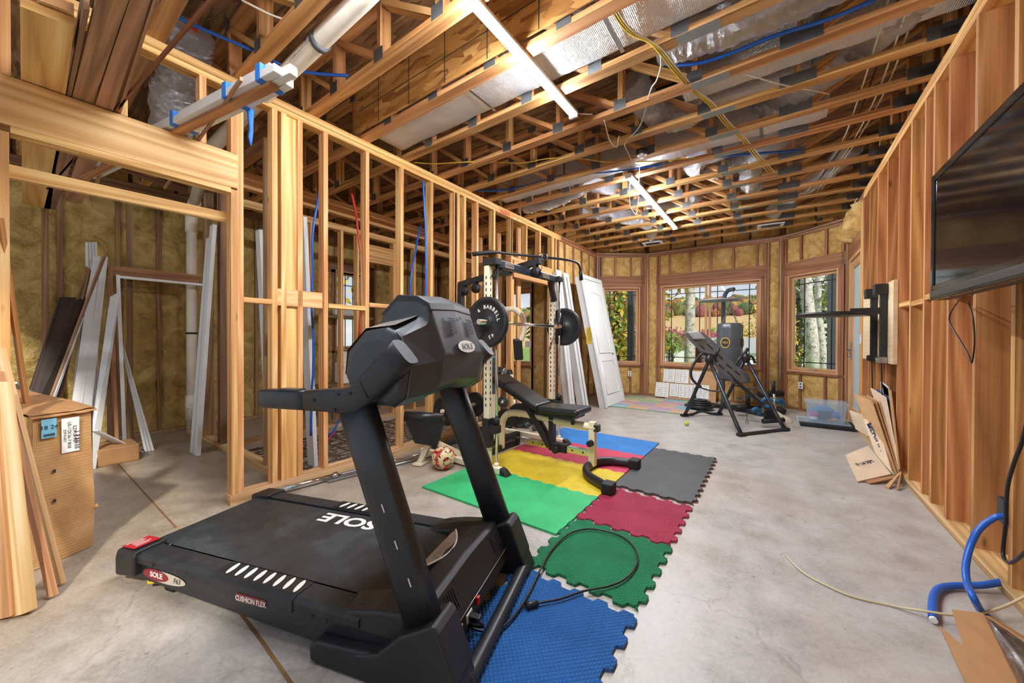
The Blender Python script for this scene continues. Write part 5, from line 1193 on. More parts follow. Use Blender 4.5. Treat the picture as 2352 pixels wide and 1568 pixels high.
for off, cnm in ((-.35, 0), (1.35, 1)):
    dv = (vd*math.cos(off)+vr*math.sin(off)); tv = V((0, 0, 1)).cross(dv)
    b = MB(); oc = V((bc.x, bc.y, 1.17))+dv*.1925; oval(b, oc, tv, (0, 0, 1), .075, .09, d=.0); bg2 = build(b, 'round_badge', plain('badge_gold', 'C9A53A', .4), bag)
    b = MB(); oval(b, oc+dv*.001, tv, (0, 0, 1), .062, .074, d=.0); build(b, 'badge_ring', INK, bg2)
    text('TKO', 'badge_letters', .045, oc+dv*.003, tv, (0, 0, 1), plain('badge_gold', 'C9A53A', .4), bg2, .0005, bold=.001)
hook = V((bx+.17, by-.16, 2.06))
b = MB()
for k in range(4):
    a = PI/4+PI/2*k; e0 = V((bc.x+.15*math.cos(a), bc.y+.15*math.sin(a), 1.49)); e1 = V((bc.x, bc.y, 1.83))
    for j in range(9):
        p = e0.lerp(e1, j/9); q = e0.lerp(e1, (j+.9)/9); mm = (p+q)/2; dv = (q-p)/2; sd = V((-math.sin(a), math.cos(a), 0))*.012 if j % 2 else V((math.cos(a), math.sin(a), 0))*.012
        b.tube([mm+dv*math.cos(t)+sd*math.sin(t) for t in [2*PI*i/8 for i in range(8)]], .0035, 5, closed=True)
for j in range(5):
    p = V((bc.x, bc.y, 1.83)).lerp(hook, j/5); q = V((bc.x, bc.y, 1.83)).lerp(hook, (j+.95)/5); mm = (p+q)/2; dv = (q-p)/2; sd = V((.016, 0, 0)) if j % 2 else V((0, .016, 0))
    b.tube([mm+dv*math.cos(t)+sd*math.sin(t) for t in [2*PI*i/8 for i in range(8)]], .005, 5, closed=True)
build(b, 'chain', STEEL, BG)
# stack of plates on the floor under the table
p = GP(1607, 940, 0)
for k, (r, z, t) in enumerate(((.10, .02, .04), (.22, .065, .045), (.19, .105, .035), (.17, .14, .03), (.12, .165, .025))):
    weight_plate(('smallest plate at the bottom of the flat stack', 'widest plate in the flat stack', 'third plate up in the flat stack', 'fourth plate up in the flat stack', 'top plate of the flat stack')[k], (p.x, p.y, z), (0, 0, 1), r, t, 'plates stacked flat on the play mat')
p = GP(1577, 977, 0); b = MB(); b.ball((p.x, p.y, .034), .033); tn = build(b, 'tennis_ball', plain('tennis_felt', 'B9CE3A', .9, bump=.5)); tag(tn, 'yellow green tennis ball alone on the concrete', 'ball')
b = MB(); b.tube([(p.x+.0335*math.cos(a)*math.cos(.5*math.sin(2*a)), p.y+.0335*math.sin(a)*math.cos(.5*math.sin(2*a)), .034+.0335*math.sin(.5*math.sin(2*a))) for a in [2*PI*k/24 for k in range(24)]], .0015, 4, closed=True); build(b, 'seam', PAPER, tn)
# weight machine parts lying right of the table
TB = thing('leg_roller_frame', 'small steel frame with black foam leg rollers behind the inversion table', 'gym attachment', (.15, 7.3, 0))
c = DP(1770, 905, 6.1); b = MB(); 
b2 = MB(); b2.cyl(DP(1743, 905, 6.1), DP(1796, 903, 6.1), .055, 16); build(b2, 'foam_roller', RUBBER, TB)
b2 = MB(); b2.cyl(DP(1690, 938, 5.9), DP(1712, 936, 5.9), .052, 16); build(b2, 'foam_roller', RUBBER, TB)
b2 = MB(); b2.cyl(DP(1786, 940, 6.0), DP(1800, 945, 6.0), .055, 16); build(b2, 'foam_roller', RUBBER, TB)
b2 = MB(); b2.bar(DP(1690, 915, 6.3), DP(1760, 908, 6.2), .04, .04); b2.bar(DP(1770, 905, 6.15), GP(1772, 945, .02), .04, .04); build(b2, 'steel_bar', STEEL, TB)
b2 = MB(); b2.bar(GP(1775, 944, .03), GP(1812, 967, .03), .06, .05); build(b2, 'floor_beam', CREAM, TB)
b2 = MB(); b2.tube([DP(1718, 938, 6.1), DP(1718, 895, 6.1)], .035, 12); build(b2, 'post_sleeve', RUBBER, TB)
# ---------------------------------------------------------------- lumber, boxes and pipes on the left
def board(name, label, p0, p1, w, h, m, up=(0, 0, 1), cat='board', group=None, bevel=0.):
    b = MB(); b.bar(p0, p1, w, h, up); return tag(build(b, name, m, None, bevel), label, cat, group)
ZL = 2.567
def overhead(label, pa, pb, xback, th, m, z=ZL, cat='board'):
    """board lying across the door header; pa/pb are the two edges at the header and further out"""
    (a0, a1), (c0, c1) = pa, pb
    q = [GP(*a0, z), GP(*a1, z), GP(*c1, z), GP(*c0, z)]
    f = lambda p, r: p + (p-r)*((xback-p.x)/(p.x-r.x))
    back0, back1 = f(q[0], q[3]), f(q[1], q[2])
    b = MB(); ru, rv = random.random()*30, random.random()*30
    pts = [q[3], q[2], back1, back0]
    i = b.add(pts+[p+V((0, 0, th)) for p in pts]); L = (q[3]-back0).length; W = (q[2]-q[3]).length
    uv = [(ru, rv), (ru, rv+W), (ru+L, rv+W), (ru+L, rv)]
    b.face((i, i+1, i+2, i+3), uv); b.face((i+7, i+6, i+5, i+4), uv[::-1])
    for j in range(4): 
        k = (j+1) % 4; ll = (pts[j]-pts[k]).length; b.face((i+j, i+4+j, i+4+k, i+k), [(ru, rv), (ru, rv+th), (ru+ll, rv+th), (ru+ll, rv)])
    return tag(build(b, 'stored_board', m), label, cat, 'lumber stored across the door header')
overhead('widest yellow board stored over the left header with a sawn end', ((48, 190), (150, 222)), ((46, 14), (171, 62)), -6.2, .04, W_STUD)
overhead('short offcut lying on top of the widest stored board', ((60, 150), (168, 170)), ((90, 0), (170, 30)), -2.75, .04, W_BEAM, ZL+.045)
overhead('narrow board on edge beside the widest stored board', ((154, 216), (164, 220)), ((192, 20), (206, 24)), -6.0, .12, W_OLD)
overhead('grey brown wide plank next to the on-edge board', ((165, 225), (212, 240)), ((222, 0), (296, 0)), -6.2, .035, W_OLD)
overhead('pinkish plank nearest the middle of the header', ((217, 246), (258, 260)), ((298, 0), (344, 0)), -5.7, .03, wood('pinkish_plank', 'B58A64', '9C7454', '6E4E36', knots=.05))
overhead('thin brown board on edge at the end of the stored row', ((268, 264), (276, 267)), ((352, 0), (360, 0)), -5.5, .09, W_OLD)
overhead('slim round stick lying across the header beside the boards', ((258, 260), (264, 262)), ((486, 0), (496, 0)), -5.4, .022, wood('brown_stick', '9A6436', '7E4E28', '5A351A', knots=0.), ZL)
overhead('slim stick crossing the white taped bundle', ((452, 325), (458, 327)), ((551, 184), (558, 187)), -4.5, .02, W_OLD, ZL+.0)
# white trim bundle wrapped with blue tape
bu = thing('trim_bundle', 'bundle of white trim boards wrapped in blue tape resting on the header', 'trim bundle', (-2.9, .75, 2.56), 0)
e0, e1 = V((-2.13, .87, 2.60)), V((-4.75, .42, 2.60)); dd = (e1-e0).normalized(); sd = V((-dd.y, dd.x, 0))
for k, (o, z, sh, l) in enumerate(((-.045, .0, .0, 0.), (.0, .0, .10, .2), (.045, .0, .04, .1), (-.03, .045, .05, .3), (.02, .045, -.04, 0.))):
    b = MB(); b.bar(e0 + dd*(-sh) + sd*o + V((0, 0, z)), e1 + dd*(-l) + sd*o + V((0, 0, z)), .04, .042); build(b, 'trim_board', WHITE2, bu, .003)
b = MB(); b.bar(e0 + dd*.05 + sd*.01 - V((0, 0, .034)), e1 + sd*.01 - V((0, 0, .034)), .05, .02); build(b, 'wood_strip', W_WARM, bu)
for t in (.10, .42, 1.02):
    b = MB(); c = e0+dd*t+V((0, 0, .018)); b.frame_box(c, dd, sd, (0, 0, 1), .045, .134, .090); tp = build(b, 'tape_wrap', BLUETAPE, bu, .004)
    if t == .42:
        b = MB(); q = c - sd*.075 + V((0, 0, -.03)); b.tube([q, q+V((.0, 0, -.06)), q+V((.01, -.0, -.12)), q+V((-.004, 0, -.17)), q+V((.006, 0, -.22))], [.018, .016, .012, .013, .004], 6, flat=((0, 1, 0), .25)); build(b, 'loose_tape', BLUETAPE, tp)
# lumber leaning at the left edge, foot on the slab
def lean(label, bx, by, tx, ty, X, w, h, m, z=None, group='lumber leaning at the left edge', name='leaning_board', cat='board'):
    p = GP(bx, by, 0); t = XP(tx, ty, X)
    d = (t-p).normalized(); s = CR
    b = MB(); b.bar(p+d*.0+V((0, 0, .012)), t, w, h, CF); return tag(build(b, name, m), label, cat, group)
W_PALE = wood('pale_board', 'EAD0A6', 'D8B27E', 'B88A58', knots=.0, var=.08)
W_RIP = wood('ripped_strip', 'D2A274', 'B88658', '8E623C', knots=.0, var=.12)
lean('broad pale board leaning at the left edge, nearest the corner of the view', 57, 1412, 2, 880, -2.98, .055, .045, W_PALE)
lean('wide tan board standing behind the pale board at the left edge', 15, 1422, -16, 900, -2.97, .07, .03, W_RIP)
lean('thin strip leaning in front of the broad pale board', 30, 1420, -14, 1130, -2.86, .02, .016, W_RIP)
lean('thin strip whose foot stands furthest right on the slab', 140, 1345, 0, 800, -3.13, .03, .02, W_PALE)
lean('thin brown strip with its foot just left of the furthest one', 122, 1374, 0, 855, -3.10, .03, .02, W_RIP)
lean('short dark strip standing behind the thin brown strips', 108, 1352, 62, 1050, -3.02, .016, .012, W_OLD)
lean('slender orange stick leaning against the left jamb', 104, 1245, 0, 500, -3.19, .018, .018, wood('orange_stick', 'D9955A', 'BE783E', '8F5226', knots=0.))
lean('split white rail standing behind the leaning strips', 40, 1250, 4, 830, -3.4, .03, .02, WHITE2)
# large carton
bx = thing('cardboard_box', 'large worn cardboard carton standing on end with shipping labels', 'box', (-3.6, .2, 0), 0)
f0, f1 = GP(76, 1312), GP(214, 1254)
fz = .80
fd = (f1-f0).normalized(); fn = V((-fd.y, fd.x, 0)); fn = fn if fn.x < 0 else -fn
t = NT('corrugated_card'); co = t.map('Object'); sx = t.n('ShaderNodeSeparateXYZ'); t.l(co, sx.inputs[0]); n1 = t.noise(co, 6., 6., .65)
cc = t.ramp(n1, [(.3, srgb('A67A4C')), (.55, srgb('C0935F')), (.75, srgb('D0A876'))]); t.col(cc); t.set(Roughness=.8)
t.bump(t.math('ADD', t.math('MULTIPLY', t.math('PINGPONG', t.math('MULTIPLY', sx.outputs[2], 60.), .5), .5), n1), .35, .008); CORR = t.m
def bp(u, v, z):                     # u across the face, v into the box
    return f0 + fd*((f1-f0).length*u) + fn*v + V((0, 0, z))
b = MB(); b.grid(lambda u, v: bp(u + (.03*math.sin(v*5) if u > .9 else 0), -.012*math.sin(PI*u)*math.sin(PI*v) + .004*noise3((u*3, v*5, 0), 1.), .003+(fz-.003)*v), 10, 24); build(b, 'front_panel', CORR, bx)
b = MB(); b.grid(lambda u, v: bp(0, u*1.0, .003+v*(fz-.003+.10*u)), 6, 8); b.grid(lambda u, v: bp(1, u*1.0, .003+v*(fz-.003+.10*u)) + fd*(.02*math.sin(u*4)*math.sin(v*PI)), 10, 10); b.grid(lambda u, v: bp(u, 1.0, .003+v*(fz+.10)), 4, 4); build(b, 'side_panel', CORR, bx)
b = MB(); b.grid(lambda u, v: bp(u*1.06-.03, v*1.0-.01, fz + .012 + .10*v + .025*math.sin(PI*v) + .01*noise3((u*4, v*4, 2), 1.)), 8, 12); build(b, 'top_flap', CARD_D, bx)
b = MB(); b.grid(lambda u, v: bp(u*1.1-.05, -.02+.03*v, fz-.005+.02*v+.008*noise3((u*6, v, 3), 1.)), 10, 2); build(b, 'torn_edge', CARD_D, bx)
b = MB(); b.box(0, 1, 0, 1, 0, 1); 
def sticker(name, u0, u1, z0, z1, m, par=bx):
    b = MB(); i = b.add([bp(u0, -.0165, z0), bp(u1, -.0165, z0), bp(u1, -.0165, z1), bp(u0, -.0165, z1)]); b.face((i, i+1, i+2, i+3)); return build(b, name, m, par)
st = sticker('shipping_label', .42, .72, .585, .775, PAPER)
for k, (s, u, sz) in enumerate((('5Z910-157', .635, .022), ("US-1'ZK36-7 8X8", .545, .020), ('52910-057', .47, .016))):
    text(s, 'label_text', sz, bp(u, -.0175, .68), (0, 0, -1), fd, INK, bx, .0003).parent = st
b = MB()
for k in range(12): b.frame_box(bp(.68, -.0175, .60+.006*k*(1+.2*(k % 3))), (0, 0, 1), fd, fn, .0032, .022, .0004)
build(b, 'barcode', INK, st)
st = sticker('blue_label', .10, .34, .685, .785, plain('pale_blue_label', '7CC0DC', .6))
text('18 24', 'label_text', .03, bp(.22, -.0178, .74), fd, (0, 0, 1), INK, bx, .0003).parent = st
b = MB()
for k in range(10): b.frame_box(bp(.14+.018*k, -.0178, .70), fd, fn, (0, 0, 1), .0025, .0004, .014)
build(b, 'barcode', INK, st)
b = MB()
for u, z in ((.30, .50), (.30, .34)): b.frame_box(bp(u, -.0165, z), fd, fn, (0, 0, 1), .012, .001, .018)
build(b, 'hand_hole', INK, bx)
b = MB(); b.tube([bp(1.02, .0, .22), bp(1.06, -.01, .235), bp(1.10, .0, .22)], [.008, .016, .006], 6, flat=((0, 0, 1), .4)); b.tube([bp(1.0, .3, .73), bp(1.12, .3, .74), bp(1.2, .32, .70)], [.015, .022, .008], 6); build(b, 'torn_tab', CARD_D, bx)
b = MB(); b.box(-5.5, -5.15, .52, .80, .0, .16); tag(build(b, 'cardboard_scrap', CARD_D, None, .01), 'torn low cardboard scrap behind the large carton', 'cardboard')
# planks leaning on the far left batts
def lean2(label, tl, tr, Xt, bl, br, Xb, th, m, name='leaning_plank', cat='plank', group='planks leaning on the far insulation', flute=0):
    """tl/tr top corners seen on plane Xt; bl/br bottom corners on plane Xb, carried on down to the slab"""
    q = [XP(*bl, Xb), XP(*br, Xb), XP(*tr, Xt), XP(*tl, Xt)]
    f = lambda a, t: a + (a-t)*((a.z-.004)/(t.z-a.z)) if a.z > .004 else a
    q[0], q[1] = f(q[0], q[3]), f(q[1], q[2])
    n = (q[1]-q[0]).cross(q[3]-q[0]).normalized(); n = n if n.x < 0 else -n
    ru = random.random()*30; L = (q[3]-q[0]).length; W = (q[1]-q[0]).length
    b = MB(); i = b.add(q+[p+n*th for p in q]); uv = [(ru, ru), (ru, ru+W), (ru+L, ru+W), (ru+L, ru)]
    b.face((i, i+1, i+2, i+3), uv); b.face((i+7, i+6, i+5, i+4), uv[::-1])
    for j in range(4):
        k = (j+1) % 4; b.face((i+j, i+4+j, i+4+k, i+k), [(ru, ru), (ru, ru+th), (ru+W, ru+th), (ru+W, ru)])
    o = tag(build(b, name, m), label, cat, group)
    if flute:
        b = MB()
        for s in range(1, flute):
            t = s/flute; a = q[0].lerp(q[1], t); c = q[3].lerp(q[2], t); b.tube([a-n*.001, c-n*.001], .0045, 5)
        build(b, 'flute', m, o)
    return o
lean2('dark stained panel leaning left of the white planks', (138, 682), (197, 683), -6.02, (66, 905), (134, 930), -5.45, .02, W_DARK)
lean2('tall fluted white plank standing highest on the insulation', (196, 556), (223, 556), -6.19, (198, 740), (225, 740), -6.1, .015, WHITE2, flute=4)
lean2('broad white plank right of the dark panel', (215, 588), (248, 590), -6.05, (169, 900), (214, 905), -5.5, .015, WHITE2, flute=2)
lean2('narrow brown stud leaning behind the broad white plank', (197, 610), (207, 618), -6.1, (174, 690), (190, 690), -6.0, .03, W_OLD)
lean2('brown stick leaning across the broad white plank', (238, 588), (244, 590), -5.9, (200, 690), (205, 692), -5.7, .015, W_OLD)
lean2('narrow white strip between dark panel and broad white plank', (187, 730), (194, 728), -5.85, (139, 860), (146, 864), -5.55, .01, WHITE2)
lean2('grey white plank leaning in front of the brown door frame', (255, 680), (277, 669), -5.85, (212, 985), (232, 990), -5.25, .015, WHITE2)
lean2('bare brown board standing inside the brown door frame', (247, 830), (269, 830), -5.95, (247, 985), (272, 988), -5.75, .02, W_OLD)
lean2('fluted white plank sloping to the right across the far wall', (270, 758), (276, 765), -5.98, (326, 1010), (346, 1005), -5.5, .014, WHITE2, flute=3)
lean2('slim fluted white plank behind the large carton', (188, 730), (198, 728), -6.0, (172, 865), (190, 868), -5.75, .014, WHITE2, flute=3)
b = MB(); q0, q1 = XP(214, 988, -5.2), GP(320, 1038, .02); b.bar(q0, q1, .10, .012, (0, 0, 1)); tag(build(b, 'fallen_trim', WHITE2), 'fallen white trim piece sloping from the carton to the slab', 'trim')
b = MB(); b.bar(XP(15, 880, -3.9), XP(72, 912, -4.4), .08, .012); tag(build(b, 'fallen_trim', WHITE2), 'white trim piece lying behind the leaning strips at the left edge', 'trim')
# brown door frame with white stop leaning on the batts
df = thing('door_frame', 'brown door frame with a white stop strip leaning on the far wall', 'door frame', (-6.0, 1.1, 0))
a, c, X1 = XP(243, 615, -6.08), XP(482, 637, -6.08), -6.08
dn = V((.42, 0, -2.0)).normalized()
def fp(u, s): return V((X1 + .38*s, a.y + (c.y-a.y)*u, 2.0*(1-s)+.004))
for nm, (u0, s0), (u1, s1) in (('jamb', (.03, 0), (.03, 1)), ('jamb', (.93, .02), (.93, 1)), ('head', (.0, .015), (1.0, .015))):
    b = MB(); b.bar(fp(u0, s0), fp(u1, s1), .115, .03, (1, 0, 0) if nm == 'head' else (0, 1, 0)); build(b, nm, W_BAY, df)
b = MB(); b.bar(fp(.09, .05)+V((.06, 0, 0)), fp(1, .05)+V((.06, 0, 0)), .014, .03, (0, 0, 1)); b.bar(fp(.09, .04)+V((.06, 0, 0)), fp(.09, 1)+V((.06, 0, 0)), .014, .03, (0, 1, 0)); build(b, 'stop_strip', WHITE, df)
# white doors stacked against the cross wall
for k in range(2):
    b = MB(); x = -4.93-.13*k; b.prism([(x, 1.20, .004), (x+.10, 1.20, .004), (x+.10, 1.34, 2.42-.12*k), (x, 1.34, 2.42-.12*k)], (0, -.035, 0))
    tag(build(b, 'door_jamb', WHITE2), 'white door jamb %s leaning on the cross wall by the drain riser' % ('nearest', 'further back')[k], 'door frame', 'white jambs by the drain riser')
for k in range(2):
    b = MB(); y = (1.55, 1.62)[k]; x0 = (-4.42, -3.66)[k]; W_ = (.10, .13)[k]; b.prism([(x0, y+.10, .004), (x0+W_, y+.10, .004), (x0+W_, y, 2.34), (x0, y, 2.34)], (0, .035, 0))
    tag(build(b, 'door_jamb', WHITE2), 'tall white door jamb board standing %s' % ('behind the king post of the left opening', 'just right of the boxed corner studs')[k], 'door frame')
# things seen between the studs in the wing behind
wbn = thing('white_bin', 'white lidded bin seen between the studs on a wooden ledge', 'bin', (-5.6, 3.15, .5))
c = XP(795, 855, -5.6)
b = MB(); b.frame_box(c, (0, 1, 0), (1, 0, 0), (0, 0, 1), .26, .26, .34); build(b, 'bin_body', WHITE, wbn, .03)
b = MB(); i = b.add([c+V((.0, -.11+.11*math.cos(a)+.05, .17+.16*math.sin(a))) for a in [PI*k/16 for k in range(17)]]); b.prism([c+V((0, -.02+.12*math.cos(a), .16+.18*math.sin(a))) for a in [PI*k/14 for k in range(15)]], (-.02, 0, 0)); build(b, 'raised_lid', WHITE, wbn)
b = MB(); b.box(c.x-.3, c.x+.3, c.y-.4, c.y+.4, c.z-.21, c.z-.17); b.box(c.x-.25, c.x-.2, c.y-.35, c.y-.3, 0, c.z-.21); b.box(c.x-.25, c.x-.2, c.y+.3, c.y+.35, 0, c.z-.21); b.box(c.x+.2, c.x+.25, c.y-.35, c.y-.3, 0, c.z-.21); b.box(c.x+.2, c.x+.25, c.y+.3, c.y+.35, 0, c.z-.21); tag(build(b, 'bin_bench', W_OLD), 'rough timber bench under the white lidded bin', 'bench')
for k in range(2):
    c = XP(888, 778+18*k, -5.95); g = thing('cement_bag', 'white and green cement bag, %s of two on a shelf between studs' % ('upper', 'lower')[k], 'cement bag', c, 0, 'cement bags between the studs')
    b = MB(); b.frame_box(c, (0, 1, 0), (1, 0, 0), (0, 0, 1), .34, .3, .10); bo = build(b, 'bag', PAPER, g, .03)
    b = MB(); b.frame_box(c+V((.152, .0, 0)), (0, 1, 0), (1, 0, 0), (0, 0, 1), .26, .003, .055); gb = build(b, 'green_band', plain('bag_green', '1F8A5A', .5), bo)
    text('QUIKRETE', 'bag_text', .05, c+V((.155, 0, 0)), (0, 1, 0), (0, 0, 1), PAPER, g, .0005).parent = gb
c = XP(888, 815, -5.95); b = MB(); b.box(c.x-.2, c.x+.16, c.y-.35, c.y+.3, c.z-.06, c.z-.02); b.box(c.x-.2, c.x-.14, c.y-.35, c.y-.29, 0, c.z-.06); b.box(c.x-.2, c.x-.14, c.y+.24, c.y+.3, 0, c.z-.06); b.box(c.x+.1, c.x+.16, c.y-.35, c.y-.29, 0, c.z-.06); b.box(c.x+.1, c.x+.16, c.y+.24, c.y+.3, 0, c.z-.06); tag(build(b, 'shelf', W_OLD), 'rough wooden shelf carrying the cement bags', 'shelf')
c = XP(886, 890, -5.7); b = MB(); b.frame_box(c, (0, 1, 0), (1, 0, 0), (0, 0, 1), .32, .2, .5); g = tag(build(b, 'red_box', plain('crimson_box', 'B81E44', .4)), 'tall crimson box standing between the studs beyond the gravel', 'box')
b = MB(); b.frame_box(c+V((.102, .02, -.16)), (0, 1, 0), (1, 0, 0), (0, 0, 1), .2, .002, .08); build(b, 'white_band', PAPER, g)
b = MB(); b.box(c.x-.12, c.x+.12, c.y-.2, c.y+.2, 0, c.z-.25); tag(build(b, 'plinth', CARD_D), 'brown carton under the tall crimson box', 'box')
c = XP(790, 716, -6.2); b = MB(); b.frame_box(c, (0, 1, 0), (1, 0, 0), (0, 0, 1), .40, .14, .16); tag(build(b, 'foil_bag', WHITE2, None, .05), 'white plastic bag lying on the sill of the far left window', 'bag')
b = MB(); b.box(-6.40, -6.08, c.y-.5, c.y+.5, c.z-.12, c.z-.08); tag(build(b, 'window_shelf', W_OLD), 'wooden sill shelf under the far left window', 'shelf')
for k, (pts, m, nm) in enumerate((([GP(770, 990, -.04), GP(745, 1020, -.04), GP(715, 1052, -.04)], plain('magenta_hose', 'C43A6A', .4), 'pink'), ([XP(782, 960, -4.9), GP(765, 990, -.02), GP(750, 1000, -.03)], BLUEP, 'blue'))):
    cable('floor_pipe', '%s pipe end lying on the gravel bed' % nm, pts, .012, m, 'pipe')
# ---------------------------------------------------------------- right wall: television, speed bag board, cartons, hoses
TVX = .665
tv = thing('television', 'large black flat television hung on the right stud wall', 'television', (.7, 2.28, 1.42), 0)
y0, y1, z0, z1 = 1.72, 2.88, 1.43, 2.085
b = MB(); b.box(TVX+.012, TVX+.075, y0, y1, z0, z1); build(b, 'back_shell', BLACK, tv, .012)
b = MB(); f = .035
for q in ((y0, y0+f, z0, z1), (y1-f, y1, z0, z1), (y0+f, y1-f, z0, z0+.075), (y0+f, y1-f, z1-f, z1)): b.box(TVX, TVX+.02, q[0], q[1], q[2], q[3])
build(b, 'bezel', plain('gloss_black', '0C0D0F', .12), tv, .004)
b = MB(); b.box(TVX-.004, TVX+.004, y0+.01, y1-.01, z0+.012, z0+.045); build(b, 'lower_trim', plain('tv_grey', '33363B', .3), tv, .003)
SCR = plain('tv_screen', '0A0C11', .08, spec=.28)
b = MB(); b.box(TVX+.006, TVX+.014, y0+f, y1-f, z0+.075, z1-f); build(b, 'screen', SCR, tv)
b = MB(); b.box(TVX+.075, XR, 2.15, 2.45, 1.62, 1.90); b.box(TVX+.07, TVX+.09, 2.0, 2.6, 1.55, 1.97); build(b, 'wall_mount', BLACKM, tv, .004)
cable('signal_cable', 'thin black cable looping below the television', [V((TVX+.06, 2.62, 1.45)), XP(2195, 700, .86), XP(2180, 735, .87), XP(2205, 780, .87), XP(2225, 815, .87), XP(2232, 833, .87), XP(2238, 790, .87), XP(2235, 730, .87), XP(2226, 690, .86), V((TVX+.06, 2.5, 1.45))], .0035, BLKC)
cable('power_lead', 'black power lead hanging down beside the right edge stud', [XP(2375, 880, .85), XP(2352, 1000, .85), XP(2330, 1060, .85), XP(2314, 1120, .86), XP(2310, 1200, .86), XP(2304, 1270, .86), XP(2316, 1292, .84), XP(2335, 1285, .83), XP(2352, 1270, .82), XP(2390, 1240, .82)], .007, BLKC)
b = MB(); c = XP(2312, 1180, .89); b.box(.885, .96, 2.775, 2.84, c.z-.06, c.z+.06); g = tag(build(b, 'outlet_box', plain('dark_blue_box', '20262E', .4), None, .003), 'dark electrical outlet box screwed to the stud right of the blue hose', 'outlet box')
# speed bag board
pb = thing('speed_bag_platform', 'round black speed bag board on twin rails fixed to birch plywood', 'speed bag board', (.85, 5.3, .98), 0)
b = MB(); b.box(.868, .897, 4.73, 6.15, 1.0, 1.77); build(b, 'plywood_panel', W_PLY, pb)
for y in (4.95, 5.38):
    b = MB(); b.box(.815, .865, y-.022, y+.022, 1.0, 1.76); build(b, 'rail', BLACKM, pb, .004)
    b = MB(); b.box(.77, .866, y-.045, y+.045, 1.66, 1.76); build(b, 'rail_bracket', BLACKM, pb, .006)
    b = MB(); b.box(.80, .866, y-.045, y+.045, 1.0, 1.06); b.cyl((.79, y, 1.03), (.83, y, 1.03), .03, 12); build(b, 'lower_clamp', STEEL if y < 5 else BLACKM, pb, .004)
    b = MB(); b.bar((.83, y, 1.0), (.84, y, .55), .035, .006, (1, 0, 0)); build(b, 'strap', BLKC, pb)
b = MB(); b.lathe([(.0, -.016), (.31, -.016), (.318, 0), (.31, .016), (.0, .016)], (.50, 5.16, 1.49), n=48); bd_ = build(b, 'board', BLACKM, pb)
b = MB(); b.lathe([(.0, .016), (.06, .016), (.055, .03), (.0, .03)], (.62, 5.16, 1.49), n=18); b.box(.60, .82, 4.92, 4.98, 1.475, 1.535); b.box(.60, .82, 5.35, 5.41, 1.475, 1.535); build(b, 'board_arm', BLACKM, pb, .004)
# flattened cartons leaning by the wall
def sheet(label, b0, b1, t1, t0, m, words=None, th=.010, ink=None):
    q = [V(b0), V(b1), V(t1), V(t0)]; n = (q[1]-q[0]).cross(q[3]-q[0]).normalized(); n = n if n.y < 0 else -n
    b = MB()
    b.grid(lambda u, v: q[0].lerp(q[1], u).lerp(q[3].lerp(q[2], u), v) + n*(.02*math.sin(v*PI)*(u-.3)), 4, 8); b2 = MB(); b2.loft([[p for p in q], [p - n*th for p in q]])
    o = tag(build(b2, 'flattened_carton', m), label, 'flattened box', 'flattened cartons by the right wall')
    if ink:
        u0, u1, v0, v1, mm = ink; bb = MB(); P_ = lambda u, v: q[0].lerp(q[1], u).lerp(q[3].lerp(q[2], u), v) + n*.0015
        i = bb.add([P_(u0, v0), P_(u1, v0), P_(u1, v1), P_(u0, v1)]); bb.face((i, i+1, i+2, i+3)); build(bb, 'printed_panel', mm, o)
    if words:
        s, u, v, sz, mm, vert = words; up = ((q[3]-q[0])).normalized(); rt = (q[1]-q[0]).normalized()
        c = q[0].lerp(q[1], u).lerp(q[3].lerp(q[2], u), v) + n*.003
        text(s, 'print', sz, c, (-up if vert else rt), (rt if vert else up), mm, o, .0005, bold=.001)
    return o
NAVY = plain('navy_print', '22304E', .6)
def psheet(label, tl, tr, br, bl, m, **kw):
    """corners as (pixel x, pixel y, distance)"""
    q = [DP(*c) for c in (bl, br, tr, tl)]
    for p in q:
        if p.x > .885: p.x = .885
        if p.z < .012: p.z = .012
    return sheet(label, *q, m, **kw)
psheet('pale carton flap folded out flat on the slab in front of the pile', (1942, 1044, 3.55), (1994, 1023, 3.62), (2047, 1088, 3.20), (1970, 1106, 3.14), CARD_L, words=('P-14 XFT', .5, .5, .05, NAVY, False))
psheet('crumpled pale carton edge sticking out at the back left of the pile', (1950, 942, 3.95), (2000, 958, 3.80), (2010, 1010, 3.70), (1965, 985, 3.9), CARD_L)
psheet('carton printed with a dark MEDIUM stamp, leftmost standing sheet', (1982, 960, 3.62), (2016, 974, 3.48), (2049, 1087, 3.17), (2010, 1040, 3.38), CARD_L, words=('MEDIUM', .30, .52, .085, NAVY, True))
psheet('brown carton second from the left in the standing pile', (1961, 904, 3.80), (2001, 920, 3.55), (2058, 1089, 3.18), (2018, 1046, 3.42), CARD)
psheet('navy printed carton third from the left in the standing pile', (1976, 905, 3.78), (2010, 920, 3.55), (2064, 1091, 3.17), (2034, 1052, 3.40), CARD_D, ink=(.25, .98, .02, .72, NAVY))
psheet('plain brown carton in the middle of the pile', (1990, 907, 3.76), (2018, 922, 3.55), (2069, 1092, 3.16), (2044, 1056, 3.36), CARD)
psheet('tall pale brown carton standing proud right of the middle', (2002, 891, 3.72), (2036, 912, 3.46), (2091, 1085, 3.14), (2055, 1045, 3.36), CARD_L, words=('LARGE', .35, .40, .07, NAVY, True), ink=(.15, .97, .04, .58, NAVY))
psheet('blue edged carton second from the right in the pile', (2016, 893, 3.70), (2052, 915, 3.44), (2096, 1086, 3.13), (2066, 1050, 3.34), plain('blue_print_card', '37507E', .6), ink=(.05, .95, .55, .98, CARD))
psheet('brown carton with navy lower half, rightmost against the studs', (2033, 880, 3.68), (2076, 899, 3.38), (2103, 1083, 3.12), (2078, 1052, 3.32), CARD, ink=(.1, .97, .02, .48, NAVY))
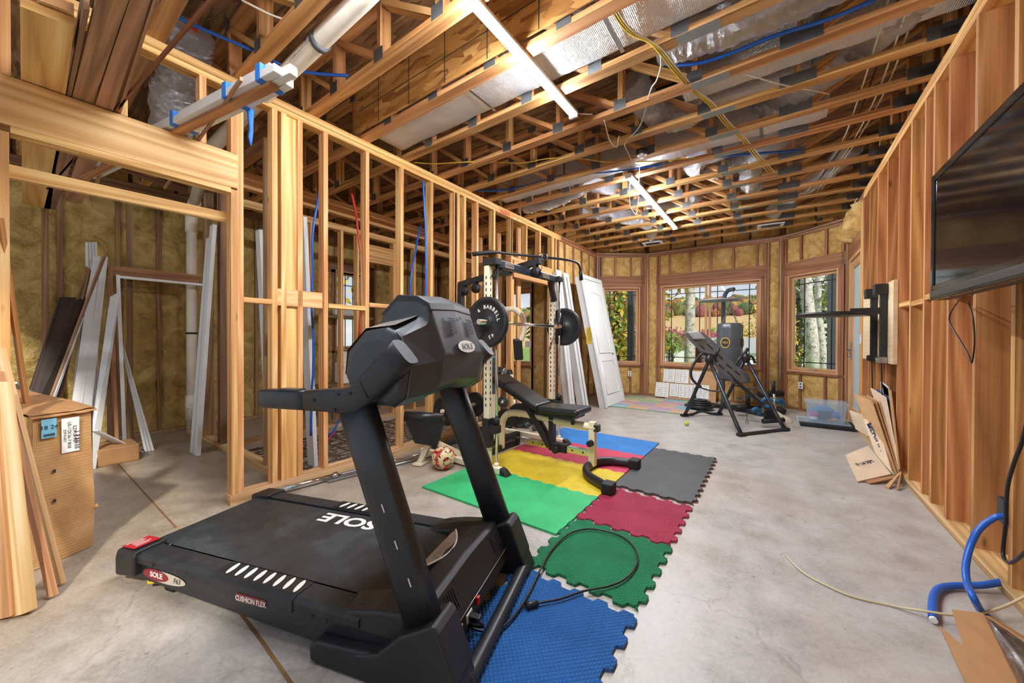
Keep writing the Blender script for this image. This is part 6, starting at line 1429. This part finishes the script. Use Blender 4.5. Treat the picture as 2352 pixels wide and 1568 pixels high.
psheet('pale torn paper sheet topping the rightmost carton', (2030, 876, 3.74), (2068, 890, 3.46), (2072, 912, 3.42), (2034, 900, 3.72), PAPER)
for k, (a_, c_, d_, e_) in enumerate((((1984, 1108, 3.16), (2060, 1090, 3.18), (2068, 1094, 3.14), (1998, 1116, 3.10)), ((2032, 1124, 3.04), (2088, 1086, 3.15), (2095, 1088, 3.12), (2042, 1128, 3.0)), ((2058, 1129, 2.99), (2098, 1085, 3.12), (2101, 1088, 3.10), (2064, 1131, 2.97)))):
    psheet('bent lower flap of the pile, %s' % ('under the pale flap', 'under the middle sheets', 'nearest the wall')[k], a_, c_, d_, e_, (CARD_D, CARD, CARD_D)[k])
# plastic bin on a folded foam pad
b = MB(); b.box(.29, .885, 6.60, 7.06, .002, .055); tag(build(b, 'foam_pad', RUBBER, None, .012), 'black foam pad lying under the clear plastic bin', 'foam pad')
b = MB(); b.box(.26, .84, 6.66, 7.10, .057, .066); clr = NT('clear_film'); clr.set(Base_Color=srgb('C8DCEC'), Roughness=.15, Alpha=.45); tag(build(b, 'plastic_sheet', clr.m), 'clear plastic sheet spread on the black foam pad', 'sheet')
cb_ = thing('storage_bin', 'clear plastic storage bin with lid full of toys by the door', 'storage bin', (.59, 6.85, .068))
CLB = NT('bin_plastic'); CLB.set(Base_Color=srgb('BFDCF2'), Roughness=.12, Alpha=.26); CLB = CLB.m
x0, x1, y0, y1, zb, zt_ = .36, .80, 6.66, 7.02, .068, .33
b = MB(); i = 0
o_ = .035; lo = [(x0+o_, y0+o_), (x1-o_, y0+o_), (x1-o_, y1-o_), (x0+o_, y1-o_)]; hi = [(x0, y0), (x1, y0), (x1, y1), (x0, y1)]
i = b.add([(x, y, zb) for x, y in lo]+[(x, y, zt_) for x, y in hi]); b.face((i+3, i+2, i+1, i))
for j in range(4): k = (j+1) % 4; b.face((i+j, i+k, i+4+k, i+4+j))
build(b, 'tub', CLB, cb_, 0, solid=.004)
b = MB(); b.box(x0-.015, x1+.015, y0-.015, y1+.015, zt_, zt_+.022); build(b, 'lid', CLB, cb_, .006)
for lab, c, s, m in (('magenta soft toy pressed inside the clear bin', (.46, 6.80, .15), (.06, .05, .045), plain('magenta_toy', 'C83A8E', .6)), ('orange toy lying at the bottom of the clear bin', (.62, 6.76, .11), (.10, .04, .03), plain('orange_toy', 'E0902C', .5)), ('blue ball toy at the right of the clear bin', (.70, 6.84, .15), (.05, .05, .06), BLUEP), ('white cloth bunched at the left of the clear bin', (.45, 6.76, .10), (.06, .05, .03), WHITE2), ('blue block pile at the back of the clear bin', (.56, 6.92, .20), (.13, .05, .07), plain('light_blue_toy', '4C92CC', .5))):
    b = MB(); b.ball(c, *s); o = build(b, 'toy', m); tag(o, lab, 'toy', 'toys in the clear bin')
b = MB(); b.frame_box((.565, 6.715, .16), (1, 0, 0), (0, 1, .25), (0, -.25, 1), .14, .008, .14); tag(build(b, 'tablet_case', BLACK), 'black rectangular case standing inside the clear bin', 'case')
# hoses and wire on the slab
hz = .02
cable('air_hose', 'bright blue hose arching out of the right stud wall', [V((.94, 2.80, .36)), XP(2300, 1185, .88), XP(2270, 1197, .84), XP(2245, 1220, .80), XP(2228, 1255, .77), XP(2218, 1300, .74), XP(2222, 1340, .72), XP(2235, 1370, .70), GP(2255, 1405, .03), GP(2275, 1420, .02)], .0135, BLUEP, 'hose', n=10)
ah = cable('air_hose', 'blue hose lying flat on the slab with a cut end', [V((1.0, 2.98, .05)), GP(2320, 1330, .05), GP(2260, 1343, .03), GP(2190, 1345, hz), GP(2160, 1350, hz), GP(2146, 1365, hz), GP(2142, 1390, hz), GP(2143, 1420, hz)], .0155, BLUEP, 'hose', n=10)
c = GP(2143, 1421, hz); b = MB(); b.cyl(c, c+V((.0, -.012, 0)), .013, 10); build(b, 'cut_end', PAPER, ah)
cable('white_wire', 'off white wire curving across the open slab to the right wall', [GP(1805, 1276, .006), GP(1825, 1297, .006), GP(1850, 1318, .006), GP(1890, 1340, .006), GP(1960, 1370, .006), GP(2050, 1391, .006), GP(2130, 1404, .035), GP(2190, 1412, .04), GP(2250, 1408, .04), GP(2300, 1395, .05), GP(2352, 1370, .1), GP(2420, 1330, .2)], .0055, plain('cream_wire', 'CDBF9A', .45), 'wire')
# open carton at the bottom right corner
oc_ = thing('open_carton', 'opened brown carton with foil lined flaps in the near right corner', 'box', (.62, 1.75, 0))
b = MB(); q = [DP(2185, 1398, 1.32), DP(2258, 1408, 1.34), DP(2372, 1640, 1.02), DP(2262, 1640, .98)]
b.loft([q, [p+V((.006, 0, -.006)) for p in q]]); build(b, 'near_flap', CARD, oc_)
b = MB(); q = [GP(2158, 1436, .02), GP(2210, 1480, .05), GP(2330, 1660, .05), GP(2260, 1660, .01)]; b.loft([q, [p+V((0, 0, -.006)) for p in q]]); build(b, 'side_flap', CARD_D, oc_)
b = MB(); A, B_, C_, D_ = DP(2262, 1412, 1.42), DP(2380, 1500, 1.36), DP(2420, 1620, 1.12), DP(2345, 1600, 1.08)
b.grid(lambda u, v: A.lerp(B_, u).lerp(D_.lerp(C_, u), v) + V((0, 0, .012*noise3((u*5, v*5, 0), 1.))), 16, 16); build(b, 'bubble_foil_liner', FOIL, oc_)
b = MB(); q = [GP(2275, 1415, .03), GP(2420, 1505, .03), GP(2420, 1515, .22), GP(2262, 1414, .22)]; b.loft([q, [p+V((.006, .006, 0)) for p in q]]); build(b, 'far_panel', CARD_D, oc_)
# leaning white doors on the left back wall
def prehung(label, y0, y1, xb, xt, L, panel=True, brace=()):
    hgt = math.sqrt(L*L-(xb-xt)**2)
    t = thing('leaning_door', label, 'door', (xb, (y0+y1)/2, 0), 0, 'doors leaning on the left back wall')
    up = V((xt-xb, 0, hgt)).normalized(); n = V((up.z, 0, -up.x)); O = V((xb, y0, .004))
    P_ = lambda u, v, d=0: O + V((0, u, 0)) + up*v + n*d
    W = y1-y0
    b = MB()
    for u0, u1, v0, v1 in ((0, .04, 0, L), (W-.04, W, 0, L), (.04, W-.04, L-.04, L)): b.frame_box(P_((u0+u1)/2, (v0+v1)/2, -.05), (0, 1, 0), up, n, u1-u0, v1-v0, .13)
    for u0, u1, v0, v1 in ((-.03, .05, 0, L+.03), (W-.05, W+.03, 0, L+.03), (.05, W-.05, L-.05, L+.03)): b.frame_box(P_((u0+u1)/2, (v0+v1)/2, .022), (0, 1, 0), up, n, u1-u0, v1-v0, .014)
    build(b, 'jamb', WHITE2, t, .003)
    if panel:
        b = MB(); b.frame_box(P_(W/2, L/2-.02, -.005), (0, 1, 0), up, n, W-.09, L-.06, .035); lf = build(b, 'door_leaf', WHITE, t, .003)
        b = MB(); u0, u1 = .17, W-.17; v0, v1 = L*.40, L*.86
        arch = [P_(u1 + (u0-u1)*k/10, v1 + .06*math.sin(PI*k/10), .0145) for k in range(11)]
        b.tube([P_(u0, v0, .0145), P_(u1, v0, .0145)] + arch, .009, 6, closed=True); v0, v1 = L*.09, L*.34; b.tube([P_(u0, v0, .0145), P_(u1, v0, .0145), P_(u1, v1, .0145), P_(u0, v1, .0145)], .009, 6, closed=True)
        build(b, 'panel_moulding', WHITE2, lf)
        b = MB()
        for v in (.25, L*.5, L-.3): b.frame_box(P_(.045, v, .016), (0, 1, 0), up, n, .02, .09, .01)
        build(b, 'hinge', BLACKM, lf)
        b = MB(); b.cyl(P_(W-.11, .95, .01), P_(W-.11, .95, .0165), .022, 12); build(b, 'lock_hole', INK, lf)
    for v in brace:
        b = MB(); b.frame_box(P_(W/2, v, -.12), (0, 1, 0), up, n, W, .05, .02); build(b, 'shipping_brace', W_SASH, t)
    return t, P_
t1, P1_ = prehung('white panel door with arched top leaning nearest the bay window', 6.22, 7.16, -2.43, -2.93, 2.44)
b = MB(); b.frame_box(P1_(.0, 1.32, -.05)+V((0, -.002, 0)), (0, 0, 1), (1, 0, 0), (0, 1, 0), .30, .10, .002); ys_ = build(b, 'yellow_sticker', plain('yellow_sticker', 'D9B62E', .5), t1)
b = MB()
for k in range(6): b.frame_box(P1_(.0, 1.24+.035*k, -.05)+V((0, -.0035, 0)), (0, 0, 1), (1, 0, 0), (0, 1, 0), .006, .06, .001)
build(b, 'sticker_lines', INK, ys_)
prehung('bare white door frame with wooden braces leaning left of the panel door', 5.93, 6.07, -2.72, -3.13, 2.42, False, (.25, 1.25, 2.2))
prehung('narrow white door frame leaning furthest left behind the rack', 5.70, 5.82, -2.86, -3.15, 2.42, False, (.3, 1.3))
# outlets
for nm, c, n in (('left', PA.lerp(PB, .66)+V((0, 0, .47)), inn(PA, PB)), ('right', PC_.lerp(PD, .36)+V((0, 0, .44)), inn(PC_, PD))):
    b = MB(); tt = V((-n.y, n.x, 0)); b.frame_box(c+n*.03, tt, n, (0, 0, 1), .075, .012, .115); o = tag(build(b, 'wall_outlet', WHITE, None, .003), 'white outlet in the insulation under the %s bay window' % nm, 'outlet')
    b = MB(); 
    for s in (-.025, .025): b.frame_box(c+n*.0365+V((0, 0, s)), tt, n, (0, 0, 1), .03, .002, .03)
    build(b, 'socket', GREY, o)
b = MB(); b.frame_box(V((-3.9, 5.96, 1.12)), (1, 0, 0), (0, 1, 0), (0, 0, 1), .12, .02, .12); tag(build(b, 'wall_outlet', WHITE, None, .003), 'white switch plate on the studs seen through the doorway', 'switch')
# plans pinned on cardboard under the middle window
n = inn(PB, PC_); tt = (PC_-PB).normalized()
def bpn(u, z, d): return PB + tt*u + V((0, 0, z)) + n*d
pn = thing('cardboard_panel', 'brown cardboard sheet leaning under the middle window behind the papers', 'cardboard', bpn(.9, 0, .1))
b = MB(); q = [bpn(.44, .004, .24), bpn(1.36, .004, .24), bpn(1.36, .58, .07), bpn(.44, .58, .07)]; b.loft([q, [p-n*.006 for p in q]]); build(b, 'sheet', CARD, pn)
k = 0
for u0, u1, z0, z1, nm in ((.38, .60, .34, .60, 'upper left'), (.61, .86, .33, .60, 'upper middle'), (.90, 1.10, .34, .58, 'upper right'), (.24, .50, .03, .32, 'lower left'), (.52, .68, .06, .31, 'lower second'), (.69, .95, .05, .31, 'lower third'), (.96, 1.24, .06, .32, 'lower right')):
    f = lambda u, z, e=0: bpn(u, z, .25-.17*z/.58+.004+e)
    b = MB(); i = b.add([f(u0, z0), f(u1, z0), f(u1, z1), f(u0, z1)]+[f(u0, z0, -.002), f(u1, z0, -.002), f(u1, z1, -.002), f(u0, z1, -.002)]); b.face((i, i+1, i+2, i+3)); b.face((i+7, i+6, i+5, i+4))
    for a, c in ((0, 1), (1, 2), (2, 3), (3, 0)): b.face((i+a, i+4+a, i+4+c, i+c))
    pp = tag(build(b, 'floor_plan_sheet', PAPER), 'printed plan sheet, %s one on the cardboard under the window' % nm, 'paper', 'plan sheets under the middle window')
    b = MB()
    for r in range(7):
        z = z0+.03+(z1-z0-.06)*r/6
        for s in range(3):
            ua = u0+.02+(u1-u0-.04)*s/3; ub = ua+(u1-u0-.04)/3*(.4+.5*random.random()); i = b.add([f(ua, z, .001), f(ub, z, .001), f(ub, z+.006, .001), f(ua, z+.006, .001)]); b.face((i, i+1, i+2, i+3))
        if r < 4: ua = u0+.02+(u1-u0-.04)*random.random(); i = b.add([f(ua, z, .001), f(ua+.004, z, .001), f(ua+.004, min(z+.08, z1-.02), .001), f(ua, min(z+.08, z1-.02), .001)]); b.face((i, i+1, i+2, i+3))
    build(b, 'printed_lines', plain('grey_print', '8C8E92', .7), pp)
# ---------------------------------------------------------------- rim above the walls and the view outside
rim = structure('trim_1', (-1, 8.2, ZC))
def rimseg(P, Q, nin, k0):
    P, Q = V(P), V(Q); t = (Q-P).normalized(); L = (Q-P).length; n = V(nin)
    b = MB(); b.frame_box(P+t*L/2-n*.13+V((0, 0, ZC+.23)), t, n, (0, 0, 1), L+.2, .03, .46); build(b, 'rim_board', OSB_D, rim)
    k = max(1, int(L/.42))
    for i in range(k): batt(rim, P, t, n, L*i/k+.01, L*(i+1)/k-.03, ZC+.01, ZC+.44, INS_Y, k0+i, .09, .06)
rimseg(PA, PB, inn(PA, PB), 300); rimseg(PB, PC_, inn(PB, PC_), 310); rimseg(PC_, PD, inn(PC_, PD), 320); rimseg((-3.21, 5.9, 0), PA, (1, 0, 0), 330); rimseg((.9, 6.4, 0), PD, (-1, 0, 0), 340)
rimseg((-6.42, -1.2, 0), (-6.42, 6.1, 0), (1, 0, 0), 350); rimseg((-6.5, 6.05, 0), (-3.3, 6.05, 0), (0, -1, 0), 380)
b = MB(); b.box(XRB-.02, XRB+.01, -1.4, 6.5, ZC, ZC+.46); build(b, 'rim_board', W_OLD, rim)
for y in [.0+.21*k for k in range(31)]:
    b = MB(); b.box(XRB-.06, XRB-.025, y, y+.09, ZC+.005, ZC+.44); build(b, 'rim_block', W_WARM, rim)
# ground falls away to a valley and rises to a wooded hill
gm_ = NT('grass_and_field'); co = gm_.map('Object'); a = gm_.noise(co, .35, 6., .7); sp = gm_.n('ShaderNodeSeparateXYZ'); ge = gm_.n('ShaderNodeNewGeometry'); gm_.l(ge.outputs['Position'], sp.inputs[0])
grs = gm_.ramp(a, [(.3, srgb('5E8238')), (.55, srgb('86A650')), (.75, srgb('A9B868'))]); fld = gm_.ramp(a, [(.3, srgb('C09A60')), (.7, srgb('DDBD86'))])
gm_.col(gm_.mix(gm_.ramp(gm_.math('MULTIPLY', sp.outputs[1], .004), [(.62, (0, 0, 0)), (.70, (1, 1, 1))]), grs, fld)); gm_.set(Roughness=.95)
def gz(d):
    if d < 14: return -.35
    if d < 60: return -.35-4.6*(d-14)/46
    if d < 150: return -4.95
    if d < 200: return -4.95+ 6*(d-150)/50
    return 1.05 + 16*(d-200)/90
b = MB(); 
def gfn(u, v):
    d = 9.0+ (420-9.0)*v**2.2; x = (-.75+1.4*u)*(d+14); return V((x-.1*d, d if d > 9.01 else 8.4, gz(d)))
b.grid(gfn, 24, 60); ld = build(b, 'ground', gm_.m); tag(ld, kind='structure')
for nm_, y in (('near', 0),):
    b = MB(); b.box(-30, -7.2, -3, 12, -.5, -.36); b.box(-7.2, 12, 8.5, 12, -.5, -.36); b.box(1.6, 14, -3, 12, -.5, -.36); o = build(b, 'ground', gm_.m); tag(o, kind='structure')
LEAF = {}
def leafm(nm, c, v=.4):
    t = NT(nm); oi = t.n('ShaderNodeNewGeometry'); c0 = srgb(c)
    t.col(t.ramp(oi.outputs['Random Per Island'], [(0, tuple(x*(1-v) for x in c0[:3])+(1,)), (1, tuple(min(1, x*(1+v)) for x in c0[:3])+(1,))])); t.set(Roughness=.7); LEAF[nm] = t.m; return t.m
LG = leafm('leaf_green', '7E9440'); LY = leafm('leaf_yellow', 'C9B14A'); LO = leafm('leaf_orange', 'C47E3C'); LR = leafm('leaf_red', 'A8505A'); LD = leafm('leaf_dark', '566A34')
BARK = NT('pale_bark'); co = BARK.map('Object'); BARK.col(BARK.ramp(BARK.noise(co, 9., 6., .75, 1.), [(.38, srgb('6E6258')), (.48, srgb('D8D0C4')), (.7, srgb('F4EFE6'))])); BARK.set(Roughness=.9); BARK = BARK.m
BARKD = plain('dark_bark', '4A3C34', .9, var=.3)
def leaves(b, c, r, n, s, seed):
    rnd = random.Random(seed); c = V(c)
    for _ in range(n):
        d = V((rnd.gauss(0, 1), rnd.gauss(0, 1), rnd.gauss(0, 1))).normalized()*rnd.random()**.45
        p = c + V((d.x*r[0], d.y*r[1], d.z*r[2])); q = s*(.6+.8*rnd.random())
        u = V((rnd.gauss(0, 1), rnd.gauss(0, 1), rnd.gauss(0, 1))).normalized(); w = u.orthogonal().normalized()
        i = b.add([p-u*q, p+w*q*.5, p+u*q, p-w*q*.5]); b.face((i, i+1, i+2, i+3))
def tree(label, base, h, tr, blobs, m, bark=BARK, seed=0, n=700, ls=.12, lean=(0, 0)):
    base = V(base); t = thing('tree', label, 'tree', base, 0, 'trees beyond the windows')
    b = MB(); pts = [base + V((lean[0]*k/6+.12*noise3((k, seed, 0), .9), lean[1]*k/6, h*k/6)) for k in range(7)]
    b.tube(pts, [tr*(1.15-.5*k/6) for k in range(7)], 14)
    rnd = random.Random(seed+5)
    for k in range(5):
        p = pts[3+k % 4]; a = rnd.random()*6.28; b.tube([p, p+V((math.cos(a)*h*.12, math.sin(a)*h*.12, h*.10)), p+V((math.cos(a)*h*.24, math.sin(a)*h*.24, h*.16))], [tr*.35, tr*.22, tr*.08], 7)
    build(b, 'trunk', bark, t)
    b = MB()
    for k, (o, r) in enumerate(blobs): leaves(b, base+V(o), r, n, ls, seed*10+k)
    build(b, 'foliage', m, t)
def ground_at(px, d):
    p = DP(px, 784, d/ max(.2, (CF+CR*((px-1176)/FPX)).length)); return V((p.x, p.y, gz(p.y)))
# tree seen in the left window, trunks in the middle and right windows
tree('autumn tree with yellow leaves filling the left bay window', ground_at(1418, 15)+V((0, 0, 0)), 9, .14, [((0, 0, 2.2), (2.0, 1.5, 1.5)), ((.8, 0, 3.6), (2., 1.5, 1.4)), ((-.8, 0, 4.6), (2., 1.5, 1.3)), ((.2, .4, 1.2), (1.6, 1.2, .9))], LY, BARKD, 1, 650, .13)
tree('reddish tree behind the yellow one in the left bay window', ground_at(1395, 22), 10, .16, [((0, 0, 6.0), (2.6, 2, 1.8)), ((1, 0, 4.0), (2, 2, 1.6)), ((-1.5, 0, 5), (2, 2, 1.6))], LR, BARKD, 2, 520, .16)
tree('tall pale barked tree standing in the left pane of the middle window', ground_at(1582, 15), 9, .17, [((.2, 0, 7.0), (2.2, 1.6, .9)), ((-1.8, 0, 5.7), (1.0, .8, .35))], LR, BARK, 3, 160, .13, (.1, 0))
tree('pale barked tree nearest in the right bay window', ground_at(1868, 14), 9, .15, [((.4, .5, 5.4), (1.6, 1.5, 1.1)), ((1.4, .9, 3.6), (1.0, 1., 1.0))], LG, BARK, 4, 420, .11, (-.35, 0))
tree('pale crooked trunk second in the right bay window', ground_at(1894, 19), 7, .13, [((1, .5, 4.2), (1.8, 1.5, 1.6)), ((1.6, 1, 2.6), (1.5, 1.4, 1.2)), ((-.5, 1, 5.6), (1.6, 1.5, 1.2))], LG, BARK, 5, 520, .13, (-.3, 0))
tree('dark green tree at the right edge of the right bay window', ground_at(1915, 30), 9, .2, [((0, 0, 3.2), (3.2, 2, 2.2)), ((-1.4, 0, 6), (3, 2, 2.))], LD, BARKD, 6, 700, .18)
tree('yellow green tree on the bank left of the right bay window', ground_at(1836, 34), 9, .2, [((-1, 0, 5.5), (2.2, 2, 2.0)), ((-.6, 0, 2.6), (1.6, 2, 1.6))], LY, BARKD, 7, 420, .18)
tree('red maple at the top right of the middle window', ground_at(1760, 12), 8, .16, [((-1.0, 0, 4.6), (1.0, .8, .5)), ((-.4, 0, 5.2), (1.3, 1, .6))], LR, BARKD, 8, 150, .12)
for k, (px, py, d, m, s) in enumerate(((1545, 775, 55, LR, 2.2), (1538, 787, 52, LG, 2.0), (1620, 775, 60, LR, 1.6), (1664, 790, 58, LG, 1.6), (1722, 770, 70, LY, 3.4), (1640, 772, 75, LG, 2.))):
    p = ground_at(px, d); tree(('red bushy tree above the brown roofed house', 'green bushy tree left of the brown roofed house', 'pink red tree by the pale trunk', 'small green tree behind the punch bag', 'yellow tree above the grey roofed house', 'distant green tree by the window mullion')[k], p, max(2., DP(px, py, d).z-p.z), .15, [((0, 0, max(1.5, DP(px, py, d).z-p.z)), (s, s, s*.75))], m, BARKD, 20+k, 420, .22)
for k, (px, d, m, lab) in enumerate(((640, 0, LY, 'yellow leafed tree outside the far left window'), (1160, 0, LG, 'green tree outside the far back window'))):
    p = V((-11.5, 4.6, -.4)) if k == 0 else V((-5.0, 10.5, -.4)); tree(lab, p, 6, .12, [((0, 0, 2.0), (1.8, 1.8, 1.3)), ((0, .8, 3.6), (1.9, 1.8, 1.3))], m, BARKD, 40+k, 300, .14)
# wooded hillside: a crowd nobody could count
b = MB(); rnd = random.Random(77); mats_ = [LG, LY, LO, LR, LD]; bs_ = [MB() for _ in mats_]
hb = MB(); hidx = []
for k in range(1500):
    v = rnd.random(); y = 292+85*v; x = -290 + 440*rnd.random(); r = 2.4+2.2*rnd.random(); z = gz(y)+r*.8
    i0 = len(hb.f); hb.ball((x-.1*y, y, z), r, r, r*1.3, 8, 5); hidx += [rnd.randrange(5)]*(len(hb.f)-i0)
for i, v in enumerate(hb.v): hb.v[i] = v + V((noise3(v, .35, 1), noise3(v, .35, 7), noise3(v, .35, 3)))*1.3
hs = build(hb, 'woodland', [leafm('wood_'+n_, c_, .0) for n_, c_ in (('g', '7C8A48'), ('y', 'BCA24C'), ('o', 'B87C48'), ('r', 'A8605A'), ('d', '5E7040'))])
for p_, mi in zip(hs.data.polygons, hidx): p_.material_index = mi
for m in hs.data.materials:
    nt = m.node_tree; bsd = nt.nodes['Principled BSDF']; tc = nt.nodes.new('ShaderNodeTexCoord'); nz = nt.nodes.new('ShaderNodeTexNoise'); nz.inputs['Scale'].default_value = .9; nz.inputs['Detail'].default_value = 5; nt.links.new(tc.outputs['Object'], nz.inputs['Vector'])
    bp_ = nt.nodes.new('ShaderNodeBump'); bp_.inputs['Strength'].default_value = 1; bp_.inputs['Distance'].default_value = 2.; nt.links.new(nz.outputs['Fac'], bp_.inputs['Height']); nt.links.new(bp_.outputs[0], bsd.inputs['Normal'])
tag(hs, 'autumn woodland covering the far hillside beyond the valley', 'woodland', kind='stuff')
# houses down in the valley
def house(label, px, d, w, dp, h, rh, wall, roof, rz=0., gable=True, wins=3, z_=None):
    p = ground_at(px, d); z0 = p.z if z_ is None else z_
    t = thing('house', label, 'house', (p.x, p.y, z0), rz, 'houses in the valley')
    b = MB(); b.box(-w/2, w/2, -dp/2, dp/2, 0, h); build(b, 'walls', wall, t, local=True)
    b = MB(); b.loft([[(-w/2-.4, -dp/2-.5, h), (-w/2-.4, dp/2+.5, h), (-w/2-.4, 0, h+rh)], [(w/2+.4, -dp/2-.5, h), (w/2+.4, dp/2+.5, h), (w/2+.4, 0, h+rh)]]); build(b, 'roof', roof, t, local=True)
    if gable:
        b = MB(); b.box(-w/2-.1, -w/2+w*.36, -dp/2-1.6, -dp/2, 0, h-.3); build(b, 'gable_wing', WHITE, t, local=True)
        b = MB(); x0, x1 = -w/2-.4, -w/2+w*.36+.3; b.loft([[(x0, y, h-.3), (x1, y, h-.3), ((x0+x1)/2, y, h+rh*.62)] for y in (-dp/2-1.9, 0)]); build(b, 'gable_roof', roof, t, local=True)
    for f_ in range(max(1, int(h/2.6))):
        for k in range(wins):
            x = -w*.08+ (w*.5)*k/max(1, wins-1); b = MB(); b.box(x-.6, x+.6, -dp/2-.06, -dp/2-.01, .8+2.6*f_, 2.1+2.6*f_); wn = build(b, 'window', WHITE, t, local=True)
            b = MB(); b.box(x-.5, x+.5, -dp/2-.08, -dp/2-.06, .9+2.6*f_, 2.0+2.6*f_); build(b, 'pane', plain('house_glass', '4A5866', .15), wn, local=True)
BRICK = plain('red_siding', '8E3A3E', .8, var=.15); RB = plain('brown_roof', '8A5A52', .8, var=.12); RG = plain('grey_roof', 'A8A8A4', .8, var=.1); SID = plain('white_siding', 'E4E2DC', .7); BLS = plain('blue_siding', '8498AC', .7)
house('red sided house with brown roof behind the pale trunk', 1570, 62, 12, 7, 4.6, 2.0, BRICK, RB, .55, z_=-4.4)
house('white house with long white roof further up the valley', 1556, 95, 11, 6, 4.6, 1.6, SID, plain('white_roof', 'DAD8D4', .7), .5, False)
house('grey roofed white house right of the punch bag', 1725, 60, 12, 7, 3.4, 2.0, SID, RG, .35, z_=-3.9, wins=2)
house('small blue grey house among the trees in the middle of the valley', 1604, 105, 8, 6, 4.2, 2.2, BLS, plain('slate_roof', '66707C', .8), .7, False)
house('white tall house between the trees in the right bay window', 1838, 70, 7, 6, 8.0, 2., SID, RG, .3, False, 2, z_=-3.8)
# porch posts
for k, (px, X) in enumerate(((1449, 0), (1910, 0))):
    p = DP(px, 784, (9.9, 8.3)[k]); b = MB(); b.box(p.x-.075, p.x+.075, p.y-.075, p.y+.075, -.36, 3.4); o = tag(build(b, 'porch_post', plain('porch_grey', '50555C', .6)), 'dark grey porch post outside the %s bay window' % ('left', 'right')[k], 'post', 'porch posts')
    b = MB(); b.box(p.x-.09, p.x+.09, p.y-.09, p.y+.09, -.36, -.2); build(b, 'post_base', plain('porch_grey', '50555C', .6), o)
# ---------------------------------------------------------------- daylight
def make_world():
    w = bpy.data.worlds.new('sky'); SC.world = w; w.use_nodes = True; nt = w.node_tree; bg = nt.nodes['Background']
    tc = nt.nodes.new('ShaderNodeTexCoord'); sp = nt.nodes.new('ShaderNodeSeparateXYZ'); nt.links.new(tc.outputs['Generated'], sp.inputs[0])
    rp = nt.nodes.new('ShaderNodeValToRGB'); e = rp.color_ramp.elements
    e[0].position = .0; e[0].color = srgb('E9EFF4'); e[1].position = .5; e[1].color = srgb('9CC4EA'); nt.links.new(sp.outputs[2], rp.inputs[0])
    nz = nt.nodes.new('ShaderNodeTexNoise'); nz.inputs['Scale'].default_value = 5.; nz.inputs['Detail'].default_value = 6.
    mp = nt.nodes.new('ShaderNodeMapping'); mp.inputs['Scale'].default_value = (1, 1, 3); nt.links.new(tc.outputs['Generated'], mp.inputs[0]); nt.links.new(mp.outputs[0], nz.inputs['Vector'])
    r2 = nt.nodes.new('ShaderNodeValToRGB'); r2.color_ramp.elements[0].position = .45; r2.color_ramp.elements[1].position = .62; nt.links.new(nz.outputs['Fac'], r2.inputs[0])
    mx = nt.nodes.new('ShaderNodeMix'); mx.data_type = 'RGBA'; nt.links.new(r2.outputs[0], mx.inputs[0]); nt.links.new(rp.outputs[0], mx.inputs[6]); mx.inputs[7].default_value = (1, 1, 1, 1)
    nt.links.new(mx.outputs[2], bg.inputs[0]); bg.inputs[1].default_value = SKY
SKY = .55
make_world()
sun = bpy.data.lights.new('sun', 'SUN'); so = bpy.data.objects.new('sun', sun); COL.objects.link(so)
sun.energy = 2.0; sun.angle = R(3); sun.color = (1, .95, .86); so.rotation_euler = (V((0,0,0))-V((.8,-.55,.85))).to_track_quat('-Z','Y').to_euler()
SC.view_settings.view_transform = 'Standard'; SC.view_settings.look = 'None'; SC.view_settings.gamma = 1; SC.view_settings.use_curve_mapping = False
SC.view_settings.exposure = .7
